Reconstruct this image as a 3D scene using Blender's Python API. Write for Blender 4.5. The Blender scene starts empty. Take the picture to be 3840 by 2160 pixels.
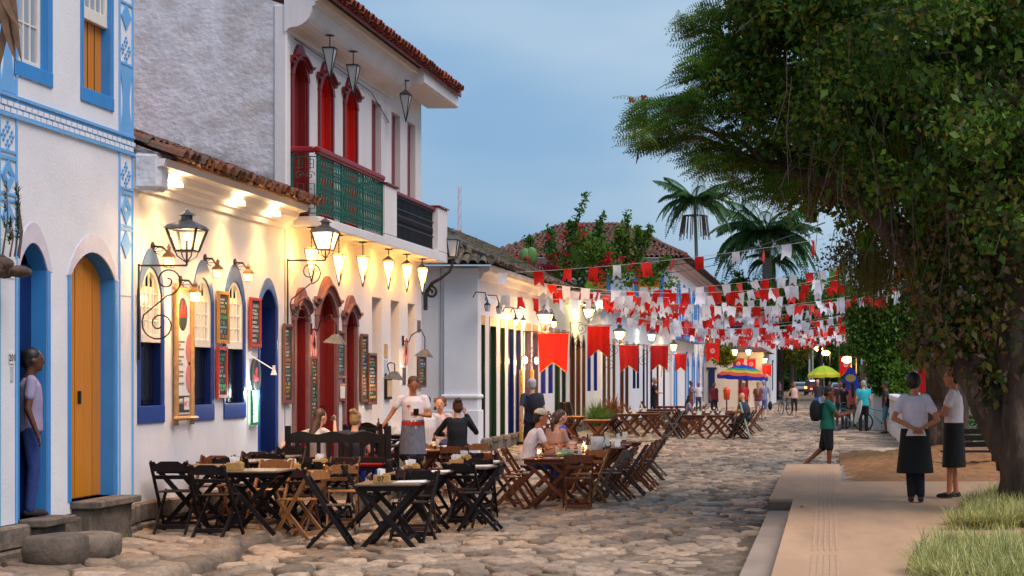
import bpy, math, random
import numpy as np
from mathutils import Vector, Matrix, noise
random.seed(7); np.random.seed(7)
R = math.radians
scene = bpy.context.scene
COL = scene.collection

# ---------------------------------------------------------------- camera, world, sun, exposure
cam_d = bpy.data.cameras.new('camera'); cam = bpy.data.objects.new('camera', cam_d); COL.objects.link(cam)
cam.location = (0, 0, 1.9); cam.rotation_euler = (R(90), 0, 0)
cam_d.sensor_width = 36; cam_d.lens = 60.1
cam_d.shift_x = -0.3094; cam_d.shift_y = 0.0875
cam_d.clip_end = 3000; cam_d.clip_start = 0.1
scene.camera = cam
SUN_EL, SUN_AZ = 56, 122            # low evening glow from behind the camera's right shoulder (azimuth clockwise from +y)
w = bpy.data.worlds.new('World'); scene.world = w; w.use_nodes = True
nt = w.node_tree; nt.nodes.clear()
def N(t, typ, **k):
    n = t.nodes.new(typ)
    for a, b in k.items():
        if a.startswith('i_'): n.inputs[a[2:].replace('_', ' ')].default_value = b
        else: setattr(n, a, b)
    return n
out = N(nt, 'ShaderNodeOutputWorld'); bg = N(nt, 'ShaderNodeBackground')
sky = N(nt, 'ShaderNodeTexSky', sky_type='NISHITA', sun_disc=False)
sky.sun_elevation = R(SUN_EL); sky.sun_rotation = R(SUN_AZ); sky.altitude = 10; sky.air_density = 1.4; sky.dust_density = 2.0; sky.ozone_density = 2.0
tc = N(nt, 'ShaderNodeTexCoord')
mp = N(nt, 'ShaderNodeMapping'); mp.inputs['Scale'].default_value = (1.0, 1.0, 3.2); mp.inputs['Location'].default_value = (24.15, 12.70, 5.43)
no = N(nt, 'ShaderNodeTexNoise'); no.inputs['Scale'].default_value = 2.0; no.inputs['Detail'].default_value = 4; no.inputs['Roughness'].default_value = 0.42
ramp = N(nt, 'ShaderNodeValToRGB')
cr = ramp.color_ramp
cr.elements[0].position = 0.36; cr.elements[0].color = (0.82, 1.72, 3.05, 1)
cr.elements[1].position = 0.52; cr.elements[1].color = (1.5, 2.75, 4.4, 1)
e = cr.elements.new(0.68); e.color = (3.4, 4.3, 5.2, 1)
mx = N(nt, 'ShaderNodeMixRGB'); mx.inputs['Fac'].default_value = 0.86
nt.links.new(tc.outputs['Generated'], mp.inputs['Vector']); nt.links.new(mp.outputs['Vector'], no.inputs['Vector'])
nt.links.new(no.outputs['Fac'], ramp.inputs['Fac']); nt.links.new(sky.outputs['Color'], mx.inputs['Color1']); nt.links.new(ramp.outputs['Color'], mx.inputs['Color2'])
nt.links.new(mx.outputs['Color'], bg.inputs['Color']); bg.inputs['Strength'].default_value = 0.076
nt.links.new(bg.outputs['Background'], out.inputs['Surface'])
sd = bpy.data.lights.new('sun', 'SUN'); sun = bpy.data.objects.new('sun', sd); COL.objects.link(sun)
sd.energy = 1.5; sd.angle = R(42); sd.color = (1.0, 0.87, 0.83)
az = R(SUN_AZ); el = R(SUN_EL)
sdir = Vector((math.sin(az)*math.cos(el), math.cos(az)*math.cos(el), math.sin(el)))
sun.rotation_euler = sdir.to_track_quat('Z', 'Y').to_euler()
vs = scene.view_settings
scene.display_settings.display_device = 'sRGB'
vs.view_transform = 'Standard'; vs.look = 'None'; vs.gamma = 1; vs.use_curve_mapping = False; vs.exposure = 1.02
scene.cycles.use_denoising = True
try: scene.cycles.denoiser = 'OPENIMAGEDENOISE'
except Exception: pass
scene.cycles.max_bounces = 6; scene.cycles.sample_clamp_indirect = 6.0

# ---------------------------------------------------------------- measuring helpers: street runs along +y, camera over the right pavement
F, VX, VY, EYE = 4300.0, 2085.0, 950.0, 1.9
FX = -7.8
def W(px, py, Y):  return Vector(((px-VX)*Y/F, Y, EYE-(py-VY)*Y/F))
def fy(px, x=FX):  return -x*F/(VX-px)
def fz(px, py, x=FX): return EYE-(py-VY)*(-x)/(VX-px)
def G(px, py, z=0.0):
    Y = F*(EYE-z)/(py-VY); return Vector(((px-VX)*Y/F, Y, z))

# ---------------------------------------------------------------- mesh helpers
class MB:
    def __init__(s): s.v, s.f, s.m = [], [], []
    def add(s, vs, fs, m=0):
        o = len(s.v); s.v += [(v[0], v[1], v[2]) for v in vs]; s.f += [tuple(i+o for i in f) for f in fs]; s.m += [m]*len(fs); return s
    def box(s, x0, x1, y0, y1, z0, z1, m=0):
        v = [(x0,y0,z0),(x1,y0,z0),(x1,y1,z0),(x0,y1,z0),(x0,y0,z1),(x1,y0,z1),(x1,y1,z1),(x0,y1,z1)]
        return s.add(v, [(0,3,2,1),(4,5,6,7),(0,1,5,4),(1,2,6,5),(2,3,7,6),(3,0,4,7)], m)
    def bev(s, x0, x1, y0, y1, z0, z1, b=0.01, m=0):      # box with chamfered edges
        xs, ys, zs = (x0, x1), (y0, y1), (z0, z1); v = []; idx = {}
        for i in (0,1):
            for j in (0,1):
                for k in (0,1):
                    sx, sy, sz = (b if i == 0 else -b), (b if j == 0 else -b), (b if k == 0 else -b)
                    for ax in range(3):
                        p = [xs[i]+sx, ys[j]+sy, zs[k]+sz]; p[ax] = (xs[i], ys[j], zs[k])[ax]
                        idx[i,j,k,ax] = len(v); v.append(tuple(p))
        fs = []
        for i in (0,1):
            a = [idx[i,0,0,0], idx[i,1,0,0], idx[i,1,1,0], idx[i,0,1,0]]; fs.append(a if i else a[::-1])
            a = [idx[0,i,0,1], idx[0,i,1,1], idx[1,i,1,1], idx[1,i,0,1]]; fs.append(a if i else a[::-1])
            a = [idx[0,0,i,2], idx[1,0,i,2], idx[1,1,i,2], idx[0,1,i,2]]; fs.append(a if i else a[::-1])
        for i in (0,1):
            for j in (0,1):
                fs.append([idx[i,j,0,0], idx[i,j,1,0], idx[i,j,1,1], idx[i,j,0,1]])
                fs.append([idx[i,0,j,0], idx[i,1,j,0], idx[i,1,j,2], idx[i,0,j,2]])
                fs.append([idx[0,i,j,1], idx[1,i,j,1], idx[1,i,j,2], idx[0,i,j,2]])
                for k in (0,1): fs.append([idx[i,j,k,0], idx[i,j,k,1], idx[i,j,k,2]])
        return s.add(v, fs, m)
    def beam(s, a, b, w, t, up=(0,0,1), m=0):
        a, b = Vector(a), Vector(b); d = (b-a).normalized(); u = Vector(up); sd_ = d.cross(u)
        if sd_.length < 1e-4: sd_ = d.cross(Vector((1,0,0)))
        sd_.normalize(); u = sd_.cross(d); sd_ = sd_*w/2; u = u*t/2
        v = [a-sd_-u, a+sd_-u, a+sd_+u, a-sd_+u, b-sd_-u, b+sd_-u, b+sd_+u, b-sd_+u]
        return s.add(v, [(0,3,2,1),(4,5,6,7),(0,1,5,4),(1,2,6,5),(2,3,7,6),(3,0,4,7)], m)
    def tube(s, pts, r, n=6, m=0, caps=True):
        pts = [Vector(p) for p in pts]; k = len(pts); rr = r if isinstance(r, (list, tuple)) else [r]*k
        t0 = (pts[1]-pts[0]).normalized(); u = t0.orthogonal().normalized(); vs_ = []
        for i, p in enumerate(pts):
            t = (pts[min(i+1,k-1)]-pts[max(i-1,0)]); t = t.normalized() if t.length > 1e-9 else t0
            u = u - t*u.dot(t); u = u.normalized() if u.length > 1e-6 else t.orthogonal().normalized(); q = t.cross(u)
            for j in range(n):
                a = 2*math.pi*j/n; vs_.append(p + (u*math.cos(a)+q*math.sin(a))*rr[i])
        fs = [(i*n+j, i*n+(j+1)%n, (i+1)*n+(j+1)%n, (i+1)*n+j) for i in range(k-1) for j in range(n)]
        if caps: fs += [tuple(range(n))[::-1], tuple((k-1)*n+j for j in range(n))]
        return s.add(vs_, fs, m)
    def prism(s, poly, axis, a0, a1, m=0):                # poly in the plane across axis: x->(y,z), y->(x,z), z->(x,y)
        def P(p, a): return (a,p[0],p[1]) if axis == 'x' else (p[0],a,p[1]) if axis == 'y' else (p[0],p[1],a)
        n = len(poly); v = [P(p,a0) for p in poly]+[P(p,a1) for p in poly]
        fs = [tuple(range(n))[::-1], tuple(range(n,2*n))]+[(i,(i+1)%n,n+(i+1)%n,n+i) for i in range(n)]
        return s.add(v, fs, m)
    def lathe(s, prof, c=(0,0,0), n=10, m=0):
        v = [(c[0]+r*math.cos(2*math.pi*j/n), c[1]+r*math.sin(2*math.pi*j/n), c[2]+z) for r, z in prof for j in range(n)]
        k = len(prof); fs = [(i*n+j, i*n+(j+1)%n, (i+1)*n+(j+1)%n, (i+1)*n+j) for i in range(k-1) for j in range(n)]
        fs += [tuple(range(n))[::-1], tuple((k-1)*n+j for j in range(n))]
        return s.add(v, fs, m)
    def ball(s, c, r, n=8, k=5, m=0):
        r = r if isinstance(r, (list, tuple)) else (r,r,r); v = []
        for i in range(k+1):
            th = math.pi*i/k
            for j in range(n): a = 2*math.pi*j/n; v.append((c[0]+r[0]*math.sin(th)*math.cos(a), c[1]+r[1]*math.sin(th)*math.sin(a), c[2]-r[2]*math.cos(th)))
        fs = [(i*n+j, i*n+(j+1)%n, (i+1)*n+(j+1)%n, (i+1)*n+j) for i in range(k) for j in range(n)]
        return s.add(v, fs, m)
    def xf(s, M_): s.v = [tuple(M_ @ Vector(v)) for v in s.v]; return s
    def mesh(s, name, mats, smooth=False):
        me = bpy.data.meshes.new(name); me.from_pydata(s.v, [], s.f)
        for x in (mats if isinstance(mats, (list, tuple)) else [mats]): me.materials.append(x)
        if any(s.m): me.polygons.foreach_set('material_index', s.m)
        if smooth: me.polygons.foreach_set('use_smooth', [True]*len(me.polygons))
        me.validate(); me.update(); return me
    def build(s, name, mats, parent=None, smooth=False, loc=None, **k):
        return link(name, s.mesh(name, mats, smooth), parent, loc, **k)
def link(name, me, parent=None, loc=None, rot=None, **k):
    o = bpy.data.objects.new(name, me); COL.objects.link(o)
    if parent is not None: o.parent = parent
    if loc is not None: o.location = loc
    if rot is not None: o.rotation_euler = rot
    for a, b in k.items(): o[a] = b
    return o
def thing(name, label, cat, loc=(0,0,0), rz=0, group=None):
    o = link(name, None, None, loc, (0,0,rz)); o['label'] = label; o['category'] = cat
    if group: o['group'] = group
    return o
def tag(o, label, cat, group=None):
    o['label'] = label; o['category'] = cat
    if group: o['group'] = group
    return o
KIDS = {}
def tree_of(o): return [c for c in scene.objects if c.parent is o]
def dup(root, loc, rz=0, label=None, group=None, remat=None):
    if root.name not in KIDS: KIDS[root.name] = [(c, tree_of(c)) for c in tree_of(root)]
    r = root.copy(); COL.objects.link(r); r.location = loc; r.rotation_euler = (0,0,rz)
    if label: r['label'] = label
    if group: r['group'] = group
    for c, gs in KIDS[root.name]:
        d = c.copy(); COL.objects.link(d); d.parent = r
        if remat and d.type == 'MESH':
            if d.data.name not in remat:
                m2 = d.data.copy()
                for i, mt in enumerate(m2.materials):
                    if mt.name in remat['map']: m2.materials[i] = remat['map'][mt.name]
                remat[d.data.name] = m2
            d.data = remat[d.data.name]
        for g in gs: h = g.copy(); COL.objects.link(h); h.parent = d
    return r
def big_mesh(name, V, Fq, mats, parent=None, midx=None, attr=None, smooth=False, **k):   # numpy mesh, faces all of the same size
    V = np.asarray(V, np.float32).reshape(-1,3); Fq = np.asarray(Fq, np.int32); nf, c = Fq.shape
    me = bpy.data.meshes.new(name); me.vertices.add(len(V)); me.vertices.foreach_set('co', V.ravel())
    me.loops.add(nf*c); me.loops.foreach_set('vertex_index', Fq.ravel())
    me.polygons.add(nf); me.polygons.foreach_set('loop_start', np.arange(0,nf*c,c,dtype=np.int32)); me.polygons.foreach_set('loop_total', np.full(nf,c,np.int32))
    for x in (mats if isinstance(mats,(list,tuple)) else [mats]): me.materials.append(x)
    if midx is not None: me.polygons.foreach_set('material_index', np.asarray(midx,np.int32))
    if smooth: me.polygons.foreach_set('use_smooth', np.ones(nf,bool))
    me.update(calc_edges=True)
    if attr is not None:
        a = me.attributes.new('tone','FLOAT','FACE'); a.data.foreach_set('value', np.asarray(attr,np.float32))
    return link(name, me, parent, **k)
def rot_from(dirs, spin):                                  # rotation matrices whose y axis is dirs, spun about it
    d = dirs/np.linalg.norm(dirs,axis=1,keepdims=True); up = np.tile([0.,0.,1.],(len(d),1)); up[np.abs(d[:,2])>.98] = [1,0,0]
    x = np.cross(d,up); x /= np.linalg.norm(x,axis=1,keepdims=True); z = np.cross(x,d)
    c, s_ = np.cos(spin)[:,None], np.sin(spin)[:,None]
    return np.stack([x*c+z*s_, d, z*c-x*s_], axis=2)
def scatter(base_v, base_f, P, Rm, S):
    bv = np.asarray(base_v,float); bf = np.asarray(base_f,int); n = len(P)
    V = np.einsum('nij,kj->nki', Rm, bv)*np.asarray(S)[:,None,None]+np.asarray(P)[:,None,:]
    Fq = (bf[None]+(np.arange(n)*len(bv))[:,None,None]).reshape(-1,bf.shape[1])
    return V.reshape(-1,3), Fq
def arc(c, r, a0, a1, n): return [(c[0]+r*math.cos(a0+(a1-a0)*i/n), c[1]+r*math.sin(a0+(a1-a0)*i/n)) for i in range(n+1)]

# ---------------------------------------------------------------- materials
MATS = {}
def srgb(r,g,b): return tuple(((c/255)/12.92 if c/255 <= .04045 else ((c/255+.055)/1.055)**2.4) for c in (r,g,b))
def mat(name, col, rough=.6, var=.15, scale=6, stretch=(1,1,1), bump=0, bscale=40, rnd=0, metal=0, spec=.5, tone=0, col2=None, thr=(.45,.65), trans=0, local=False, attr=False):
    if name in MATS: return MATS[name]
    m = bpy.data.materials.new(name); m.use_nodes = True; t = m.node_tree; L = t.links.new
    b = t.nodes['Principled BSDF']; b.inputs['Roughness'].default_value = rough; b.inputs['Metallic'].default_value = metal
    b.inputs['Specular IOR Level'].default_value = spec
    g = N(t,'ShaderNodeTexCoord') if local else N(t,'ShaderNodeNewGeometry'); src = g.outputs['Object' if local else 'Position']
    mpg = N(t,'ShaderNodeMapping'); mpg.inputs['Scale'].default_value = stretch; L(src, mpg.inputs['Vector'])
    nz = N(t,'ShaderNodeTexNoise'); nz.inputs['Scale'].default_value = scale; nz.inputs['Detail'].default_value = 6; nz.inputs['Roughness'].default_value = .6
    L(mpg.outputs['Vector'], nz.inputs['Vector'])
    mr = N(t,'ShaderNodeMapRange'); mr.inputs['From Min'].default_value = .3; mr.inputs['From Max'].default_value = .7
    mr.inputs['To Min'].default_value = 1-var; mr.inputs['To Max'].default_value = 1+var; L(nz.outputs['Fac'], mr.inputs['Value'])
    base = N(t,'ShaderNodeRGB'); base.outputs[0].default_value = (*col,1); c = base.outputs[0]
    if col2:
        n2 = N(t,'ShaderNodeTexNoise'); n2.inputs['Scale'].default_value = scale*.37; n2.inputs['Detail'].default_value = 8; n2.inputs['Roughness'].default_value = .65; L(mpg.outputs['Vector'], n2.inputs['Vector'])
        r2 = N(t,'ShaderNodeMapRange'); r2.inputs['From Min'].default_value = thr[0]; r2.inputs['From Max'].default_value = thr[1]; L(n2.outputs['Fac'], r2.inputs['Value'])
        mm = N(t,'ShaderNodeMixRGB'); mm.inputs['Color2'].default_value = (*col2,1); L(r2.outputs['Result'], mm.inputs['Fac']); L(c, mm.inputs['Color1']); c = mm.outputs['Color']
    val = mr.outputs['Result']
    def times(a, src_, lo, hi):
        q = N(t,'ShaderNodeMapRange'); q.inputs['To Min'].default_value = lo; q.inputs['To Max'].default_value = hi; L(src_, q.inputs['Value'])
        mu = N(t,'ShaderNodeMath', operation='MULTIPLY'); L(a, mu.inputs[0]); L(q.outputs['Result'], mu.inputs[1]); return mu.outputs[0]
    if rnd: oi = N(t,'ShaderNodeObjectInfo'); val = times(val, oi.outputs['Random'], 1-rnd, 1+rnd)
    if attr: at = N(t,'ShaderNodeAttribute', attribute_name='tone'); val = times(val, at.outputs['Fac'], 1-attr, 1+attr)
    vm = N(t,'ShaderNodeVectorMath', operation='SCALE'); L(c, vm.inputs[0]); L(val, vm.inputs['Scale']); L(vm.outputs['Vector'], b.inputs['Base Color'])
    if bump:
        bn = N(t,'ShaderNodeTexNoise'); bn.inputs['Scale'].default_value = bscale; bn.inputs['Detail'].default_value = 5; L(mpg.outputs['Vector'], bn.inputs['Vector'])
        bp = N(t,'ShaderNodeBump'); bp.inputs['Strength'].default_value = min(1,bump); bp.inputs['Distance'].default_value = .02; L(bn.outputs['Fac'], bp.inputs['Height']); L(bp.outputs['Normal'], b.inputs['Normal'])
    if trans:
        tr = N(t,'ShaderNodeBsdfTranslucent'); L(vm.outputs['Vector'], tr.inputs['Color']); ms = N(t,'ShaderNodeMixShader'); ms.inputs['Fac'].default_value = trans
        L(b.outputs[0], ms.inputs[1]); L(tr.outputs[0], ms.inputs[2]); L(ms.outputs[0], t.nodes['Material Output'].inputs['Surface'])
    MATS[name] = m; return m
def emit(name, col, strength, alpha=1):
    if name in MATS: return MATS[name]
    m = bpy.data.materials.new(name); m.use_nodes = True; t = m.node_tree; b = t.nodes['Principled BSDF']
    b.inputs['Base Color'].default_value = (*col,1); b.inputs['Emission Color'].default_value = (*col,1); b.inputs['Emission Strength'].default_value = strength; b.inputs['Alpha'].default_value = alpha; b.inputs['Roughness'].default_value = .3
    MATS[name] = m; return m
def glassm(name, col=(.9,.95,1), rough=.05, alpha=.25):
    if name in MATS: return MATS[name]
    m = bpy.data.materials.new(name); m.use_nodes = True; b = m.node_tree.nodes['Principled BSDF']
    b.inputs['Base Color'].default_value = (*col,1); b.inputs['Roughness'].default_value = rough; b.inputs['Alpha'].default_value = alpha
    MATS[name] = m; return m
plaster_blue = mat('plaster cool white', (.78,.77,.78), .75, .06, 1.6, bump=.2, bscale=30, col2=(.68,.66,.66), thr=(.55,.8))
plaster = mat('plaster white', (.78,.73,.71), .75, .06, 1.4, (1,1,.5), bump=.2, bscale=22, col2=(.66,.58,.53), thr=(.52,.78))
plaster_far = mat('plaster far white', (.74,.74,.77), .8, .06, .8, (1,1,.5), bump=.15, bscale=8, col2=(.6,.58,.58), thr=(.55,.8))
lime_grey = mat('weathered limewash', (.72,.71,.73), .9, .2, 4.2, (.9,1,1.15), bump=.8, bscale=13, col2=(.55,.50,.47), thr=(.46,.64))
sky_blue = mat('sky blue paint', srgb(58,138,204), .45, .06, 3, bump=.08)
pale_blue = mat('pale blue relief paint', srgb(112,172,222), .5, .06, 4, bump=.08)
deep_blue = mat('deep blue paint', srgb(18,62,140), .35, .12, 3, bump=.08)
navy = mat('navy paint', srgb(14,32,86), .35, .15, 3)
pale_arch = mat('blue paint with pale sky sheen', (.58,.55,.63), .5, .1, 5, bump=.1)  # sky sheen on glossy blue arches put in as a paler colour
steel_arch = mat('dark blue paint with light sky sheen', srgb(66,100,150), .35, .2, 5)  # sky reflection on dark blue arches lightened into the colour
ochre = mat('ochre door paint', srgb(205,125,8), .4, .1, 4, (8,8,.6), bump=.1, rnd=.06)
sash_w = mat('cream sash paint', (.78,.72,.62), .5, .05, 8)
curtain = mat('white curtain', (.75,.7,.66), .8, .12, 5, (9,9,.4))
curtain_warm = emit('self glowing curtain', (1,.72,.36), .45)  # lamplight behind the cloth put in as the curtain's own glow
oxblood = mat('oxblood paint', srgb(122,26,22), .42, .12, 4, (5,5,.5), bump=.06)
redpaint = mat('scarlet paint', srgb(196,28,12), .4, .08, 4, (5,5,.5))
rose = mat('rose stone', srgb(126,84,82), .7, .15, 8, bump=.25, bscale=30)
tile_m = mat('barrel tile clay', srgb(112,70,52), .85, .4, 9, bump=.5, bscale=30, rnd=.28, col2=(.07,.062,.05), thr=(.5,.62))
tile_red = mat('red barrel tile clay', srgb(132,62,44), .8, .3, 9, bump=.4, bscale=30, rnd=.2, col2=(.10,.06,.045), thr=(.55,.7))
tile_old = mat('mossy old tile clay', srgb(104,88,72), .9, .4, 9, bump=.6, bscale=24, rnd=.35, col2=(.06,.062,.045), thr=(.46,.6))
stone_m = mat('plinth stone', (.17,.13,.095), .85, .35, 6, bump=.7, bscale=18, rnd=.25, col2=(.07,.06,.045), thr=(.5,.66))
cob = mat('worn cobble stone', (.36,.255,.168), .62, .30, 12, bump=.7, bscale=21, attr=.5, spec=.42, col2=(.21,.165,.125), thr=(.48,.68))
sand_m = mat('sandy dirt', (.31,.235,.16), .9, .18, 5, bump=.4, bscale=60)
conc = mat('lamplight tinted concrete', (.53,.32,.178), .8, .16, 1.6, (1,.25,1), bump=.15, bscale=90, col2=(.35,.235,.15), thr=(.5,.75))  # orange sodium lamplight on the pavement tinted into the concrete colour
conc_g = mat('grey concrete', (.36,.27,.20), .8, .16, 2.5, (1,.5,1), bump=.12, bscale=70)
earth = mat('orange sand', (.33,.15,.05), .95, .3, 7, bump=1, bscale=22, col2=(.20,.085,.03), thr=(.5,.72))
wood_d = mat('black stained wood', (.013,.0085,.008), .5, .3, 6, (1,1,1), bump=.1, rnd=.35, spec=.22)
wood_b = mat('brown varnished wood', (.15,.045,.014), .42, .3, 9, (3,3,1), bump=.1, rnd=.35, spec=.3)
wood_l = mat('light varnished wood', (.32,.13,.04), .45, .25, 9, (3,3,1), bump=.1, rnd=.2)
wood_g = mat('weathered grey wood', (.12,.085,.06), .65, .3, 9, (2,2,1), bump=.2, rnd=.25)
wood_top = mat('worn table top wood', (.12,.075,.05), .45, .3, 6, (6,1,1), bump=.1, rnd=.2)
iron = mat('black iron', (.03,.03,.032), .45, .2, 10, metal=.6)
iron_w = mat('weathered lantern metal', (.12,.125,.13), .5, .3, 12, metal=.5)
green_iron = mat('green iron paint', srgb(12,92,74), .45, .12, 8)
lamp_hot = emit('lamp glass lit warm', (1,.66,.24), 3.0, .55)
lamp_mid = emit('lamp glass amber', (1,.56,.18), 1.6, .55)
lamp_cool = emit('lamp glass cool', (.75,.95,.62), 2.0, .5)
bulb_hot = emit('bulb', (1,.85,.6), 60)
dim_glass = glassm('dusty lantern glass', (.62,.66,.66), .25, .8)
clear_glass = glassm('clear lamp glass', (1,.93,.82), .05, .14)
pane_m = glassm('window pane', (.55,.6,.66), .06, .45)
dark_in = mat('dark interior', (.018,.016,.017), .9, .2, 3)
red_cloth = mat('red flag cloth', srgb(214,26,16), .75, .08, 8, trans=.35)
white_cloth = mat('white flag cloth', (.8,.78,.82), .8, .05, 8, trans=.35)
pink_cloth = mat('faded red flag cloth', srgb(226,84,74), .75, .08, 8, trans=.35)
gold = mat('gold braid', (.6,.33,.06), .5)
chalk_w = mat('chalk white', (.72,.72,.66), .9); chalk_y = mat('chalk yellow', (.75,.55,.1), .9); chalk_g = mat('chalk green', (.1,.5,.25), .9); chalk_b = mat('chalk blue', (.25,.5,.75), .9); chalk_r = mat('chalk orange', (.75,.25,.12), .9)
slate = mat('chalkboard', (.035,.055,.05), .7, .2, 10); slate_b = mat('black chalkboard', (.03,.03,.035), .7, .2, 10)
paper = mat('paper', (.75,.73,.68), .7, .04); paper_y = mat('kraft box wood', (.5,.28,.08), .6, .15, 20)
bark = mat('tree bark', (.055,.034,.022), .95, .5, 7, (1,1,.4), bump=1, bscale=16, col2=(.16,.11,.085), thr=(.56,.68))
twig_m = mat('twig bark', (.12,.075,.055), .9, .4, 10)
leaf_a = mat('leaf dark green', (.034,.085,.013), .5, .6, 1.1, trans=.42, spec=.3)
leaf_b = mat('leaf mid green', (.09,.17,.016), .5, .6, 1.1, trans=.5, spec=.3)
leaf_c = mat('leaf olive', (.16,.14,.012), .55, .4, 1.3, trans=.42)
leaf_d = mat('leaf bright green', (.13,.28,.03), .5, .4, 1.3, trans=.55)
frond_m = mat('palm frond', (.06,.15,.045), .5, .45, .8, trans=.35)
dry_m = mat('dry leaf', (.16,.09,.05), .8, .3, 8)
grass_y = mat('variegated grass', (.58,.54,.20), .6, .5, 7, trans=.3); grass_g = mat('green grass blade', (.24,.30,.08), .6, .4, 7, trans=.3)
moss_hang = mat('hanging moss', (.10,.095,.02), .8, .4, 4, trans=.3)
# ---------------------------------------------------------------- ground, road, sidewalks
def smooth(t): t = max(0,min(1,t)); return t*t*(3-2*t)
def kerb_x(Y): return max(-6.95, -6.38-.065*(Y-17))
def sw(x, Y): return .12+.09*max(0,min(1,(kerb_x(Y)-x)/1.3))+.12*smooth((Y-22)/2.5)*(1-smooth((Y-33)/2))
MB().box(-1500,1500,-20,2600,-2,-.09).build('ground', sand_m, kind='structure')
dirt_m = mat('dark joint dirt', (.15,.108,.072), .95, .3, 6, bump=.6, bscale=50, col2=(.24,.18,.115), thr=(.5,.7))
road = MB().box(-16,6,6,330,-.085,-.022).build('road', dirt_m, kind='structure')
def clip(poly, mx_, my_, nx, ny):
    o = []; n = len(poly)
    for i in range(n):
        a, b = poly[i], poly[(i+1)%n]; da = (a[0]-mx_)*nx+(a[1]-my_)*ny; db = (b[0]-mx_)*nx+(b[1]-my_)*ny
        if da <= 0: o.append(a)
        if da*db < 0: t = da/(da-db); o.append((a[0]+(b[0]-a[0])*t, a[1]+(b[1]-a[1])*t))
    return o
def voronoi(x0, x1, y0, y1, sx, sy, rng, grow=0):
    nx, ny = int((x1-x0)/sx)+1, int((y1-y0)/sy)+1; S = {}
    for j in range(ny):
        for i in range(nx): S[i,j] = (x0+(i+.5*(j%2)+rng.uniform(-.36,.36))*sx, y0+(j+rng.uniform(-.36,.36))*sy)
    res = []
    for (i,j), p in S.items():
        poly = [(p[0]-sx,p[1]-sy),(p[0]+sx,p[1]-sy),(p[0]+sx,p[1]+sy),(p[0]-sx,p[1]+sy)]
        for a in range(-2,3):
            for b in range(-2,3):
                q = S.get((i+a,j+b))
                if q is None or (a == 0 and b == 0): continue
                poly = clip(poly, (p[0]+q[0])/2, (p[1]+q[1])/2, q[0]-p[0], q[1]-p[1])
                if len(poly) < 3: break
        if len(poly) >= 3: res.append((p, poly))
    return res
def stone_geo(poly, zf, h, rng, joint=.02, dome=.5, tilt=.05):
    n = len(poly); cx = sum(p[0] for p in poly)/n; cy = sum(p[1] for p in poly)/n
    pts = []
    for i in range(n):                                     # round the corners a little
        a, b = poly[i], poly[(i+1)%n]; L_ = math.hypot(b[0]-a[0], b[1]-a[1])
        if L_ < .05: pts.append(((a[0]+b[0])/2,(a[1]+b[1])/2)); continue
        pts += [(a[0]*.78+b[0]*.22, a[1]*.78+b[1]*.22), (a[0]*.22+b[0]*.78, a[1]*.22+b[1]*.78)]
    n = len(pts); rad = sum(math.hypot(p[0]-cx,p[1]-cy) for p in pts)/n
    tx, ty = rng.gauss(0,tilt), rng.gauss(0,tilt); v = []
    for k, (sc, zz) in enumerate(((1-joint/rad,-.09),(1-joint*1.15/rad,h*.50),(.92-joint/rad,h*.9),(.62,h))):
        for p in pts:
            dx, dy = (p[0]-cx)*sc, (p[1]-cy)*sc
            z = zf(cx+dx,cy+dy)+zz+(dx*tx+dy*ty if k else 0)+(rng.uniform(-.26,.26)*h if k > 1 else 0)
            v.append((cx+dx, cy+dy, z))
    fs = [(k*n+i, k*n+(i+1)%n, (k+1)*n+(i+1)%n, (k+1)*n+i) for k in range(3) for i in range(n)]
    fs.append(tuple(3*n+i for i in range(n)))
    return v, fs
def lay(stones, parent, name, zf, hr, limit, rng, m=cob, joint=.021, tilt=.045):
    stones.sort(key=lambda s: s[0][1]); rest = MB(); tones = []; made = 0
    for p, poly in stones:
        v, fs = stone_geo(poly, zf, rng.uniform(*hr), rng, joint, tilt=tilt); px = VX+F*p[0]/p[1]
        if made < limit and -60 < px < 2640 and p[1] > 15.4:
            me = MB().add(v,fs).mesh(name,m,True); t_ = rng.random()
            a = me.attributes.new('tone','FLOAT','FACE'); a.data.foreach_set('value',[t_]*len(me.polygons))
            link(name, me, parent); made += 1
        else:
            rest.add(v,fs); tones += [rng.random()]*len(fs)
    if rest.v:
        me = rest.mesh(name+'_field', m, True); a = me.attributes.new('tone','FLOAT','FACE'); a.data.foreach_set('value', tones[:len(me.polygons)])
        link(name+'_field', me, parent, kind='stuff')
rng = random.Random(3)
st = voronoi(-8.4, 1.2, 12.5, 70, .38, .31, rng)
def on_road(p):
    x, y = p
    if y < 32.2 and x > (-.95 if y > 22.3 else -.92): return False
    if (y < 33.2 or y > 38.2) and x < kerb_x(y)+.22: return False
    if y >= 32 and x > .15: return False
    return True
crown = lambda x, y: .05*math.sin(x*.9+y*.31)*math.sin(y*.47)-.03
lay([s for s in st if on_road(s[0])], road, 'cobblestone', crown, (.035,.065), 290, rng, joint=.022)
far = MB(); ft_ = []
for p_, poly in voronoi(-7.4, 2.4, 70.3, 116, .62, .75, rng):
    v_, f_ = stone_geo(poly, lambda x, y: -.02, .06, rng, .03); far.add(v_, f_); ft_ += [rng.random()]*len(f_)
far_me = far.mesh('far_cobblestones', cob, True); fa_ = far_me.attributes.new('tone','FLOAT','FACE'); fa_.data.foreach_set('value', ft_[:len(far_me.polygons)]); link('far_cobblestones', far_me, road, kind='stuff')
st = voronoi(.2, 3.4, 32.2, 62, .85, .62, rng)
lay([s for s in st if s[0][0] > .35], road, 'paving_stone', lambda x, y: .01+.02*math.sin(y), (.04,.06), 90, rng, tilt=.02)
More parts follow.
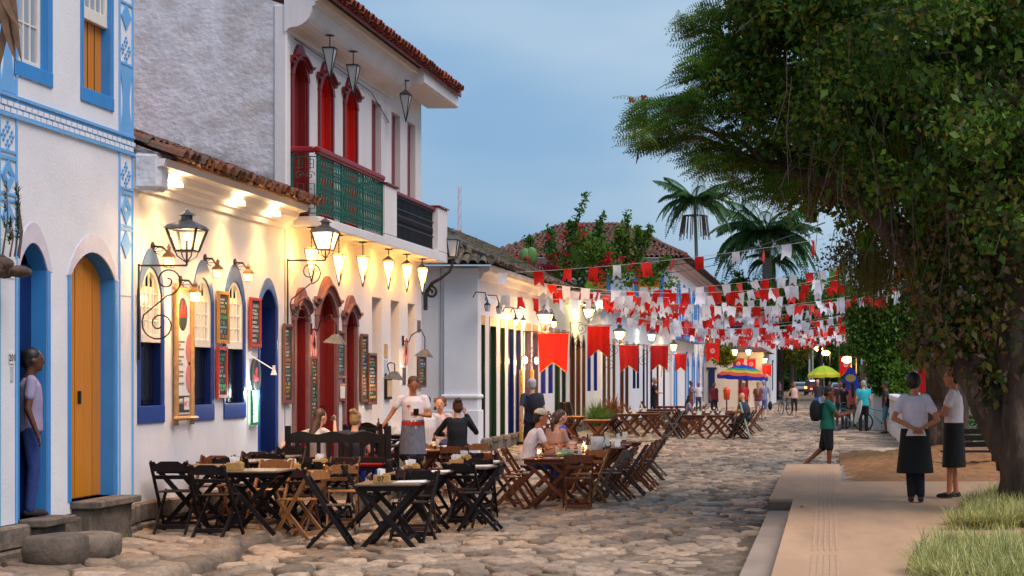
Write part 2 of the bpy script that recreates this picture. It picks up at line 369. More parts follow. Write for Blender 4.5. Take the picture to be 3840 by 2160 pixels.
# the raised sidewalk before the white houses, kerb stones on its edge
side = MB()
for Y0, Y1 in ((8,33.2),(38.2,160)):
    ys = list(np.arange(Y0,min(Y1,60),2.0))+list(np.arange(60,Y1,20))+[Y1] if Y1 > 60 else list(np.arange(Y0,Y1,2.0))+[Y1]
    for a, b in zip(ys[:-1], ys[1:]):
        v = [(x, y, z) for y in (a,b) for x, z in ((-8.3,sw(-8,y)-.05),(kerb_x(y)-.05,sw(kerb_x(y),y)-.05),(kerb_x(y)-.05,-.08))]
        side.add(v, [(0,1,4,3),(1,2,5,4)])
    side.add([(-8.3,Y1,sw(-8,Y1)-.05),(kerb_x(Y1)-.05,Y1,sw(-6.9,Y1)-.05),(kerb_x(Y1)-.05,Y1,-.08),(-8.3,Y1,-.08)], [(0,1,2,3)])
side = side.build('sidewalk', dirt_m, kind='structure')
for Y0, Y1, lim in ((13,33.2,170),(38.4,62,60)):
    st = voronoi(-7.95, -6.0, Y0, Y1, .62, .47, rng)
    lay([s for s in st if s[0][0] < kerb_x(s[0][1])-.12], side, 'flagstone', lambda x,y: sw(x,y)-.05, (.03,.06), lim, rng, tilt=.025)
Y = 14.5
while Y < 62:
    L_ = rng.uniform(.5,1.05)
    if not 32.9 < Y+L_/2 < 38.4:
        x = kerb_x(Y)+rng.uniform(-.06,.07); wd = rng.uniform(.3,.46); top = sw(x-.1,Y)+rng.uniform(-.03,.035); a = rng.uniform(-.09,.09)
        poly = [(x-wd*.55,Y+.02),(x+wd*.35,Y+.05),(x+wd*.5,Y+L_*.3),(x+wd*.48+a*.3,Y+L_*.75),(x+wd*.3,Y+L_-.05),(x-wd*.5,Y+L_-.02),(x-wd*.6,Y+L_*.5)]
        v = []
        for sc, z in ((1.0,-.08),(1.03,top*.5),(.97,top-.04),(.82,top),(.4,top+.012)):
            cx = sum(q[0] for q in poly)/7; cy = sum(q[1] for q in poly)/7
            v += [(cx+(q[0]-cx)*sc, cy+(q[1]-cy)*(sc+.02 if sc>.9 else sc), z+(rng.uniform(-.02,.02) if z > .05 else 0)) for q in poly]
        fs = [(k*7+i,k*7+(i+1)%7,(k+1)*7+(i+1)%7,(k+1)*7+i) for k in range(4) for i in range(7)]+[tuple(28+i for i in range(7))]
        me = MB().add(v,fs).mesh('kerb_stone', cob, True); at = me.attributes.new('tone','FLOAT','FACE'); at.data.foreach_set('value',[rng.random()*.6]*len(me.polygons))
        link('kerb_stone', me, side)
    Y += L_+.03
# right-hand pavement: concrete slabs, lower step, tactile strip
pave = MB().box(-.46,9,5,22.55,-.09,.27).box(-.77,9,22.55,31.65,-.09,.27).build('pavement', conc_g, kind='structure')
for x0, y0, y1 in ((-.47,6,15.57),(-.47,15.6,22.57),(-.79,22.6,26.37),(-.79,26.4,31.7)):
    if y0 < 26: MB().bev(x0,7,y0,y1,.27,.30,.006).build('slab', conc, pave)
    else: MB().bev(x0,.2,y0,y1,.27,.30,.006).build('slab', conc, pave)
MB().bev(-.80,-.475,6,22.5,-.08,.15,.012).build('lower_step', conc_g, pave)
MB().bev(-.81,-.475,22.53,22.6,-.02,.262,.006).build('step_end', stone_m, pave)
tact = MB()
for i in range(5): tact.bev(-.16+i*.055,-.135+i*.055,8,15.4,.29,.3055,.003); tact.bev(-.16+i*.055,-.135+i*.055,15.75,22.4,.29,.3055,.003); tact.bev(-.16+i*.055,-.135+i*.055,22.8,26.2,.29,.3055,.003); tact.bev(-.16+i*.055,-.135+i*.055,26.6,31.3,.29,.3055,.003)
tact.build('tactile_strip', mat('tactile concrete',(.52,.325,.20),.8,.1,4), pave)
# sand bed with a mound round the second trunk
V = []; nx, ny = 40, 34
for j in range(ny):
    for i in range(nx):
        x, y = .22+i*.16, 26.45+j*.32; d = math.hypot((x-2.6)/1.5,(y-34.0)/2.2)
        e_ = min(1,(x-.22)/.25,(y-26.45)/.4)
        z = .262+e_*(.04+.34*math.exp(-d*d*1.3)+.04*math.sin(x*5.1+y*2)*math.sin(y*3.3)+.025*math.sin(x*13+y*9)+.16*math.exp(-((x-1.25)/.55)**2-((y-29.4)/.9)**2))
        V.append((x,y,z))
Fq = [(j*nx+i,j*nx+i+1,(j+1)*nx+i+1,(j+1)*nx+i) for j in range(ny-1) for i in range(nx-1)]
big_mesh('sand_mound', V, Fq, earth, smooth=True, kind='structure')
MB().box(3.3,40,31.7,140,-.085,.12).build('square_lawn', mat('dim lawn',(.05,.075,.02),.9,.3,3,bump=.5,bscale=60), kind='structure')
def tufts(name, pts, m, L_, n, parent=None, seed=1, **k):
    r_ = np.random.RandomState(seed); P = np.repeat(np.array(pts),n,axis=0); M_ = len(P)
    P = P+np.c_[r_.normal(0,.035,(M_,2)), np.zeros(M_)]
    a = r_.uniform(0,2*np.pi,M_); ln = r_.uniform(.55,1.15,M_)*L_; lean = r_.uniform(.2,1.25,M_); wd = r_.uniform(.004,.008,M_)*(L_/.35)
    ts = np.array([0,.35,.7,1.0]); V = []
    for t in ts:
        rr = ln*lean*t**1.5; zz = ln*(t-.55*lean*t*t)
        ww = wd*(1-t)*1.2+.0006
        cx = P[:,0]+np.cos(a)*rr; cy = P[:,1]+np.sin(a)*rr; cz = P[:,2]+zz
        V.append(np.c_[cx-np.sin(a)*ww, cy+np.cos(a)*ww, cz]); V.append(np.c_[cx+np.sin(a)*ww, cy-np.cos(a)*ww, cz])
    V = np.stack(V,1).reshape(-1,3); o = (np.arange(M_)*8)[:,None]
    Fq = np.concatenate([o+np.array([q*2,q*2+1,q*2+3,q*2+2]) for q in range(3)])
    mi = np.tile(r_.randint(0,len(m),M_),3) if isinstance(m,list) else None
    return big_mesh(name, V, Fq, m, parent, midx=mi, **k)
r_ = np.random.RandomState(5)
bed = [(x,y,.30) for x,y in zip(r_.uniform(.72,4.2,900), r_.uniform(12.4,15.7,900)) if x > .78+.22*math.sin(y*2.2)]
bed += [(x,y,.30) for x,y in zip(r_.uniform(1.3,4.6,700), r_.uniform(17.9,22.6,700)) if x > 1.32+.2*(y-18)+.2*math.sin(y*3)]
tufts('striped_grass', bed, [grass_y,grass_y,grass_g], .33, 36, kind='stuff')
weeds = [(kerb_x(y)+rng.uniform(-.3,.25), y, .0) for y in [rng.uniform(15,34) for _ in range(30)]]+[(-7.62+rng.uniform(0,.1), y, sw(-7.6,y)) for y in [rng.uniform(16,19) for _ in range(8)]]+[(rng.uniform(-6,-1), rng.uniform(16,30), -.02) for _ in range(40)]
tufts('weeds', weeds, [leaf_d,grass_g], .07, 14, kind='stuff')
tag(tufts('grass_clump', [(1.1+rng.uniform(-.22,.22), 33.2+rng.uniform(-.3,.3), .1) for _ in range(40)], [leaf_d,grass_g], .42, 20), 'small green grass clump at the foot of the low balustrade wall by the sand mound', 'plant')
# ---------------------------------------------------------------- facade helpers (walls facing +x, running along y)
def settle(root, base):
    base = Vector(base)
    for c in tree_of(root): c.location = c.location - base
    root.location = base; return root
def arch_pts(ya, yb, zs, rise, n=10, point=0.0):
    o = []
    for i in range(n+1):
        t = i/n; h = math.sin(math.pi*t)**.75 if rise > .18 else math.sin(math.pi*t)
        h = h*(1-point)+point*(1-abs(2*t-1)); o.append((ya+(yb-ya)*t, zs+rise*h))
    return o
def op(ya, yb, za, zb, rise=0, d=.16, **k): return dict(ya=ya, yb=yb, za=za, zs=zb-rise, zb=zb, rise=rise, d=d, **k)
def wall_sheet(mb, y0, y1, z0, z1, ops, x=FX, m=0, mr=None):
    ops = sorted(ops, key=lambda o: o['ya']); y = y0; mr = m if mr is None else mr
    for o in ops+[None]:
        yb = o['ya'] if o else y1
        if yb > y+1e-4: mb.add([(x,y,z0),(x,yb,z0),(x,yb,z1),(x,y,z1)], [(0,1,2,3)], m)
        if not o: break
        a, b, za, d = o['ya'], o['yb'], o['za'], o['d']
        if za > z0: mb.add([(x,a,z0),(x,b,z0),(x,b,za),(x,a,za)], [(0,1,2,3)], m)
        top = arch_pts(a,b,o['zs'],o['rise'],10,o.get('pt',0)) if o['rise'] else [(a,o['zb']),(b,o['zb'])]
        for p, q in zip(top[:-1], top[1:]):
            mb.add([(x,p[0],p[1]),(x,q[0],q[1]),(x,q[0],z1),(x,p[0],z1)], [(0,1,2,3)], m)
        ring = [(a,za)]+top+[(b,za)]
        for p, q in zip(ring, ring[1:]+ring[:1]):
            mb.add([(x,p[0],p[1]),(x-d,p[0],p[1]),(x-d,q[0],q[1]),(x,q[0],q[1])], [(0,1,2,3)], o.get('mr',mr))
        y = b
    return mb
def strip(mb, inner, outer, x0, x1, m=0):                   # extruded band between two matching polylines in (y,z)
    n = len(inner); v = [(x,p[0],p[1]) for x in (x0,x1) for p in inner]+[(x,p[0],p[1]) for x in (x0,x1) for p in outer]
    fs = []
    for i in range(n-1):
        fs += [(n+i,n+i+1,3*n+i+1,3*n+i),(i,2*n+i,2*n+i+1,i+1),(i,i+1,n+i+1,n+i),(2*n+i,3*n+i,3*n+i+1,2*n+i+1)]
    fs += [(0,n,3*n,2*n),(n-1,3*n-1,4*n-1,2*n-1)]
    return mb.add(v, fs, m)
def frame_of(o, w, out, root, mj, ma=None, x=FX, sill=None, wa=None, ear=0, lift=0, sub=None):
    """jamb boards and arch band round an opening"""
    a, b, za, zs = o['ya'], o['yb'], o['za'], o['zs']; wa = wa or w
    for y0, y1 in ((a-w,a),(b,b+w)): MB().bev(x,x+out,y0,y1,za if not sill else za-sill,zs,.004).build('jamb', mj, root)
    if o['rise']:
        inn = arch_pts(a,b,zs,o['rise'],12,o.get('pt',0)); outp = arch_pts(a-w-ear,b+w+ear,zs+lift,o['rise']+wa-lift,12,o.get('pt',0))
        strip(MB(), inn, outp, x, x+out*1.15).build('arch_band', ma or mj, root)
    else: MB().bev(x,x+out,a-w,b+w,zs,zs+wa,.004).build('lintel', ma or mj, root)
    if sill: MB().bev(x,x+out*1.4,a-w,b+w,za-sill,za,.006).build('sill', mj, root)
def inset(o, x, g=0.0):                                     # outline of an opening
    if not o['rise']: return [(o['ya']+g,o['za']+g),(o['yb']-g,o['za']+g),(o['yb']-g,o['zb']-g),(o['ya']+g,o['zb']-g)]
    return [(o['ya']+g,o['za']+g)]+[(o['yb']-g,o['za']+g)]+[(p[0],p[1]-g) for p in arch_pts(o['ya']+g,o['yb']-g,o['zs'],o['rise'],10,o.get('pt',0))][::-1]
def plank_door(o, root, m, n=6, x=FX, open_=0, name='door', handle=True):
    """planks with recessed joints filling an arched opening; every plank a sub-part"""
    xd = x-o['d']+.02; d = MB().prism(inset(o,xd,.0), 'x', xd-.05, xd-.012).build(name, m, root)
    W_ = (o['yb']-o['ya'])/n
    for i in range(n):
        y0, y1 = o['ya']+i*W_+.006, o['ya']+(i+1)*W_-.006
        def top(y):
            if not o['rise']: return o['zb']-.01
            t = (y-o['ya'])/(o['yb']-o['ya']); h = math.sin(math.pi*min(1,max(0,t))); h = h**.75 if o['rise'] > .18 else h
            p_ = o.get('pt',0); h = h*(1-p_)+p_*(1-abs(2*t-1)); return o['zs']+o['rise']*h-.012
        MB().prism([(y0,o['za']+.012),(y1,o['za']+.012),(y1,top(y1)),((y0+y1)/2,top((y0+y1)/2)),(y0,top(y0))],'x',xd-.011,xd+random.uniform(0,.008)).build('plank', m, d)
    if handle: MB().bev(xd+.008,xd+.04,o['ya']+W_*n/2-.05,o['ya']+W_*n/2-.02,o['za']+1.0,o['za']+1.14,.006).build('handle', iron, d)
    return d
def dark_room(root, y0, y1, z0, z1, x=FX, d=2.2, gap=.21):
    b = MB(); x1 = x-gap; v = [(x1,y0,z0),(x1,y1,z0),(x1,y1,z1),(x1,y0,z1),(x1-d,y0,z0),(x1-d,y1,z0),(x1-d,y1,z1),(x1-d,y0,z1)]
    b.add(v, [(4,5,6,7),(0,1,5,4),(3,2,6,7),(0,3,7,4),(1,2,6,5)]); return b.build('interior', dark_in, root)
def tile_mesh(L_=.46, r0=.095, r1=.078, n=5, t=.014):
    mb = MB(); v = []
    for y, r in ((0,r0),(L_,r1)):
        for rr in (r, r-t):
            for i in range(n+1):
                a = math.pi*i/n; v.append((rr*math.cos(a), y, rr*math.sin(a)))
    k = n+1; fs = []
    for i in range(n): fs += [(i,i+1,2*k+i+1,2*k+i),(k+i,3*k+i,3*k+i+1,k+i+1),(i,k+i,k+i+1,i+1),(2*k+i,2*k+i+1,3*k+i+1,3*k+i)]
    fs += [(0,2*k,3*k,k),(n,k+n,3*k+n,2*k+n)]
    return mb.add(v,fs)
TILE = {}
def tiles(root, org, e, u, cols, rows, m, pitch=.21, rp=.38, limit=300, jitter=.02, skip=None, name='tile', seed=1, hip=None):
    """cover and pan tiles over a roof plane: org = eave start, e = along the eave, u = up the slope"""
    rg = random.Random(seed); e, u = Vector(e).normalized(), Vector(u).normalized(); n = e.cross(u).normalized(); flip = n.z < 0
    if flip: n = -n
    if m.name not in TILE: TILE[m.name] = tile_mesh().mesh('tile', m, False)
    base = tile_mesh(); bv = np.array(base.v); bf = [f for f in base.f]; restP, restM = [], []
    made = 0; org = Vector(org)
    for r_ in range(rows):
        for c in range(cols):
            for kind in (0,1):
                if skip and skip(c,r_): continue
                if hip and not hip(c,r_): continue
                p = org+e*((c+.5*kind)*pitch+rg.uniform(-jitter,jitter))+u*(r_*rp+rg.uniform(-jitter,jitter)-(.05 if kind == 0 else 0))+n*((.05 if kind == 0 else .095)+r_*.012+rg.uniform(-.01,.01))
                ux, uz = (e, n) if kind == 0 else (-e, -n)
                tilt = Matrix.Rotation(rg.gauss(0,.035), 3, n)
                M3 = tilt @ Matrix((ux, u, uz)).transposed()
                if made < limit:
                    o = link(name, TILE[m.name], root); o.matrix_local = Matrix.Translation(p) @ M3.to_4x4(); made += 1
                else: restP.append(p); restM.append(np.array(M3))
    if restP:
        V, Fq = scatter(bv, np.array(bf), np.array([tuple(p) for p in restP]), np.array(restM), np.ones(len(restP)))
        big_mesh(name+'_field', V, Fq, m, root, kind='stuff')
def chalk_board(px0, px1, py0, py1, fm, bm, label, x=FX+.035, seed=1, inks=None, lit=None, cat='menu board', text=None, fw=None, group=None, face=True):
    """framed board hanging flat on the facade with rows of chalk strokes"""
    rg = random.Random(seed); y0, y1 = fy(px0), fy(px1); pm = (px0+px1)/2; z1, z0 = fz(pm,py0), fz(pm,py1); fw = fw or min(.045,(y1-y0)*.14)
    t = thing('menu_board', label, cat, (0,0,0), 0, group)
    MB().box(x-.012,x+.004,y0+.01,y1-.01,z0+.01,z1-.01).build('panel', bm, t)
    for a,b,c,d in ((y0,y1,z1-fw,z1),(y0,y1,z0,z0+fw),(y0,y0+fw,z0+fw,z1-fw),(y1-fw,y1,z0+fw,z1-fw)): MB().bev(x-.012,x+.022,a,b,c,d,.004).build('frame_rail', fm, t)
    inks = inks or [chalk_w,chalk_y,chalk_g,chalk_b,chalk_r]; z = z1-fw-.05; xs = x+.0052; i = 0; blocks = {}
    while z > z0+fw+.06:
        ink = inks[i//2%len(inks)] if seed%2 else rg.choice(inks); h = rg.choice([.022,.03,.04]); mb = blocks.setdefault(ink.name,(MB(),ink))[0]
        y = y0+fw+.03+rg.uniform(0,.03); end = y1-fw-.025-rg.uniform(0,(y1-y0)*.25)
        while y < end:                                      # little chalk marks standing for handwriting too small to read
            wch = rg.uniform(.5,.9)*h
            if rg.random() < .82:
                k = rg.randint(0,3)
                segs = [((0,0),(0,1)),((0,1),(1,1))] if k == 0 else [((0,0),(.5,1)),((.5,1),(1,0))] if k == 1 else [((0,.1),(1,.1)),((1,.1),(1,.9)),((0,.9),(1,.9))] if k == 2 else [((0,0),(0,1)),((0,.5),(1,.5)),((1,0),(1,1))]
                for (a,b),(c,d) in segs: mb.beam((xs,y+a*wch,z-h+b*h),(xs,y+c*wch,z-h+d*h),.006,.002,(1,0,0))
            y += wch+.012
        z -= h+rg.uniform(.02,.035); i += 1
    for q, (mb, ink) in blocks.items():
        if mb.v: mb.build('chalk_writing', ink, t)
    return settle(t, (x,(y0+y1)/2,z0))
def words(txt, size, m, parent, M_, name='lettering', align='CENTER', ext=.002, bold=0):
    c = bpy.data.curves.new(name,'FONT'); c.body = txt; c.size = size; c.align_x = align; c.align_y = 'CENTER'; c.extrude = ext; c.resolution_u = 2; c.offset = bold
    o = bpy.data.objects.new(name, c); o.data.materials.append(m)
    dg = bpy.context.evaluated_depsgraph_get(); COL.objects.link(o); dg.update(); me = bpy.data.meshes.new_from_object(o.evaluated_get(dg)); bpy.data.objects.remove(o); bpy.data.curves.remove(c)
    if not me.materials: me.materials.append(m)
    q = link(name, me, parent); q.matrix_local = M_; return q
def on_wall(x, y, z, s=1.0): return Matrix.Translation((x,y,z)) @ Matrix(((0,0,1),(1,0,0),(0,1,0))).to_4x4() @ Matrix.Scale(s,4)
def point(root, p, energy, col=(1,.68,.34), r=.04, name='light'):
    d = bpy.data.lights.new(name,'POINT'); d.energy = energy; d.color = col; d.shadow_soft_size = r
    o = bpy.data.objects.new(name, d); COL.objects.link(o); o.parent = root; o.location = p; return o
def lantern(root, c, wt, wb, h, glass, bulb=True, roofm=iron_w, fr=iron, hoops=True, n=4, roof_h=None, twist=0):
    """glazed lantern body: c = centre of its foot, top width wt, bottom width wb, height h; each pane a part"""
    c = Vector(c); rt, rb = wt/2*1.18, wb/2*1.18; A = [math.pi/4+twist+2*math.pi*i/n for i in range(n)]
    P = lambda r, a, z: (c.x+r*math.cos(a)*.98, c.y+r*math.sin(a)*.98, c.z+z)
    f = MB()
    for i, a in enumerate(A):
        b = A[(i+1)%n]
        f.beam(P(rb,a,0),P(rt,a,h),.022*wt/.4,.022*wt/.4); f.beam(P(rb,a,0),P(rb,b,0),.02*wt/.4,.02*wt/.4); f.beam(P(rt,a,h),P(rt,b,h),.022*wt/.4,.022*wt/.4)
    f.build('lantern_frame', fr, root)
    for i, a in enumerate(A):
        b = A[(i+1)%n]; q = lambda p: c+Vector((0,0,h/2))+(Vector(p)-c-Vector((0,0,h/2)))*.965
        MB().add([q(P(rb,a,.01)),q(P(rb,b,.01)),q(P(rt,b,h-.01)),q(P(rt,a,h-.01))],[(0,1,2,3)]).build('pane', glass, root)
    rh = roof_h or .2*wt/.4; v = [P(rt*1.16,a,h) for a in A]+[P(rt*.95,a,h+rh*.32) for a in A]+[P(rt*.3,a,h+rh*.8) for a in A]
    fs = [tuple(range(n))[::-1]]+[(k*n+i,k*n+(i+1)%n,(k+1)*n+(i+1)%n,(k+1)*n+i) for k in (0,1) for i in range(n)]+[tuple(2*n+i for i in range(n))]
    rf = MB().add(v,fs).build('lantern_roof', roofm, root)
    MB().lathe([(rt*.27,rh*.75),(rt*.27,rh*1.2),(rt*.44,rh*1.22),(rt*.1,rh*1.62),(rt*.09,rh*1.7),(.001,rh*1.78)],(c.x,c.y,c.z+h),8).build('finial', roofm, rf)
    if bulb: MB().ball((c.x,c.y,c.z+h*.66),wt*.085,8,6).build('bulb', bulb_hot, root)
    if hoops:
        hb = MB()
        for a in (A[0],A[1]): hb.tube([P(rb,a,0),P(rb*.8,a,-.06*wt/.4),P(0,a,-.13*wt/.4),P(-rb*.8,a,-.06*wt/.4),P(-rb,a,0)],.008*wt/.4,5)
        hb.tube([(c.x,c.y,c.z-.16*wt/.4),(c.x,c.y,c.z+h*.5)],.012*wt/.4,6); hb.build('cradle', fr, root)
def scroll(cx, cz, r, turns, a0, dirn=1, n=26, shrink=.12):
    return [(cx+r*(shrink+(1-shrink)*(1-i/n))*math.cos(a0+dirn*turns*2*math.pi*i/n), cz+r*(shrink+(1-shrink)*(1-i/n))*math.sin(a0+dirn*turns*2*math.pi*i/n)) for i in range(n+1)]
def bracket(root, y, z, L_, x=FX, drop=.85, r=.012, m=iron):
    """wrought arm reaching out over the street with an S scroll below"""
    b = MB(); b.tube([(x+.03,y,z+.02),(x+.03,y,z-drop*1.25)],r*1.1,6); b.tube([(x+.03,y,z),(x+L_,y,z)],r,6)
    A = scroll(x+L_*.62,z-.2*drop,.2*drop,1.5,-1.6,1); B = scroll(x+.03+.27*drop,z-.78*drop,.24*drop,1.5,2.6,1)
    b.tube([(p[0],y,p[1]) for p in A[::-1]]+[(p[0],y,p[1]) for p in B],r*.75,5)
    b.build('bracket', m, root, smooth=True); return b
def street_lamp(px, py_bot, Yd, wt, h, glass, label, energy, lx, x=FX, col=(1,.55,.17), group='street lanterns on iron wall brackets', bulb=True, arm=True, drop=.85, z=None):
    c = W(px,py_bot,Yd); c.x = lx if lx is not None else c.x
    t = thing('street_lamp', label, 'street lamp', (0,0,0), 0, group)
    h *= .68; lantern(t, (c.x,c.y,c.z+.16*wt/.4), wt, wt*.58, h, glass, bulb, roof_h=.31*wt)
    if arm: bracket(t, c.y, c.z, c.x-x, x, drop)
    if energy: point(t, (c.x,c.y,c.z+.16*wt/.4+h*.45), energy, col, .09)
    return settle(t, (x if arm else c.x,c.y,c.z))
# ---------------------------------------------------------------- white house with blue trim (nearest, left)
h1 = thing('townhouse', 'white two-storey house with sky blue trim, Greek key band and ochre plank door', 'house')
Y0, Y1, ZB, ZT = 11.0, fy(333), .5, 8.2
d1 = op(fy(47), fy(117), .53, fz(75,625)+.06, .25, .17); d2 = op(fy(178), fy(287), .62, fz(228,641)+.03, .26, .17)
w1 = op(fy(43), fy(122), 4.95, 7.0, .0, .16); w2 = op(fy(209), fy(277), 4.94, 7.0, .0, .18); w0 = op(13.4,14.5,4.95,7.0,0,.16); d0 = op(13.2,14.3,.5,3.1,.26,.17,pt=.25)
wl = MB(); wall_sheet(wl,Y0,Y1,ZB,4.45,[d0,d1,d2],m=0,mr=1); wall_sheet(wl,Y0,Y1,4.45,ZT,[w0,w1,w2],m=0,mr=1)
wl.add([(FX,Y1,ZB),(-14,Y1,ZB),(-14,Y1,ZT),(FX,Y1,ZT)],[(0,1,2,3)],0); wl.add([(FX,Y0,ZB),(-14,Y0,ZB),(-14,Y0,ZT),(FX,Y0,ZT)],[(3,2,1,0)],0); wl.add([(FX,Y0,ZT),(FX,Y1,ZT),(-14,Y1,ZT),(-14,Y0,ZT)],[(0,1,2,3)],0)
wl.add([(-14,Y0,ZB),(-14,Y1,ZB),(-14,Y1,ZT),(-14,Y0,ZT)],[(0,1,2,3)],0)
wl.build('wall', [plaster_blue, sky_blue], h1)
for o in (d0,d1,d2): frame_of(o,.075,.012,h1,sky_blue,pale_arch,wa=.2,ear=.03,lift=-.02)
for o in (w0,w1,w2): frame_of(o,.07,.014,h1,sky_blue,sky_blue,sill=.15)
plank_door(d2,h1,ochre,5); plank_door(d0,h1,ochre,5)
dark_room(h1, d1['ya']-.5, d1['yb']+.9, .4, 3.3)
MB().bev(FX-.19,FX-.15,d1['yb']-.28,d1['yb']-.002,.55,d1['zs']+.05,.004).build('door_leaf', navy, h1)
for o in (w1,w0):                                           # upper sash windows
    s = link('window', None, h1); xw = FX-.10
    f = MB(); y0,y1,z0,z1 = o['ya'],o['yb'],o['za'],o['zb']
    for a,b in ((y0,y0+.05),(y1-.05,y1)): f.bev(xw-.03,xw+.02,a,b,z0,z1,.004)
    f.bev(xw-.03,xw+.02,y0+.05,y1-.05,z0,z0+.07,.004); f.build('sash_frame', sash_w, s)
    ncol = 4; cw = (y1-y0-.1)/ncol
    for i in range(1,ncol): MB().bev(xw-.012,xw+.008,y0+.05+i*cw-.009,y0+.05+i*cw+.009,z0+.07,z1,.003).build('glazing_bar', sash_w, s)
    for j in range(1,6): MB().bev(xw-.010,xw+.007,y0+.05,y1-.05,z0+.07+j*.36-.009,z0+.07+j*.36+.009,.003).build('glazing_bar', sash_w, s)
    for i in range(ncol):
        for j in range(6): MB().box(xw-.006,xw-.003,y0+.05+i*cw+.006,y0+.05+(i+1)*cw-.006,z0+.07+j*.36+.008,min(z1,z0+.07+(j+1)*.36-.008)).build('pane', pane_m, s)
    n_ = 14; MB().prism([(xw-.06-.02*(i%2), y0+.05+(y1-y0-.1)*.8*i/n_) for i in range(n_+1)]+[(xw-.09,y0+.05+(y1-y0-.1)*.8),(xw-.09,y0+.05)],'z',z0+.05,z1).build('curtain', curtain, s)
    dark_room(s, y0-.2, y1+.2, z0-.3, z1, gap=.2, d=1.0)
s = link('window', None, h1); o = w2; xw = FX-.05; y0,y1 = o['ya'],o['yb']; zs_ = fz(240,55)
f = MB(); f.bev(xw-.03,xw+.02,y0,y1,zs_,zs_+.13,.005); f.bev(xw-.03,xw+.02,y0,y0+.05,zs_+.13,7.0,.004); f.bev(xw-.03,xw+.02,y1-.05,y1,zs_+.13,7.0,.004); f.build('sash_frame', sash_w, s)
for i in range(1,5): MB().bev(xw-.012,xw+.008,y0+(y1-y0)*i/5-.009,y0+(y1-y0)*i/5+.009,zs_+.13,7.0,.003).build('glazing_bar', sash_w, s)
for i in range(5): MB().box(xw-.006,xw-.003,y0+(y1-y0)*i/5+.01,y0+(y1-y0)*(i+1)/5-.01,zs_+.13,7.0).build('pane', pane_m, s)
ws = MB().box(xw-.10,xw-.05,y0,y1,o['za'],zs_+.05).build('shutter', ochre, s)
for i in range(1,4): MB().bev(xw-.05,xw-.046,y0+(y1-y0)*i/4-.006,y0+(y1-y0)*i/4+.006,o['za'],zs_,.001).build('plank_joint', dark_in, s)
dark_room(s, y0-.1, y1+.1, o['za']-.2, 7.0, gap=.2, d=.8)
# Greek key band: blue ground rails with two staggered rows of raised white blocks
zf0, zf1 = 4.375, 4.60
MB().bev(FX,FX+.03,Y0,Y1+.012,zf0,zf0+.035,.004).build('band_rail', pale_blue, h1); MB().bev(FX,FX+.03,Y0,Y1+.012,zf1-.035,zf1,.004).build('band_rail', pale_blue, h1)
MB().box(FX,FX+.008,Y0,Y1,zf0+.035,zf1-.035).build('band_ground', pale_blue, h1)
blk = MB().bev(0,.012,0,.098,0,.046,.003).mesh('key_block', plaster_blue)
y = 15.4; i = 0
while y < Y1-.1:
    link('key_block', blk, h1, (FX+.009,y,zf0+.045)); link('key_block', blk, h1, (FX+.009,y+.062,zf0+.108)); y += .125
# ornamental pilasters
def pilaster(y0, y1, parts):
    t = link('pilaster', None, h1); w_ = y1-y0; ym = (y0+y1)/2; X = FX
    MB().bev(X,X+.018,y0,y0+.025,.5,ZT,.003).build('edge_strip', pale_blue if True else plaster_blue, t)
    MB().bev(X,X+.018,y1-.025,y1,.5,ZT,.003).build('edge_strip', pale_blue, t)
    for kind, za, zb in parts:
        zm = (za+zb)/2; hw = w_/2-.035; hh = (zb-za)/2
        dia = lambda a, b: [(ym-a,zm),(ym,zm-b),(ym+a,zm),(ym,zm+b)]
        if kind == 'diamond':
            MB().prism(dia(hw*.88,hh*.9),'x',X,X+.014).build('diamond', pale_blue, t)
            MB().bev(X,X+.016,y0+.025,y1-.025,zb-.03,zb,.003).build('cross_strip', pale_blue, t)
        elif kind == 'frame_diamond':
            g = MB()
            for a,b in ((hw*.95,hh*.85),(hw*.6,hh*.55)):
                D, E_ = dia(a,b), dia(a-.03,b-.06); strip(g, D+D[:1], E_+E_[:1], X, X+.016)
            g.build('diamond_frame', pale_blue, t); MB().bev(X,X+.016,y0+.025,y1-.025,zb-.04,zb,.003).build('cross_strip', pale_blue, t); MB().bev(X,X+.016,y0+.025,y1-.025,za,za+.03,.003).build('cross_strip', pale_blue, t)
        elif kind == 'waist':
            n_ = 12; L_ = [(y0+.02+.085*math.sin(math.pi*min(1,max(0,i/n_*1.3-.15)))**.7, za+(zb-za)*i/n_) for i in range(n_+1)]
            R_ = [(2*ym-p[0],p[1]) for p in L_]; strip(MB(), L_, R_, X, X+.014).build('waist_panel', pale_blue, t)
        elif kind == 'clover':
            g = MB()
            for dy,dz in ((-.5,0),(.5,0),(0,.62),(0,-.62)):
                for a in range(4):
                    cy, cz = ym+dy*hw*1.1+.028*math.cos(a*math.pi/2), zm+dz*hh*.85+.042*math.sin(a*math.pi/2); g.prism([(cy-.02,cz),(cy,cz-.02),(cy+.02,cz),(cy,cz+.02)],'x',X,X+.012)
            g.build('clover', pale_blue, t); MB().bev(X,X+.016,y0+.025,y1-.025,za,za+.03,.003).build('cross_strip', pale_blue, t)
        elif kind == 'panel':
            MB().bev(X,X+.008,y0+.04,y1-.04,za,zb,.003).build('panel', plaster_blue, t)
P0 = fy(298); zz = lambda py: fz(315,py)
pilaster(P0, Y1, [('diamond',zz(80),zz(5)),('clover',zz(165),zz(86)),('waist',zz(338),zz(168)),('clover',zz(478),zz(402)),('frame_diamond',zz(572),zz(482)),('diamond',zz(655),zz(575)),('panel',zz(745),zz(660))])
zz = lambda py: fz(20,py)
pilaster(fy(-5), fy(41), [('waist',zz(232),zz(50)),('clover',zz(385),zz(298)),('frame_diamond',zz(492),zz(392)),('diamond',zz(592),zz(500)),('panel',zz(700),zz(600))])
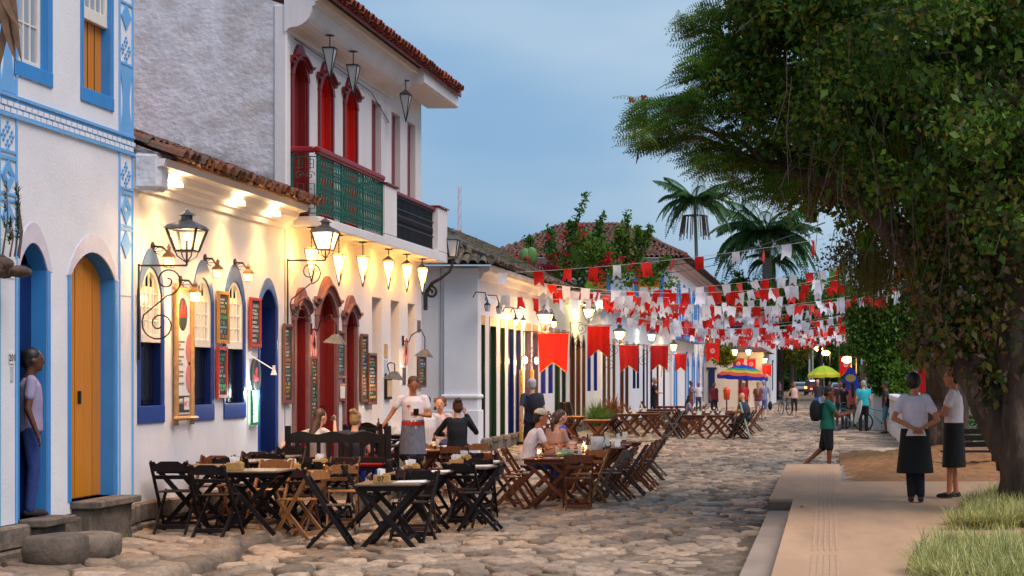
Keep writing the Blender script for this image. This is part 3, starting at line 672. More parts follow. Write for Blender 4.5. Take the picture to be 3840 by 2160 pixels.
# plinth stones, door slabs
rg = random.Random(9); y = 12.0
while y < 24.45:
    L_ = rg.uniform(.5,1.1)
    if y < Y1 and y+L_ > Y1: L_ = Y1-y
    if y > Y1: L_ = min(L_, 24.48-y)
    top = .5+rg.uniform(-.03,.02); xo = .10+rg.uniform(0,.05)
    for a,b in ((d1['ya'],d1['yb']),(d2['ya'],d2['yb'])):
        if a < y+L_/2 < b: top = .47
    MB().bev(FX-.25,FX+xo,y,y+L_-.02,.0,top*.55,.025).build('plinth_stone', stone_m, h1); MB().bev(FX-.25,FX+xo-.02,y+.03,y+L_-.03,top*.56,top,.02).build('plinth_stone', stone_m, h1); y += L_
for o in (d1,d2):
    MB().bev(FX-.2,FX+.28,o['ya']-.02,o['yb']+.06,o['za']-.075,o['za'],.012).build('door_slab', stone_m, h1)
    MB().bev(FX-.2,FX+.20,o['ya']+.02,o['yb'],.1,o['za']-.08,.02).build('door_stone', stone_m, h1)
MB().bev(FX,FX+.012,fy(22),fy(34.5),fz(28,916),fz(28,886),.003).build('number_plate', paper, h1, label='small white plate with the house number 201')
words('201',.09,iron,h1,on_wall(FX+.0135,fy(28),fz(28,901)))
MB().bev(FX,FX+.01,fy(25),fy(32),fz(28,960),fz(28,922),.003).build('meter_plate', mat('grey plate',(.5,.5,.52),.5), h1)
settle(h1, (FX,15.5,.2))
def boulder(px, pyb, L_, w_, h_, label, seed, Yd):
    rg = random.Random(seed); c = Vector((-7.22,Yd,sw(-7.2,Yd)-.06)); mb = MB().ball((0,0,h_*.45),(w_/2,L_/2,h_*.62),14,8)
    mb.v = [(max(-w_*.44,min(w_*.44,x*1.15))*(1+.05*math.sin(9*y)), max(-L_*.46,min(L_*.46,y*1.12)), min(z*1.15,h_*(.86+.02*math.sin(x*12+y*7)))) for x,y,z in mb.v]
    return tag(mb.build('step_stone', stone_m, None, True, c, rot=None) if False else mb.build('step_stone', stone_m, None, True, c), label, 'step stone', 'boulder steps at the blue doorway')
boulder(120,1405,.62,.56,.36,'squared dark mossy step stone below the open blue doorway',1,15.95)
boulder(195,1385,.66,.62,.31,'rounded grey step stone beside the squared one, nearer the ochre door',2,16.62)
# driftwood planter with a succulent and a bundle of dried palm leaves at the frame's left edge
t = thing('wall_planter','driftwood planter with a dark leggy succulent on the pilaster at the left edge','planter'); c = Vector((-7.64,15.72,2.97))
for i in range(6): MB().ball((c.x+rg.uniform(-.02,.12),c.y+rg.uniform(-.15,.16),c.z+rg.uniform(-.10,.03)),(rg.uniform(.07,.11),rg.uniform(.08,.17),rg.uniform(.05,.085)),9,6).build('driftwood', mat('dark driftwood',(.085,.055,.038),.9,.5,9,bump=.8,bscale=20), t, True)
for i in range(7):
    a = Vector((c.x+rg.uniform(0,.15),c.y+rg.uniform(-.1,.35),c.z+.05)); L_ = rg.uniform(.3,.75); b_ = a+Vector((rg.uniform(-.05,.1),rg.uniform(-.08,.1),L_))
    s = MB().tube([a,(a+b_)/2+Vector((.03,0,0)),b_],[.009,.007,.004],5).build('stem', twig_m, t)
    lf = MB()
    for k in range(26):
        q = a+(b_-a)*rg.uniform(.35,1); d_ = Vector((rg.uniform(-1,1),rg.uniform(-1,1),rg.uniform(.2,1))).normalized()*.07; e_ = d_.cross(Vector((0,0,1))).normalized()*.009; lf.add([q-e_,q+e_,q+d_],[(0,1,2)])
    lf.build('foliage', leaf_a, t, kind='stuff')
settle(t,c)
t = thing('dried_palm_bundle','bundle of dried brown palm leaves hanging at the top left corner','dried leaves'); c = W(18,-60,15.6)
for i in range(9):
    a = c+Vector((rg.uniform(-.05,.05),rg.uniform(-.05,.05),0)); L_ = rg.uniform(.5,.9); sw_ = rg.uniform(-.22,.28)
    mb = MB(); n_ = 6
    for k in range(n_+1):
        q = k/n_; wd = .035*math.sin(math.pi*min(1,.15+q*.85)); p = a+Vector((sw_*q*q,-.05*q,-L_*q)); mb.v += [(p.x-wd,p.y,p.z),(p.x+wd,p.y+.01,p.z)]
    mb.f = [(2*k,2*k+1,2*k+3,2*k+2) for k in range(n_)]; mb.m = [0]*n_; mb.build('leaf', dry_m, t)
settle(t,c)
# ---------------------------------------------------------------- low restaurant with navy windows and lamps under its eave
h2 = thing('restaurant_house','low white restaurant with dark blue arched windows and lamps glowing under its tiled eave','house')
Ya, Yb = fy(334), 24.5; X = FX
W1 = op(fy(352),fy(405),fz(380,1021),fz(380,672),.30,.14); W2 = op(fy(487),fy(531),fz(510,1018),fz(510,698),.30,.14); W3 = op(fy(567),fy(611),fz(590,1014),fz(590,707),.30,.14)
D4 = op(fy(653),fy(694),.45,fz(675,728),.24,.3)
wl = MB(); wall_sheet(wl,Ya,Yb,.45,4.12,[W1,W2,W3,D4],m=0,mr=1); wl.build('wall',[plaster,navy],h2)
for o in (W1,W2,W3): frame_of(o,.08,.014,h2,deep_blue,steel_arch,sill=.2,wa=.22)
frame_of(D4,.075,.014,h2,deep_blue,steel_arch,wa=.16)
MB().bev(X-.29,X-.25,D4['ya']+.01,D4['yb']-.01,.47,D4['zs']+.1,.004).build('door', navy, h2)
for a in (.25,.75): MB().bev(X-.25,X-.235,D4['ya']+.06+(a>.5)*.42,D4['ya']+.42+(a>.5)*.42,.7,2.4,.006).build('door_panel', navy, h2)
for o, pyb, pm in ((W1,862,380),(W2,874,510),(W3,878,590)):
    s = link('window', None, h2); xw = X-.022; y0,y1 = o['ya']+.005,o['yb']-.005; z0 = fz(pm,pyb); zs_ = o['zs']
    A = arch_pts(y0,y1,zs_,o['rise']-.01,12); B = arch_pts(y0+.055,y1-.055,zs_,o['rise']-.06,12)
    f = MB(); strip(f,B,A,xw-.03,xw+.02); f.bev(xw-.03,xw+.02,y0,y0+.055,z0,zs_,.004); f.bev(xw-.03,xw+.02,y1-.055,y1,z0,zs_,.004); f.bev(xw-.03,xw+.025,y0+.055,y1-.055,z0,z0+.10,.004); f.build('sash_frame', sash_w, s)
    cw = (y1-y0-.11)/4; rows = 4; rh = (zs_-z0-.1)/3
    for i in range(1,4): MB().bev(xw-.012,xw+.008,y0+.055+i*cw-.008,y0+.055+i*cw+.008,z0+.1,zs_+(o['rise']-.07)*math.sin(math.pi*(.12+.76*i/4))**.75,.003).build('glazing_bar', sash_w, s)
    for j in range(1,4): MB().bev(xw-.010,xw+.007,y0+.055,y1-.055,z0+.1+j*rh-.009,z0+.1+j*rh+.009,.003).build('glazing_bar', sash_w, s)
    for i in range(4):
        for j in range(3): MB().box(xw-.006,xw-.003,y0+.06+i*cw,y0+.05+(i+1)*cw,z0+.105+j*rh,z0+.09+(j+1)*rh).build('pane', pane_m, s)
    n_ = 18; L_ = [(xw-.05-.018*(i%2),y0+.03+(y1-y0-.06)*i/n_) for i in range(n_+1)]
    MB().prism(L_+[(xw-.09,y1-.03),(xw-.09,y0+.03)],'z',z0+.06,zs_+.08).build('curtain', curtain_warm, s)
    for k in (0,1):
        sh = MB().bev(xw-.10,xw-.07,y0+k*(y1-y0)*.52,y0+(y1-y0)*(.44+.56*k),o['za']+.01,z0+.05,.004).build('shutter', mat('near black navy paint',srgb(7,14,40),.4,.2,4), s)
        for i in range(2): MB().bev(xw-.069,xw-.06,y0+k*(y1-y0)*.52+.04+i*.17,y0+k*(y1-y0)*.52+.17+i*.17,o['za']+.06,z0-.05,.005).build('slat', mat('near black navy paint',srgb(7,14,40),.4), sh)
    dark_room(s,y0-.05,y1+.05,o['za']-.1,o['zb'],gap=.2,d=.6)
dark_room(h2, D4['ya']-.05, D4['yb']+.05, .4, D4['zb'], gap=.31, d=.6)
# eave: three stepped cornice mouldings, soffit, rafter end board, tiles
cor = MB()
prof = [(0,4.02),(.05,4.02),(.07,4.08),(.12,4.1),(.14,4.16),(.2,4.18),(.23,4.26),(.34,4.28),(.36,4.36),(0,4.36)]
cor.prism([(X+a,b) for a,b in prof],'y',Ya+.02,Yb-.02); cor.build('cornice', plaster, h2)
MB().bev(X+.30,X+.38,Ya+.35,Yb-.02,4.365,4.40,.004).build('eave_board', wood_l, h2)
MB().add([(X+.4,Ya+.02,4.37),(X+.4,Yb-.01,4.37),(-14,Yb-.01,6.55),(-14,Ya+.02,6.55)],[(0,1,2,3)]).build('roof_deck', tile_red, h2)
u = Vector((-1,0,.34)).normalized(); tiles(h2,(X+.47,Ya+.12,4.35),(0,1,0),u,25,6,tile_m,pitch=.215,rp=.40,limit=280,seed=4,jitter=.025)
MB().bev(X-.02,X+.30,Ya+.01,Ya+.30,4.0,4.44,.05).build('eave_end', lime_grey, h2)
for k,(px) in enumerate((440,600,690)):
    y = fy(px,X+.25); z = 4.17
    for q in (0,.16):
        MB().lathe([(.001,0),(.035,0),(.045,-.05),(.001,-.052)],(X+.24,y+q,z),8).build('spotlight', emit('spot lamp face',(1,.72,.35),26), h2)
    d = bpy.data.lights.new('spot','SPOT'); d.energy = 66; d.color = (1,.42,.085); d.spot_size = R(125); d.spot_blend = .9; d.shadow_soft_size = .05
    o = bpy.data.objects.new('spot',d); COL.objects.link(o); o.parent = h2; o.location = (X+.26,y+.08,z-.08); o.rotation_euler = (0,R(-12),0)
settle(h2,(X,21.8,.2))
# four small hooded wall lanterns
def wall_lantern(px, py0, py1, mpx, mpy, label, energy, glass=lamp_mid, wd=.15):
    t = thing('wall_lantern', label, 'wall lantern', (0,0,0), 0, 'hooded wall lanterns above the navy windows'); x = X+.27; y = fy(px,x); z0, z1 = fz(px,py1,x), fz(px,py0,x); h = (z1-z0)
    lantern(t,(x,y,z0+.01),wd*.8,wd*.62,h*.6,glass,False,mat('copper hood',(.16,.09,.05),.5,metal=.5),iron,False,roof_h=h*.42)
    ym, zm = fy(mpx), fz(mpx,mpy)
    MB().lathe([(.05,0),(.06,.01),(.04,.02)],(0,0,0),10).xf(Matrix.Translation((X,ym,zm)) @ Matrix.Rotation(R(90),4,'Y')).build('wall_plate', iron, t)
    MB().tube([(X,ym,zm),(X+.1,ym+.01,zm+.0),(X+.2,y-.01,zm-.02),(x,y,z1-.03),(x,y,z1-.08)],.011,6).tube([(X,ym,zm-.06)]+[(X+.08+.05*math.cos(a),ym+.005,zm-.05+.04*math.sin(a)) for a in [k*.6 for k in range(9)]],.005,4).build('arm', iron, t, True)
    if energy: point(t,(x+.02,y,z0+h*.25),energy,(1,.55,.17),.04)
    settle(t,(X,ym,zm))
wall_lantern(425,631,675,383,620,'small hooded wall lantern over the first navy window behind the big lantern',9)
wall_lantern(491,721,761,453,705,'dazzling hooded wall lantern above the bamboo framed menu banner',24,lamp_hot)
wall_lantern(548,665,701,515,650,'hooded wall lantern with dim amber glass over the second navy window',5)
wall_lantern(625,676,710,590,661,'hooded wall lantern above the third navy window next to the green chalkboard',8)
street_lamp(471,668,19.25,.41,.36,clear_glass,'big near street lantern with clear amber glass at the blue trimmed house corner',9,-7.23)
street_lamp(818,655,24.55,.38,.37,lamp_hot,'glowing street lantern on a scrolled bracket beside the green balcony',22,-7.23)
# boards and signs on the wall
frame_y, frame_r, frame_b = mat('ochre board frame',(.42,.2,.05),.5), mat('red board frame',(.42,.03,.025),.45), mat('brown board frame',(.17,.055,.03),.5)
chalk_board(540,568,733,864,frame_y,slate,'tall ochre framed chalkboard between the second and third navy windows',seed=1)
chalk_board(538.5,563,872,1002,frame_r,slate,'red framed chalkboard with a price of 19,90, hung below the ochre framed one',seed=3,inks=[chalk_g,chalk_r,chalk_w])
words('19,90',.13,chalk_g,bpy.data.objects['menu_board.001'],Matrix.Translation((.0065,0,.13))@on_wall(0,0,0))
chalk_board(622,648,749,873.5,frame_r,slate,'red framed green chalkboard hung left of the navy door',seed=5,inks=[chalk_w])
chalk_board(625,643,982,1069,mat('green board frame',(.03,.2,.12),.5),emit('self glowing menu sheet',(.75,1,.85),.9),'small green framed menu with a bright lit sheet low beside the navy door',seed=7,inks=[chalk_g])  # brightness of the menu sheet put in as its own glow
t = thing('menu_banner','long white paper menu banner in a bamboo frame between the navy windows','menu banner'); bam = mat('bamboo',(.42,.24,.09),.45,.25,14)
y0,y1 = fy(433),fy(473); z0,z1 = fz(453,1052),fz(453,728)
for y in (y0,y1): MB().tube([(X+.05,y,z0-.08)]+[(X+.05+(k%2)*.004,y,z0+(z1-z0)*k/9) for k in range(10)]+[(X+.05,y,z1+.06)],.03,8).build('bamboo_pole', bam, t, True)
for z in (z0,z1): MB().tube([(X+.07,y0-.1,z),(X+.07,y1+.1,z)],.026,8).build('bamboo_rail', bam, t, True)
MB().box(X+.03,X+.036,y0+.03,y1-.03,z0+.05,z1-.04).build('sheet', paper, t)
ym = (y0+y1)/2; xs = X+.038; wr = mat('red print',(.55,.06,.08),.6); pk = mat('rose print',(.62,.22,.22),.6)
MB().prism([(ym-.02+.15*math.cos(a),z1-.3+.2*math.sin(a)) for a in np.linspace(0,2*math.pi,20,False)],'x',xs,xs+.002).build('oval_print', slate, t)
lg = MB(); [lg.beam((xs+.004,ym-.11+k*.03,z1-.33),(xs+.004,ym-.09+k*.03,z1-.24+.05*(k%3)),.016,.002,(1,0,0)) for k in range(7)]; lg.beam((xs+.004,ym-.12,z1-.33),(xs+.004,ym+.1,z1-.32),.03,.002,(1,0,0)); lg.build('swirl_print', wr, t)
pr = MB(); rg = random.Random(2); z = z1-.62
while z > z0+.34:
    L_ = rg.uniform(.1,.24); pr.box(xs,xs+.0015,y0+.06,y0+.06+L_,z-.02,z); z -= rg.choice([.04,.05,.09])
pr.build('print_lines', mat('grey print',(.22,.21,.21),.7), t)
for zc in (z1-.72,z1-1.06): MB().prism([(y1-.035-.14*abs(math.sin(a)),zc+.19*math.cos(a)) for a in np.linspace(0,math.pi,14)]+[(y1-.034,zc)],'x',xs,xs+.0015).build('food_print', pk, t)
MB().box(xs,xs+.002,y0+.05,y1-.05,z0+.07,z0+.27).build('print_block', mat('dark print',(.06,.05,.05),.6), t); MB().box(xs+.002,xs+.004,ym+.02,y1-.07,z0+.1,z0+.25).build('print_patch', paper, t)
words('Nº 1',.09,wr,t,on_wall(xs+.005,(ym+y1)/2-.02,z0+.17)); words('WIFI',.09,paper,t,on_wall(xs+.003,(ym+y0)/2+.02,z0+.2)); settle(t,(X,ym,z0))
def oval_sign(px, py, ry, rz, label, face, rim, logo, x=X+.03):
    t = thing('oval_sign', label, 'sign'); y, z = fy(px), fz(px,py); A = np.linspace(0,2*math.pi,24,False)
    MB().prism([(y+ry*math.cos(a),z+rz*math.sin(a)) for a in A],'x',x-.03,x).build('sign_face', face, t)
    strip(MB(),[(y+ry*.93*math.cos(a),z+rz*.93*math.sin(a)) for a in list(A)+[0]],[(y+ry*math.cos(a),z+rz*math.sin(a)) for a in list(A)+[0]],x,x+.014).build('sign_rim', rim, t)
    g = MB()
    for (a,b,c,d,w_) in logo: g.beam((x+.003,y+a*ry,z+b*rz),(x+.003,y+c*ry,z+d*rz),w_,.004,(1,0,0))
    g.build('emblem', wr, t); settle(t,(x,y,z))
oval_sign(639,943,.16,.225,'black oval sign with a red swirl logo beside the navy door',slate_b,iron_w,[(-.5,-.3,.5,-.25,.05),(-.3,-.2,0,.4,.03),(0,-.2,.25,.45,.03),(-.5,-.1,.1,.1,.03)])
t = thing('sign_spotlight','small white wall spotlight on a thin arm above the black oval sign','spotlight'); a = Vector((X,fy(628),fz(628,893))); b_ = a+Vector((.32,.02,-.2))
MB().lathe([(.05,0),(.05,.02)],(0,0,0),10).xf(Matrix.Translation(a)@Matrix.Rotation(R(90),4,'Y')).build('wall_plate', paper, t); MB().tube([a,b_],.009,6).build('arm', paper, t)
MB().lathe([(.02,.06),(.022,0),(.045,-.07),(.001,-.06)],b_,10).build('head', paper, t); point(t,(X+.16,fy(634),fz(634,990)),7,(.8,1,.95),.03); settle(t,a)
# ---------------------------------------------------------------- tall house with red doors, balcony and cone lanterns
h3 = thing('balcony_house','tall two-storey white house with red arched doors, green iron balcony and row of cone lanterns','house')
Ya, Yb = 24.53, 32.72; X = FX; ZT = 7.25
def o3(pa,pb,pyb_top,za,rise=0,d=.2,pt=0,pm=None): pm = pm or (pa+pb)/2; return op(fy(pa),fy(pb),za,fz(pm,pyb_top),rise,d,pt=pt)
L1,L2,L3 = o3(738.5,769,767,.5,.24,d=.13), o3(796,841,736.6,.5,.36,d=.15,pt=.15), o3(865,891,783,.5,.24,d=.12)
for o in (L1,L2,L3): o['mr'] = 1
NR = [op(fy(a),fy(b),.95,3.28,0,.32) for a,b in ((936,960),(983,1005),(1026,1044))]
U1,U2,U3 = [op(fy(a),fy(b),4.24,6.58,.28,.11) for a,b in ((734,768),(803,832),(866,893))]
UR = [op(fy(a),fy(b),4.24,6.65,0,.10) for a,b in ((935,959),(985,1007),(1025,1045))]
U1['mr'] = 1; U2['mr'] = U3['mr'] = 2
wl = MB(); wall_sheet(wl,Ya,Yb,.45,4.15,[L1,L2,L3]+NR,m=0,mr=0); wall_sheet(wl,Ya,Yb,4.15,ZT,[U1,U2,U3]+UR,m=0,mr=0)
wl.add([(X,Yb,.45),(-14,Yb,.45),(-14,Yb,ZT),(X,Yb,ZT)],[(0,1,2,3)]); wl.build('wall',[plaster,oxblood,redpaint],h3)
# grey limewashed side wall above the restaurant roof, with mould along the roof line
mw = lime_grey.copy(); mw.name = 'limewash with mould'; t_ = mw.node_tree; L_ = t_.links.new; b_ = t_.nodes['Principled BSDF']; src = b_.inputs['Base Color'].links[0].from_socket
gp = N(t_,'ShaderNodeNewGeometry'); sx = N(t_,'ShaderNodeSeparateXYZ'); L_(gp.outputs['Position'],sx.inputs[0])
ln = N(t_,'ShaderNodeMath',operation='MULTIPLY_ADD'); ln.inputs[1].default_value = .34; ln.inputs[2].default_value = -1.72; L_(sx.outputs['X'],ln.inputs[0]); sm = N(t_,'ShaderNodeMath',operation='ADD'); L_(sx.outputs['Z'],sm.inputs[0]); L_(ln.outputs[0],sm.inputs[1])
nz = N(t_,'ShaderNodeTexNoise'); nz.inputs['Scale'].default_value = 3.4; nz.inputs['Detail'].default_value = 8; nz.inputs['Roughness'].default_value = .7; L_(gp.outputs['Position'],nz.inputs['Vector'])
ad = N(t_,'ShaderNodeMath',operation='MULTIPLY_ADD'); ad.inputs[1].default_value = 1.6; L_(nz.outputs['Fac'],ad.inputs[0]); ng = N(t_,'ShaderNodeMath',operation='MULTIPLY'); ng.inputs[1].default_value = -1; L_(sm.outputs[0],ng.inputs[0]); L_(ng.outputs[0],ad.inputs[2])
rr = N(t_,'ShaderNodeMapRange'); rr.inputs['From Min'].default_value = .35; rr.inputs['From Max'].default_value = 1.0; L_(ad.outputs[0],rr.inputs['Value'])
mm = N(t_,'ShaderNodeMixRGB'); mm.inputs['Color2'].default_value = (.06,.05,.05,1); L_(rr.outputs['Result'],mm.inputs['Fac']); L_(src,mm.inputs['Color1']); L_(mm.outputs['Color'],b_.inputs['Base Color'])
MB().add([(X,Ya,.4),(-14,Ya,.4),(-14,Ya,9.2),(X-.0,Ya,ZT+.0)],[(3,2,1,0)]).build('side_wall', mw, h3)
MB().bev(X-.16,X+.03,Ya-.03,Ya+.16,4.6,ZT,.02).build('corner_pilaster', plaster, h3)
frm_col = oxblood
for o in (L1,L2,L3): frame_of(o,.09,.05,h3,rose,rose,wa=.26,ear=.02)
for o in (U1,U2,U3): frame_of(o,.08,.04,h3,oxblood,oxblood,wa=.22,ear=.02)
def hood(o, rise, m, w_=.15, zoff=.14):                     # curved hood mould with upturned ends
    a, b = o['ya']-.17, o['yb']+.17; n_ = 14; pts = []
    for i in range(n_+1):
        t = i/n_; pts.append((a+(b-a)*t, o['zs']+zoff+rise*math.sin(math.pi*min(1,max(0,(t-.1)/.8)))**1.25+(.03 if i in (0,n_) else 0)))
    g = MB()
    strip(g,pts,[(p[0],p[1]+.05) for p in pts],X+.02,X+.07); strip(g,[(p[0],p[1]+.051) for p in pts],[(p[0],p[1]+.085) for p in pts],X+.015,X+.11)
    g.build('hood_mould', m, h3)
hood(L1,.17,rose,zoff=.12); hood(L2,.26,rose,zoff=.16); hood(L3,.17,rose,zoff=.12); hood(U1,.13,oxblood); hood(U2,.13,oxblood); hood(U3,.13,oxblood)
def leaf_door(o, m, name='door', open_=.0, glass=None, lites=False):
    xd = X-o['d']+.01; d = MB().prism(inset(o,xd),'x',xd-.05,xd).build(name,m,h3); w_ = o['yb']-o['ya']
    for k in (0,1):
        y0 = o['ya']+.05+k*w_/2; y1 = y0+w_/2-.09
        for za,zb in ((o['za']+.12,o['za']+.85),(o['za']+.95,o['zs']-.1)): MB().bev(xd,xd+.014,y0,y1,za,zb,.008).build('door_panel', m, d)
    if lites:
        for i in range(5): MB().box(xd+.015,xd+.018,o['ya']+w_*.42,o['ya']+w_*.52,o['za']+.9+i*.36,o['za']+1.2+i*.36).build('lite', mat('stained lite',(.4,.33,.2),.4), d)
    return d
leaf_door(L1,oxblood); leaf_door(L2,oxblood,lites=True); leaf_door(L3,oxblood)
leaf_door(U1,oxblood,lites=False); leaf_door(U2,redpaint); leaf_door(U3,redpaint)
cream = mat('cream shutter',(.62,.50,.36),.6,.06)
for o in NR: MB().box(X-.34,X-.315,o['ya'],o['yb'],o['za'],o['zb']).build('niche_panel', cream, h3)
for o in UR:
    d = MB().box(X-.13,X-.10,o['ya'],o['yb'],o['za'],o['zb']).build('door', oxblood, h3); MB().bev(X-.03,X+.004,o['ya']-.001,o['ya']+.07,o['za'],o['zb']-.005,.004).build('jamb', oxblood, h3)
    MB().bev(X-.10,X-.09,o['ya']+.1,o['yb']-.1,4.4,6.5,.01).build('door_panel', oxblood, d)
for o in NR: MB().bev(X-.32,X+.03,o['ya']-.03,o['yb']+.03,.9,.96,.01).build('sill', plaster, h3)
for o in (L1,L2,L3): MB().bev(X-.2,X+.22,o['ya']-.03,o['yb']+.04,.36,.5,.02).build('door_step', stone_m, h3)
y = Ya+.02
while y < Yb-.4: L_ = rg.uniform(.55,1.0); MB().bev(X-.2,X+.09,y,min(Yb,y+L_)-.02,.1,.46,.025).build('plinth_stone', stone_m, h3); y += L_
# cornice: coved near part, boxed far part
cove = [(0,6.86),(.03,6.86),(.05,6.9),(.10,6.92)]+[(.10+.30*math.sin(a),6.92+.30*(1-math.cos(a))) for a in [k*math.pi/12 for k in range(1,7)]]+[(.44,7.24),(.44,7.29),(.50,7.31),(.52,7.38),(0,7.38)]
MB().prism([(X+a,b) for a,b in cove],'y',Ya-.05,30.4).build('cornice', plaster, h3)
MB().prism([(X,7.13),(X+.56,7.13),(X+.6,7.16),(X+.6,7.40),(X,7.40)],'y',30.4,Yb+.5).build('boxed_eave', plaster, h3)
MB().tube([(X+.04,Ya+.3,6.82),(X+.05,27,6.78),(X+.04,29,6.74),(X+.03,30.2,6.4)],.008,4).build('cable', iron, h3)
MB().add([(X+.62,Ya-.1,7.42),(X+.62,Yb+.5,7.42),(-14.3,Yb+.5,9.7),(-14.3,Ya-.1,9.7)],[(0,1,2,3)]).build('roof_deck', tile_red, h3)
u = Vector((-1,0,.36)).normalized(); tiles(h3,(X+.70,Ya-.06,7.38),(0,1,0),u,41,3,tile_red,pitch=.208,rp=.4,limit=250,seed=6,jitter=.014)
MB().bev(X+.63,X+.66,Ya-.05,Yb+.5,7.34,7.43,.01).build('eave_board', oxblood, h3)
MB().tube([(X-2.2,27.2,8.1),(X-2.2,27.2,9.6)],.012,5).build('lightning_rod', iron, h3)
# green balcony: slab, posts, rail, lattice panels
yA, yB, zs, zr = Ya+.22, 28.33, 4.23, 5.16; xF = X+.40
MB().bev(X,xF+.06,yA-.06,yB,4.09,zs,.012).build('balcony_slab', plaster, h3)
hr = MB(); hr.bev(xF-.05,xF+.05,yA-.05,yB+.02,zr,zr+.085,.02); hr.bev(xF-.035,xF+.035,yA-.04,yB,zr-.03,zr,.008); hr.bev(X,xF-.05,yA-.05,yA+.05,zr,zr+.085,.02); hr.build('handrail', redpaint if False else mat('red handrail',srgb(140,24,30),.4), h3)
for y in (yA,yA+1.2,yA+2.4,yB-.03): MB().bev(xF-.018,xF+.018,y-.018,y+.018,zs-.02,zr,.004).build('railing_post', green_iron, h3)
MB().bev(X+.01,X+.045,yA-.018,yA+.018,zs-.02,zr,.004).build('railing_post', green_iron, h3)
def lattice(x, ya, yb, along='y'):
    g = MB(); P = (lambda a,z: (x,a,z)) if along == 'y' else (lambda a,z: (a,x,z))
    n_ = max(2,int(round((yb-ya)/.135))); s_ = (yb-ya)/n_
    for z in (zs+.06,zs+.20,zs+.36,zs+.46,zs+.62,zs+.72,zr-.14,zr-.03): g.beam(P(ya,z),P(yb,z),.014,.014)
    for i in range(n_):
        a = ya+i*s_
        g.beam(P(a,zs+.06),P(a,zr-.03),.01,.01)
        for zb_, h in ((zs+.20,.16),(zs+.46,.16),(zs+.72,.13)):
            pts = [P(a+s_*.5+s_*.42*math.cos(q),zb_+h/2+h*.46*math.sin(q)) for q in [k*math.pi/4 for k in range(9)]]; g.tube(pts,.009,4,caps=False)
        for zb_, h in ((zs+.36,.10),(zs+.62,.10),(zr-.14,.11),(zs+.06,.14)): g.beam(P(a,zb_),P(a+s_,zb_+h),.011,.011); g.beam(P(a+s_,zb_),P(a,zb_+h),.011,.011)
    return g
for k in range(3):
    a, b = [yA,yA+1.2,yA+2.4,yB-.03][k:k+2]; lattice(xF,a+.02,b-.02).build('railing_panel', green_iron, h3)
g = MB()                                                    # end panel with key and scroll ironwork
g.beam((X+.05,yA,zs+.05),(xF,yA,zs+.05),.014,.014); g.beam((X+.05,yA,zr-.06),(xF,yA,zr-.06),.014,.014)
for cx in (X+.13,X+.29):
    for zc,s_ in ((zs+.2,.065),(zs+.4,.065),(zr-.16,.05)):
        q = [(-1,-1),(1,-1),(1,1),(-.4,1),(-.4,0),(.4,0)]; g.tube([(cx+a*s_,yA,zc+b*s_*1.2) for a,b in q],.007,4)
    g.tube([(p[0],yA,p[1]) for p in scroll(cx,zs+.60,.07,1.3,0,1,16)],.007,4); g.beam((cx,yA,zs+.05),(cx,yA,zs+.12),.01,.01); g.beam((cx,yA,zs+.68),(cx,yA,zr-.06),.01,.01)
g.build('railing_panel', green_iron, h3)
# second balcony: masonry piers and dark bars
xG = X+.45; yC, yD = 28.36, 32.95; mbz = MB()
MB().bev(X,xG,yC,yD,4.10,4.28,.012).build('balcony_slab', plaster, h3)
for a,b in ((yC,yC+.75),(yD-.75,yD)):
    MB().bev(xG-.28 if a != yC else X+.01,xG-.003,a+.002,b,4.285,5.11,.012).build('parapet_pier', plaster, h3); MB().bev(xG-.31 if a != yC else X+.01,xG+.03,a-.02,b+.03,5.113,5.145,.006).build('pier_cap', oxblood, h3)
MB().bev(X+.01,xG-.1,yD-.12,yD-.002,4.285,5.1,.01).build('parapet_end', plaster, h3)
MB().bev(xG-.17,xG-.05,yC+.75,yD-.75,5.04,5.10,.01).build('handrail', oxblood, h3)
y = yC+.79
bar = MB().bev(-.011,.011,-.011,.011,0,.75,.003).tube([(0,0,.3),(0,0,.34),(0,0,.41),(0,0,.45)],[.011,.024,.024,.011],6).mesh('baluster', iron)
while y < yD-.77: link('baluster', bar, h3, (xG-.11,y,4.285)); y += .085
for z in (4.31,4.55,4.82,5.02): MB().box(xG-.125,xG-.095,yC+.75,yD-.75,z-.012,z+.012).build('rail_bar', iron, h3)
settle(h3,(X,28.6,.3))
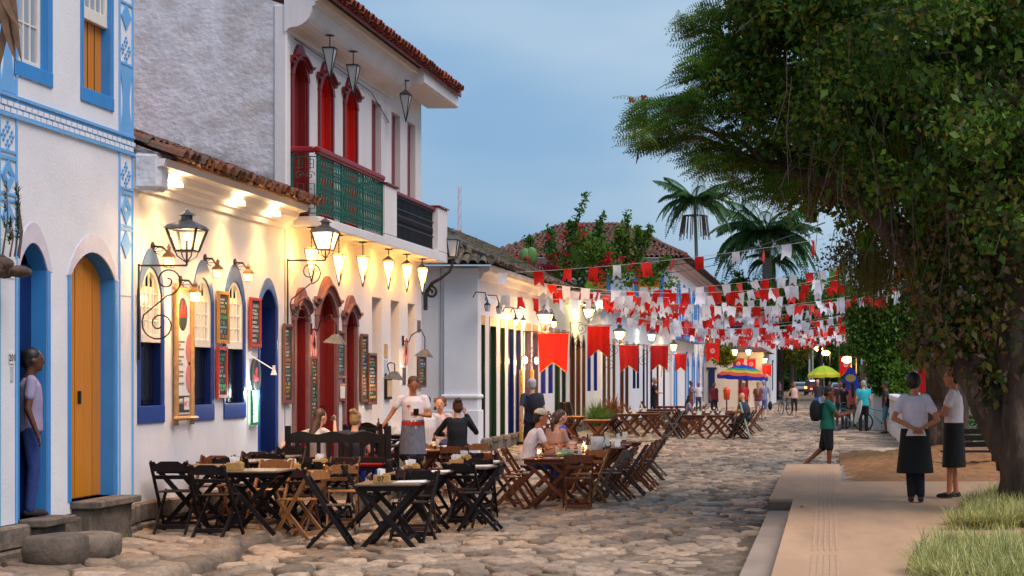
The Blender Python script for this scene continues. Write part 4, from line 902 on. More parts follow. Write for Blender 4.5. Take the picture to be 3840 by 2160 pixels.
# cone lanterns
amber = (1,.47,.085)
def cone_lantern(px, z_tip, lx, h, wd, lit, label, hat, mount, group, energy=30):
    t = thing('cone_lantern', label, 'lantern', (0,0,0), 0, group); Yl = -lx*F/(VX-px); gl = lamp_hot if lit else dim_glass
    A = [math.pi/4+i*math.pi/2 for i in range(4)]; r = wd*.7; P = lambda a: (lx+r*math.cos(a),Yl+r*math.sin(a),z_tip+h)
    fr_ = MB()
    for i in range(4):
        fr_.beam(P(A[i]),(lx,Yl,z_tip-.02),.011,.011); fr_.beam(P(A[i]),P(A[(i+1)%4]),.012,.012)
    fr_.build('lantern_frame', iron, t)
    for i in range(4):
        a,b = P(A[i]),P(A[(i+1)%4]); k = .94
        q = lambda p: (lx+(p[0]-lx)*k, Yl+(p[1]-Yl)*k, p[2]-.008); MB().add([(lx,Yl,z_tip+.03),q(a),q(b)],[(0,1,2)]).build('pane', gl, t)
    zt = z_tip+h; ch = wd*(.62 if hat else .12); v = [(lx+r*1.08*math.cos(a),Yl+r*1.08*math.sin(a),zt+.012) for a in A]+[(lx,Yl,zt+ch)]
    MB().add(v,[(3,2,1,0),(0,1,4),(1,2,4),(2,3,4),(3,0,4)]).build('lantern_cap', iron_w, t)
    ca = MB(); ca.tube([(lx,Yl,zt+ch-.01),(lx,Yl,mount)],.007,5)
    for k in range(5): ca.ball((lx,Yl,zt+ch+(mount-zt-ch)*k/5+.02),.012,5,4)
    ca.build('chain', iron, t); MB().lathe([(.07,0),(.06,.012),(.02,.016)],(lx,Yl,mount-.016),10).build('mount_plate', iron, t)
    if lit: point(t,(lx+.0,Yl,z_tip+h*.7),energy,amber,.05)
    settle(t,(lx,Yl,mount))
ords = ('first','second','third','fourth','fifth','sixth')
for i,(px,tip,hat) in enumerate(((783.8,3.30,False),(852.7,3.32,False),(913,3.38,False),(977.6,3.42,True),(1023.6,3.44,True),(1063,3.45,True))):
    cone_lantern(px,tip,-7.52,.47,.16,True,f'lit cone lantern under the balconies, {ords[i]} from the left'+(', with pyramid hat' if hat else ', flat topped'),hat,4.09 if i < 3 else 4.10,'lit cone lanterns below the balcony',21)
for i,(px,pt_,pm) in enumerate(((830,200,85),(889,240,128),(1021,305,203))):
    lx = -7.42; cone_lantern(px,fz(px,pt_,lx),lx,.46,.17,False,('unlit cone lantern hung between the first and second upper red doors','unlit cone lantern hung before the second and third upper red doors','unlit cone lantern hung below the boxed eave at the right end')[i],i==2,7.0 if i < 2 else 7.12,'unlit cone lanterns under the upper eave')
# corner lantern on a cast scroll bracket
t = thing('street_lamp','unlit grey street lantern on a heavy cast scroll bracket at the side street corner','street lamp',(0,0,0),0,'street lanterns on iron wall brackets'); yc = 33.0; lx = (1140-VX)*yc/F
lantern(t,(lx,yc,4.23),.26,.15,.33,dim_glass,False); b = MB(); zb = 3.45
pts = [(X+.02,yc,zb+.1),(X+.15,yc,zb+.28),(X+.3,yc,zb+.36),(lx-.07,yc,zb+.5),(lx,yc,zb+.68),(lx,yc,4.2)]; b.tube(pts,[.03,.035,.03,.028,.026,.03],8)
b.tube([(p[0],yc,p[1]) for p in scroll(X+.12,zb+.1,.12,1.4,1.6,-1)],.026,7); b.build('bracket', iron, t, True); MB().bev(X-.02,X+.05,yc-.05,yc+.05,zb-.25,zb+.1,.02).build('wall_plate', iron, t); settle(t,(X,yc,zb))
# chalkboards, oval signs, goose-neck lamps
fb = frame_b
chalk_board(707,728.5,815,1016,fb,slate_b,'tall brown framed chalkboard between the navy door and the first red door',seed=2)
chalk_board(774.5,792,896,1106,fb,slate_b,'tall narrow chalkboard below the oval sign between the first two red doors',seed=4)
chalk_board(843,860,832,952,fb,slate,'short chalkboard between the second and third red doors under the goose-neck lamp',seed=6)
chalk_board(902.5,919,840,1012,fb,slate_b,'taller of the two chalkboards right of the third red door',seed=8)
chalk_board(917,937.5,888,1018,fb,slate_b,'shorter of the two chalkboards right of the third red door',seed=10,x=FX+.06)
chalk_board(1048,1066,892,975,fb,slate_b,'brown framed chalkboard at the right end of the balcony house beside the last niche',seed=12)
rr_ = mat('cream sign face',(.7,.52,.38),.5); lgo = [(-.1,.5,.2,.5,.09),(.1,.4,-.2,-.1,.07),(-.5,0,.5,.1,.06),(-.4,-.15,.5,-.1,.07),(.0,-.1,.05,-.8,.03),(-.3,.3,.3,.25,.05)]
oval_sign(785.5,866,.14,.26,'oval red and cream sign with a figure logo between the first two red doors',rr_,wr,lgo)
oval_sign(1017.5,885,.12,.25,'oval red and cream sign with a figure logo between the second and third niches',rr_,wr,lgo)
def gooseneck(px0,py0,px1,py1,label,lit=0,m=iron):
    t = thing('gooseneck_lamp', label, 'wall lamp',(0,0,0),0,'goose-neck lamps over the signs'); a = Vector((X,fy(px0),fz(px0,py0))); xh = X+.48; b_ = Vector((xh,-xh*F/(VX-px1),EYE-(py1-VY)*(-xh)/(VX-px1)))
    MB().bev(X,X+.03,a.y-.03,a.y+.03,a.z-.09,a.z+.09,.006).build('wall_plate', m, t)
    MB().tube([a,a+Vector((.12,0,-.02)),(a+b_)/2+Vector((-.04,0,.2)),Vector((a.x+(b_.x-a.x)*.85,b_.y-.02,max(a.z,b_.z)+.2)),Vector((b_.x,b_.y,max(b_.z+.18,a.z+.05))),b_+Vector((0,0,.04))],.010,6).build('neck', m, t, True)
    MB().add([(b_.x-.04,b_.y-.04,b_.z+.05),(b_.x+.04,b_.y-.04,b_.z+.05),(b_.x+.04,b_.y+.04,b_.z+.05),(b_.x-.04,b_.y+.04,b_.z+.05),(b_.x-.17,b_.y-.12,b_.z-.07),(b_.x+.13,b_.y-.12,b_.z-.1),(b_.x+.13,b_.y+.12,b_.z-.1),(b_.x-.17,b_.y+.12,b_.z-.07)],[(0,1,2,3),(0,4,5,1),(1,5,6,2),(2,6,7,3),(3,7,4,0)]).build('shade', iron_w, t)
    if lit: MB().ball((b_.x-.03,b_.y,b_.z-.04),.035,6,5).build('bulb', bulb_hot, t); point(t,(b_.x-.05,b_.y,b_.z-.12),lit,(1,.62,.3),.03)
    settle(t,a)
gooseneck(780,828,846,850,'dark goose-neck lamp curving over the second red door',2.5)
gooseneck(1012,857,1069,886,'dark goose-neck lamp arching over the right oval sign',2.5)
gooseneck(968,952,993,942,'small lit goose-neck lamp over the wooden wall box',4)
t = thing('wall_menu_case','narrow lamp lit menu case on the wall between the niches','menu case'); y0,y1 = fy(966),fy(980); z0,z1 = fz(972,1005),fz(972,953)
MB().bev(X,X+.05,y0,y1,z0,z1,.008).build('case', wood_d, t); MB().box(X+.051,X+.054,y0+.03,y1-.03,z0+.05,z1-.03).build('sheet', mat('lit parchment',(.6,.42,.2),.6), t); settle(t,(X,y0,z0))
t = thing('wall_menu_case','shallow oxblood framed menu case between the second and third red doors','menu case'); y0,y1 = fy(846),fy(862); z0,z1 = fz(854,1010),fz(854,964)
MB().bev(X,X+.05,y0,y1,z0,z1,.008).build('case', oxblood, t); MB().box(X+.051,X+.054,y0+.05,y1-.05,z0+.05,z1-.05).build('sheet', paper, t); settle(t,(X,y0,z0))
for px,py0,py1,m,lab in ((970,865,900,paper_y,'slim ochre strip notice on the wall between the first two niches'),(970,905,940,mat('pale notice',(.4,.42,.55),.6),'pale blue grey notice below the slim ochre strip'),(1053,806,835,wood_g,'small weathered wooden plaque above the last niche edge'),(1016,925,968,wood_g,'brown carved plaque below the right oval sign')):
    tag(MB().bev(X,X+.012,fy(px-3.5),fy(px+4),fz(px,py1),fz(px,py0),.003).build('wall_notice', m), lab, 'notice')
# ---------------------------------------------------------------- houses beyond the side street
def row_house(name, label, px0, px1, x, zt, wm, doors, Yn=None, Yf=None, plinth=True):
    h = thing(name, label, 'house'); Ya = Yn or fy(px0,x); Yb = Yf or fy(px1,x); ops = []
    for d in doors:
        a, b, m, kind = d[:4]; o = op(fy(a,x),fy(b,x),.5 if kind != 'w' else 1.45,3.12 if kind == 'd' or kind == 'w' else 3.18,.3 if kind == 'a' else 0,.10); o['m'] = m; o['k'] = kind; ops.append(o)
    dm = []
    for o in ops:
        if o['m'] not in dm: dm.append(o['m'])
        o['mr'] = 1+dm.index(o['m'])
    wl = MB(); wall_sheet(wl,Ya,Yb,.2,zt,ops,x,0); wl.add([(x,Ya,.2),(x-7,Ya,.2),(x-7,Ya,zt),(x,Ya,zt)],[(3,2,1,0)]); wl.add([(x,Yb,.2),(x-7,Yb,.2),(x-7,Yb,zt),(x,Yb,zt)],[(0,1,2,3)]); wl.build('wall',[wm]+dm,h)
    for o in ops:
        dr = MB().prism(inset(o,x),'x',x-.13,x-.095).build('window' if o['k'] == 'w' else 'door', o['m'], h)
        for k in (0,1):
            w_ = (o['yb']-o['ya'])/2; MB().bev(x-.095,x-.083,o['ya']+.05+k*w_,o['ya']+w_*(k+1)-.05,o['za']+.12,o['zs']-.1,.005).build('door_panel', o['m'], dr)
        fm_ = o['m'] if o['k'] == 'a' else rose if False else o['m']
        for a_,b_ in ((o['ya']-.05,o['ya']),(o['yb'],o['yb']+.05)): MB().bev(x,x+.012,a_,b_,o['za'],o['zs'],.003).build('jamb', fm_, h)
        if not o['rise']: MB().bev(x,x+.014,o['ya']-.05,o['yb']+.05,o['zb'],o['zb']+.22,.004).build('lintel', mat('tan lintel',(.36,.2,.1),.6), h)
        else: strip(MB(),arch_pts(o['ya'],o['yb'],o['zs'],.3,8),arch_pts(o['ya']-.05,o['yb']+.05,o['zs'],.42,8),x,x+.014).build('arch_band', o['m'], h)
        if o['k'] != 'w': MB().bev(x-.1,x+.12,o['ya']-.02,o['yb']+.02,.38,.5,.02).build('door_step', stone_m, h)
    if plinth:
        y = Ya
        while y < min(Yb-.2,62): L_ = min(rg.uniform(.6,1.2),Yb-y); MB().bev(x-.2,x+.07,y,y+L_-.02,.05,.48,.03).build('plinth_stone', stone_m, h); y += L_
    MB().prism([(x,zt-.3),(x+.06,zt-.3),(x+.12,zt-.16),(x+.24,zt-.12),(x+.28,zt),(x,zt)],'y',Ya+.02,Yb-.02).build('cornice', wm, h)
    return h, Ya, Yb
grn = mat('dark green door paint',srgb(34,58,26),.45); pur = mat('dull violet door paint',srgb(72,58,84),.5); olv = mat('olive door paint',srgb(98,72,20),.5); brn = mat('brown door wood',srgb(92,44,20),.5,.2,12); roy = mat('royal blue door paint',srgb(22,44,128),.4)
plaster_warm = mat('cream plaster',(.76,.69,.58),.75,.06,1.2,(1,1,.5),bump=.2,bscale=20)
x4 = -8.0
h4,Ya,Yb = row_house('corner_house','long corner house with mossy barrel tile roof and dark green, navy and violet doors',0,1430,x4,4.45,plaster,
    [(1206,1218.6,grn,'d'),(1232,1247,grn,'d'),(1259,1268.6,grn,'d'),(1279,1291,navy,'d'),(1298,1309,navy,'d'),(1321,1334,pur,'d'),(1341,1352,pur,'d'),(1361,1371,roy,'w'),(1380,1389,roy,'w'),(1396,1407,grn,'d'),(1414,1422,grn,'d')],Yn=39.0)
MB().bev(x4-.84,x4+.05,38.82,39.35,.0,1.16,.012).build('pilaster_base', plaster_blue, h4); MB().bev(x4-.78,x4+.02,38.87,39.3,1.16,1.42,.01).build('pilaster_base', plaster_blue, h4)
MB().bev(x4-.82,x4+.06,38.82,39.34,1.42,1.52,.03).build('pilaster_moulding', plaster_blue, h4); MB().bev(x4-.76,x4+.015,38.9,39.28,1.52,4.40,.01).build('pilaster_shaft', plaster_blue, h4)
MB().tube([(x4-.86,38.97,.3),(x4-.85,38.97,4.4)],.008,4).build('wall_crack', mat('grey joint',(.25,.25,.27),.9), h4)
zr = 4.45
MB().add([(x4+.38,38.55,zr),(x4+.38,Yb+.0,zr),(x4-3.4,Yb,zr+1.75),(x4-3.4,42.6,zr+1.75)],[(0,1,2,3)]).add([(x4-7,38.55,zr),(x4+.38,38.55,zr),(x4-3.4,42.6,zr+1.75),(x4-7,42.6,zr+1.75)],[(0,1,2,3)]).build('roof_deck', tile_old, h4)
uE = Vector((0,1,.43)).normalized(); tiles(h4,(x4-4.4,38.45,zr),(1,0,0),uE,20,9,tile_old,pitch=.245,rp=.42,limit=150,seed=11,jitter=.04,hip=lambda c,r: x4-4.4+c*.245 < x4+.40-r*.40)
uS = Vector((-1,0,.46)).normalized(); tiles(h4,(x4+.48,38.6,zr),(0,1,0),uS,62,8,tile_old,pitch=.225,rp=.42,limit=148,seed=12,jitter=.04,hip=lambda c,r: c*.225 > r*.40)
n_ = 16; MB().tube([(x4+.36-i*.235,38.6+i*.25,zr+.14+i*.108+.02*math.sin(i*2)) for i in range(n_)],.10,7).build('hip_ridge', tile_old, h4)
settle(h4,(x4,45,.2))
tufts('roof_weeds',[(x4-rg.uniform(-.1,2.6),38.8+rg.uniform(.1,9),0) for _ in range(1)],[leaf_d],.1,2,kind='stuff')
pts = []
for _ in range(70): k = rg.uniform(.05,1); y = 38.9+rg.uniform(.2,10); xx = x4+.3-k*2.6; pts.append((xx,y,zr+.12+(x4+.38-xx)*.46))
tufts('roof_weeds',pts,[leaf_d,moss_hang],.28,12,seed=4,kind='stuff')
h5,Ya,Yb = row_house('yellow_lit_house','low cream house lit by yellow lamps with three brown arched doors',1430,1512,x4,4.5,plaster_warm,[(1434,1445,brn,'a'),(1449.5,1459,brn,'a'),(1464.5,1471.5,brn,'a'),(1478,1485,roy,'w'),(1494,1501,roy,'w')])
MB().add([(x4+.4,Ya,4.5),(x4+.4,Yb,4.5),(x4-4,Yb,6.3),(x4-4,Ya,6.3)],[(0,1,2,3)]).build('roof_deck', tile_old, h5); tiles(h5,(x4+.48,Ya,4.5),(0,1,0),uS,int((Yb-Ya)/.225),3,tile_old,pitch=.225,rp=.42,limit=80,seed=13,jitter=.03); settle(h5,(x4,56,.2))
h5b,Ya,Yb = row_house('olive_door_house','low white house with narrow olive and brown doors behind the third red banner',1512,1612,x4,4.6,plaster_far,[(1516,1523,olv,'d'),(1528,1534,olv,'d'),(1541,1547,olv,'d'),(1560,1568,brn,'d'),(1573,1580,brn,'d'),(1592,1598,navy,'w'),(1602,1607,navy,'w')])
MB().add([(x4+.4,Ya,4.6),(x4+.4,Yb,4.6),(x4-4,Yb,6.4),(x4-4,Ya,6.4)],[(0,1,2,3)]).build('roof_deck', tile_old, h5b); tiles(h5b,(x4+.48,Ya,4.6),(0,1,0),uS,int((Yb-Ya)/.225),2,tile_old,pitch=.225,rp=.42,limit=80,seed=14); settle(h5b,(x4,65,.2))
h5c,Ya,Yb = row_house('navy_door_house','low bluish white house with narrow navy doors next to the tall hipped house',1612,1684,x4,4.5,plaster_blue,[(1617,1621,navy,'d'),(1626,1629,navy,'d'),(1636,1640,navy,'d'),(1652,1656,brn,'d'),(1668,1672,navy,'d')])
MB().add([(x4+.4,Ya,4.5),(x4+.4,Yb,4.5),(x4-4,Yb,6.2),(x4-4,Ya,6.2)],[(0,1,2,3)]).build('roof_deck', tile_old, h5c); tiles(h5c,(x4+.48,Ya,4.5),(0,1,0),uS,int((Yb-Ya)/.225),2,tile_old,pitch=.225,rp=.42,limit=80,seed=15); settle(h5c,(x4,78,.2))
# two-storey hipped house with blue arched windows
h6 = thing('hipped_townhouse','two-storey white house with hipped tile roof, blue arched windows and ochre shutters','house'); x6 = -7.9; Y6, Y6b = 86.2, 118
up = [op(fy(a,x6),fy(b,x6),4.9,6.6,.5,.08) for a,b in ((1703,1709.5),(1717,1723),(1729,1734.5),(1741,1746),(1751,1756))]
lo = [op(fy(a,x6),fy(b,x6),.4,3.0,.45,.08) for a,b in ((1696,1700),(1724,1730),(1741,1745),(1753,1757),(1768,1774))]
wl = MB(); wall_sheet(wl,Y6,Y6b,.1,4.0,lo,x6); wall_sheet(wl,Y6,Y6b,4.0,7.7,up,x6); wl.add([(x6,Y6,.1),(-17,Y6,.1),(-17,Y6,7.7),(x6,Y6,7.7)],[(3,2,1,0)]); wl.add([(x6,Y6b,.1),(-17,Y6b,.1),(-17,Y6b,7.7),(x6,Y6b,7.7)],[(0,1,2,3)]); wl.build('wall', plaster_blue, h6)
for o in up+lo:
    q = MB().prism(inset(o,x6),'x',x6-.1,x6-.07).build('window' if o['za'] > 4 else 'door', sky_blue, h6)
    frame_of(o,.35,.06,h6,sky_blue,sky_blue,x=x6,wa=.35)
MB().bev(x6+.02,x6+.6,Y6+1,Y6+14,3.85,4.0,.02).build('balcony_slab', sky_blue, h6)
for k in range(27): MB().box(x6+.55,x6+.59,Y6+1+k*.5,Y6+1.06+k*.5,4.0,4.8).build('baluster', sky_blue, h6)
MB().bev(x6+.53,x6+.6,Y6+1,Y6+14,4.8,4.9,.01).build('handrail', sky_blue, h6)
xa,xb = -9.62,-8.5; yv = Y6-.02; s = link('window',None,h6)
def archx(a,b,zs,r,n=10): return [(a+(b-a)*i/n, zs+r*math.sin(math.pi*i/n)) for i in range(n+1)]
MB().prism([(xa-.18,6.0)]+archx(xa-.18,xb+.18,7.0,.36)+[(xb+.18,6.0)],'y',yv-.03,yv).build('frame', sky_blue, s); MB().prism([(xa,6.1)]+archx(xa,xb,6.95,.22)+[(xb,6.1)],'y',yv-.05,yv-.031).build('shutter', ochre, s)
for k in (0,1): MB().box(xa+.08+k*.57,xa+.5+k*.57,yv-.07,yv-.051,6.1,6.45).build('sash', sash_w, s)
MB().box(-17,x6+.05,Y6-.07,Y6-.01,5.9,5.99) if False else None
xs2 = (-11.7,-11.1); s2 = link('window',None,h6); MB().prism([(-12.4,6.0)]+archx(-12.4,-11.0,7.0,.34)+[(-11.0,6.0)],'y',yv-.03,yv).build('frame', sky_blue, s2); MB().prism([(-12.2,6.1)]+archx(-12.2,-11.2,6.95,.22)+[(-11.2,6.1)],'y',yv-.05,yv-.031).build('shutter', ochre, s2)
for k,(o_,z0,z1) in enumerate(((.15,7.42,7.58),(.32,7.58,7.74),(.5,7.74,7.9))): MB().box(-17,x6+o_,Y6-o_,Y6b+o_,z0,z1-.004).build('cornice', mat('rose cornice',(.55,.40,.35),.7), h6)
E0,E1,EY,RZ,RY = -17.2, x6+.75, Y6-.75, 10.0, 92.0
MB().add([(E0,EY,7.9),(E1,EY,7.9),(-11.4,RY,RZ),(-14.2,RY,RZ)],[(0,1,2,3)]).add([(E1,EY,7.9),(E1,Y6b+.7,7.9),(-11.4,Y6b-6,RZ),(-11.4,RY,RZ)],[(0,1,2,3)]).build('roof_deck', tile_old, h6)
uF = Vector((0,RY-EY,RZ-7.9)).normalized(); ln_ = math.hypot(RY-EY,RZ-7.9)
tiles(h6,(E0+.1,EY-.05,7.92),(1,0,0),uF,40,15,tile_m,pitch=.25,rp=.45,limit=240,seed=16,jitter=.03,hip=lambda c,r: E0+(r*.45/ln_)*(3.0) < E0+.1+c*.25 < E1-(r*.45/ln_)*(E1+11.4))
uG = Vector((-11.4-E1,0,RZ-7.9)).normalized(); tiles(h6,(E1+.05,EY,7.92),(0,1,0),uG,130,6,tile_m,pitch=.25,rp=.6,limit=0,seed=17,hip=lambda c,r: c*.25 > r*.8)
MB().tube([(E1-(E1+11.4)*i/12,EY+(RY-EY)*i/12,8.05+(RZ-7.9)*i/12) for i in range(13)],.13,6).tube([(-14.2,RY,RZ+.12),(-11.4,RY,RZ+.12)],.13,6).build('ridge_cap', tile_m, h6)
settle(h6,(x6,100,.1))
# plain far houses
def block(name,label,x0,x1,y0,y1,zt,wm,wins,roof=None,cat='house'):
    h = thing(name,label,cat); w_ = MB(); v = [(x0,y0,0),(x1,y0,0),(x1,y1,0),(x0,y1,0),(x0,y0,zt),(x1,y0,zt),(x1,y1,zt),(x0,y1,zt)]; w_.add(v,[(0,1,5,4),(1,2,6,5),(2,3,7,6),(3,0,4,7)]); w_.build('wall',wm,h)
    for face,a,b,z0,z1,m in wins:
        if face == 'f': q = MB().box(a,b,y0-.05,y0-.004,z0,z1); q.box(a-.12,b+.12,y0-.08,y0-.003,z1,z1+.15)
        elif face == 'r': q = MB().box(x1+.004,x1+.05,a,b,z0,z1); q.box(x1+.003,x1+.08,a-.12,b+.12,z1,z1+.15)
        else: q = MB().box(x0-.05,x0-.004,a,b,z0,z1); q.box(x0-.08,x0-.003,a-.12,b+.12,z1,z1+.15)
        q.build('window' if z0 > .6 else 'door', m, h)
    if roof: MB().add([(x0-.4,y0-.4,zt),(x1+.4,y0-.4,zt),(x1+.4,y1+.4,zt),(x0-.4,y1+.4,zt),((x0+x1)/2-.1,y0+roof[1],zt+roof[0]),((x0+x1)/2+.1,y0+roof[1],zt+roof[0]),((x0+x1)/2+.1,y1-roof[1],zt+roof[0]),((x0+x1)/2-.1,y1-roof[1],zt+roof[0])],[(0,1,5,4),(1,2,6,5),(2,3,7,6),(3,0,4,7),(4,5,6,7),(0,3,2,1)]).build('roof', tile_m, h)
    settle(h,((x0+x1)/2,y0,0)); return h
block('tall_white_house','tall plain white house with flat eave and one small dark window beyond the hipped house',-12,-4.05,120,132,6.2,plaster_blue,[('f',-7.1,-6.1,5.1,5.6,navy),('f',-9.5,-8.6,5.1,5.6,navy),('r',122,123,1,3,navy)],None)
bpy.data.objects['tall_white_house']; MB().box(-12.4,-3.6,119.5,132.4,6.2,6.5).build('roof', tile_m, bpy.data.objects['tall_white_house'], loc=Vector((0,0,0))-bpy.data.objects['tall_white_house'].location)
block('tiled_low_house','low white house with tiled roof behind the rainbow umbrella',-9,-4.1,108,117,3.5,plaster_warm,[('f',-7.6,-7.2,.3,2.4,navy),('f',-5.7,-5.1,.3,2.5,brn),('r',110,111,.3,2.4,sky_blue)],(1.5,2.5))
cols = [plaster_far,plaster_warm,plaster_blue]
labs = ['far left cream house with a blue door past the white two-storey block','far left white house with brown doors further up the street','farthest left house at the bend of the street']
for i in range(3): block('far_house',labs[i],-11,-5.6-.3*i,140+i*22,158+i*22,3.8+.3*i,cols[i%3],[('r',142+i*22+k*3.2,143+i*22+k*3.2,.3,2.6,(brn,sky_blue,roy)[(k+i)%3]) for k in range(5)]+[('f',-8,-7,1,2.6,brn)],(2,4))
block('ivy_wall_house','white plastered wall smothered in ivy on the right side of the street',1.55,3.7,60.2,72,4.4,plaster_far,[],None,cat='wall')
block('far_house','far right white house glimpsed behind the street lamp and red banner',2.2,9,100,118,4.2,plaster_far,[('l',102+k*3,103+k*3,.3,2.6,brn) for k in range(5)],(1.6,4))
# low balustrade wall along the square
t = thing('balustrade_wall','low weathered white balustrade wall running beside the square on the right','low wall'); xw = 2.02
MB().bev(xw,xw+.34,44.5,62,.0,.42,.02).build('base', plaster, t); MB().bev(xw-.04,xw+.38,44.4,62,1.18,1.34,.03).build('coping', plaster, t)
bl = MB().lathe([(.05,0),(.09,.1),(.10,.3),(.06,.5),(.05,.62),(.09,.76)],(0,0,0),8).mesh('baluster', plaster, True); y = 44.9
while y < 61.8: link('baluster', bl, t, (xw+.17,y,.42)); y += .24
MB().box(xw+.13,xw+.2,44.6,61.9,.42,1.18).build('back_panel', plaster, t)
for y in (44.5,50,56,61.6): MB().bev(xw-.02,xw+.36,y,y+.35,.42,1.18,.02).build('pier', plaster, t)
settle(t,(xw,53,0))
# radio mast and cables
t = thing('radio_mast','thin pale lattice radio mast far behind the corner house','mast'); c = W(1156,590,330); zt = W(1156,468,330).z; g = MB()
for a in range(3): g.beam((c.x+.5*math.cos(a*2.1),c.y+.5*math.sin(a*2.1),0),(c.x+.3*math.cos(a*2.1),c.y+.3*math.sin(a*2.1),zt),.12,.12)
for k in range(16): z = zt*k/16; g.beam((c.x-.4,c.y,z),(c.x+.4,c.y,z+zt/16),.08,.08)
g.build('lattice', mat('mast paint',(.6,.5,.52),.6), t); MB().box(c.x-.35,c.x+.35,c.y-.3,c.y+.3,zt*.66,zt*.78).build('dish_box', mat('mast red',(.6,.15,.14),.6), t); settle(t,(c.x,c.y,0))
def wire(a,b,sag,r,n=14): return [a+(b-a)*(i/n)+Vector((0,0,-sag*4*(i/n)*(1-i/n))) for i in range(n+1)]
tag(MB().tube(wire(W(1640,672,84),W(2075,560,60),.3,.02),.022,4).build('overhead_cable', iron), 'upper black overhead cable from the hipped house across to the tree', 'cable')
tag(MB().tube(wire(W(1250,655,39.5),W(1690,650,84),.25,.02),.014,4).build('overhead_cable', iron), 'thin black cable along the mossy roof towards the hipped house', 'cable')
tag(MB().tube(wire(W(1640,690,84),W(2050,585,62),.3,.02),.016,4).build('overhead_cable', iron), 'lower black overhead cable under the thicker one, before the palms', 'cable')
# ---------------------------------------------------------------- trees and plants
LEAF = (np.array([[0,0,0],[.30,.42,.05],[0,1,-.10],[-.30,.42,.05]]), np.array([[0,1,2,3]]))
def feather(n=10, L_=1.0, w=.33, droop=.25):
    V, Fq = [], []
    for i in range(n):
        t = (i+.7)/n; y = t*L_; z = -droop*t*t; ww = w*math.sin(math.pi*min(.95,.25+t*.72))
        for s in (-1,1):
            o = len(V); V += [(0,y,z),(s*ww*.5,y+.055,z-.01),(s*ww,y+.09,z-.05),(s*ww*.5,y+.005,z-.01)]; Fq.append([o,o+1,o+2,o+3])
    return np.array(V), np.array(Fq)
def leaf_cloud(name, P, size, mats, parent, seed, up=.3, base=LEAF, out=None, **k):
    r_ = np.random.RandomState(seed); n = len(P); d = r_.normal(0,1,(n,3)); d[:,2] -= up
    if out is not None: d = d*.6+out
    V, Fq = scatter(base[0],base[1],P,rot_from(d,r_.uniform(0,6.28,n)),r_.uniform(.65,1.35,n)*size)
    mi = np.repeat(r_.choice(len(mats),n,p=k.pop('p',None)),len(base[1]))
    return big_mesh(name,V,Fq,mats,parent,midx=mi,**k)
def clump_pts(C, n, rad, r_, squash=.75):
    C = np.repeat(np.array(C),n,axis=0); q = r_.normal(0,1,C.shape); q /= np.linalg.norm(q,axis=1,keepdims=True); q *= (r_.uniform(0,1,len(q))**.45)[:,None]
    q[:,2] *= squash; return C+q*rad
def inpoly(x, y, P):
    c = False; j = len(P)-1
    for i in range(len(P)):
        if (P[i][1] > y) != (P[j][1] > y) and x < (P[j][0]-P[i][0])*(y-P[i][1])/(P[j][1]-P[i][1])+P[i][0]: c = not c
        j = i
    return c
# the great tree leaning over the square: outline of its crown at 23 m, in metres from the street axis
D0 = 23.0
def xz(px,py): q = W(px,py,D0); return (q.x,q.z)
tree1 = thing('foreground_tree','huge dark tree with hanging epiphytes whose crown fills the upper right','tree'); r_ = np.random.RandomState(21)
OUT = [xz(a,b) for a,b in ((1930,-160),(1900,20),(1870,120),(1890,210),(1850,280),(1870,330),(1930,380),(1985,430),(2060,480),(2130,515),(2200,500),(2330,560),(2420,600),(2700,700),(2700,-160))]
C = []
while len(C) < 340:
    px, py = r_.uniform(1750,2700), r_.uniform(-160,760); x,z = xz(px,py)
    if not inpoly(x,z,OUT): continue
    edge = min(1,max(0,(px-1780)/500)); C.append((x, D0+r_.uniform(-1,1)*(.8+3.6*edge), z))
C = np.array(C)
P = clump_pts(C,480,.60,r_); P = P[np.sin(P[:,0]*2.6+P[:,2]*1.9)*np.sin(P[:,2]*3.1-P[:,1]*1.3)+r_.normal(0,.22,len(P)) > -.30]
cr1 = leaf_cloud('crown',P,.088,[leaf_a,leaf_b,leaf_c,leaf_d],tree1,1,p=[.32,.34,.20,.14])
P = clump_pts(C[C[:,0] > .2],34,.8,r_,1.0); leaf_cloud('creeper',P,.13,[leaf_a,leaf_b],tree1,2,up=1.0)
FE = feather(); E_, DR, SZ = [], [], []
for a,b,n,rx,rz in ((1850,10,9,75,60),(1795,62,7,45,40),(1760,105,4,25,16),(1815,130,7,50,40),(1770,212,7,38,24),(1835,190,8,60,45),(1725,262,7,50,24),(1655,288,6,45,16),(1605,300,2,14,8),(1668,345,6,45,18),(1622,368,3,22,10),(1745,330,8,55,45),(1795,395,7,55,26),(1762,425,3,30,10),(1860,450,7,50,28),(1930,500,4,40,18),(1840,300,9,60,50),(1910,370,8,60,55),(1960,440,6,50,40),(1990,120,10,90,80),(2060,250,9,90,90),(1960,250,8,60,60)):
    for _ in range(n):                                      # flat sprays of feather leaves fanning from each branch tip
        q = W(a+r_.normal(0,rx*.62),b+r_.normal(0,rz*.62),D0); c = np.array([q.x,D0+r_.uniform(-1.4,1.0),q.z]); az_ = r_.normal(math.pi*.97,.75)
        for k in range(13):
            u = k/12; th = az_+(r_.uniform(-1,1))*1.15; back = np.array([math.cos(az_),math.sin(az_)*.8,-.06])*(-.42*u)
            E_.append(c+back+r_.normal(0,.025,3)); DR.append([math.cos(th),math.sin(th)*.9,r_.normal(-.16,.14)]); SZ.append(r_.uniform(.26,.42))
E_ = np.array(E_); n = len(E_)
V,Fq = scatter(FE[0],FE[1],E_,rot_from(np.array(DR),r_.normal(0,.75,n)),np.array(SZ)); big_mesh('feathery_foliage',V,Fq,[leaf_b,leaf_d,leaf_c,leaf_a],tree1,midx=np.repeat(r_.choice(4,n,p=[.34,.42,.16,.08]),len(FE[1])))
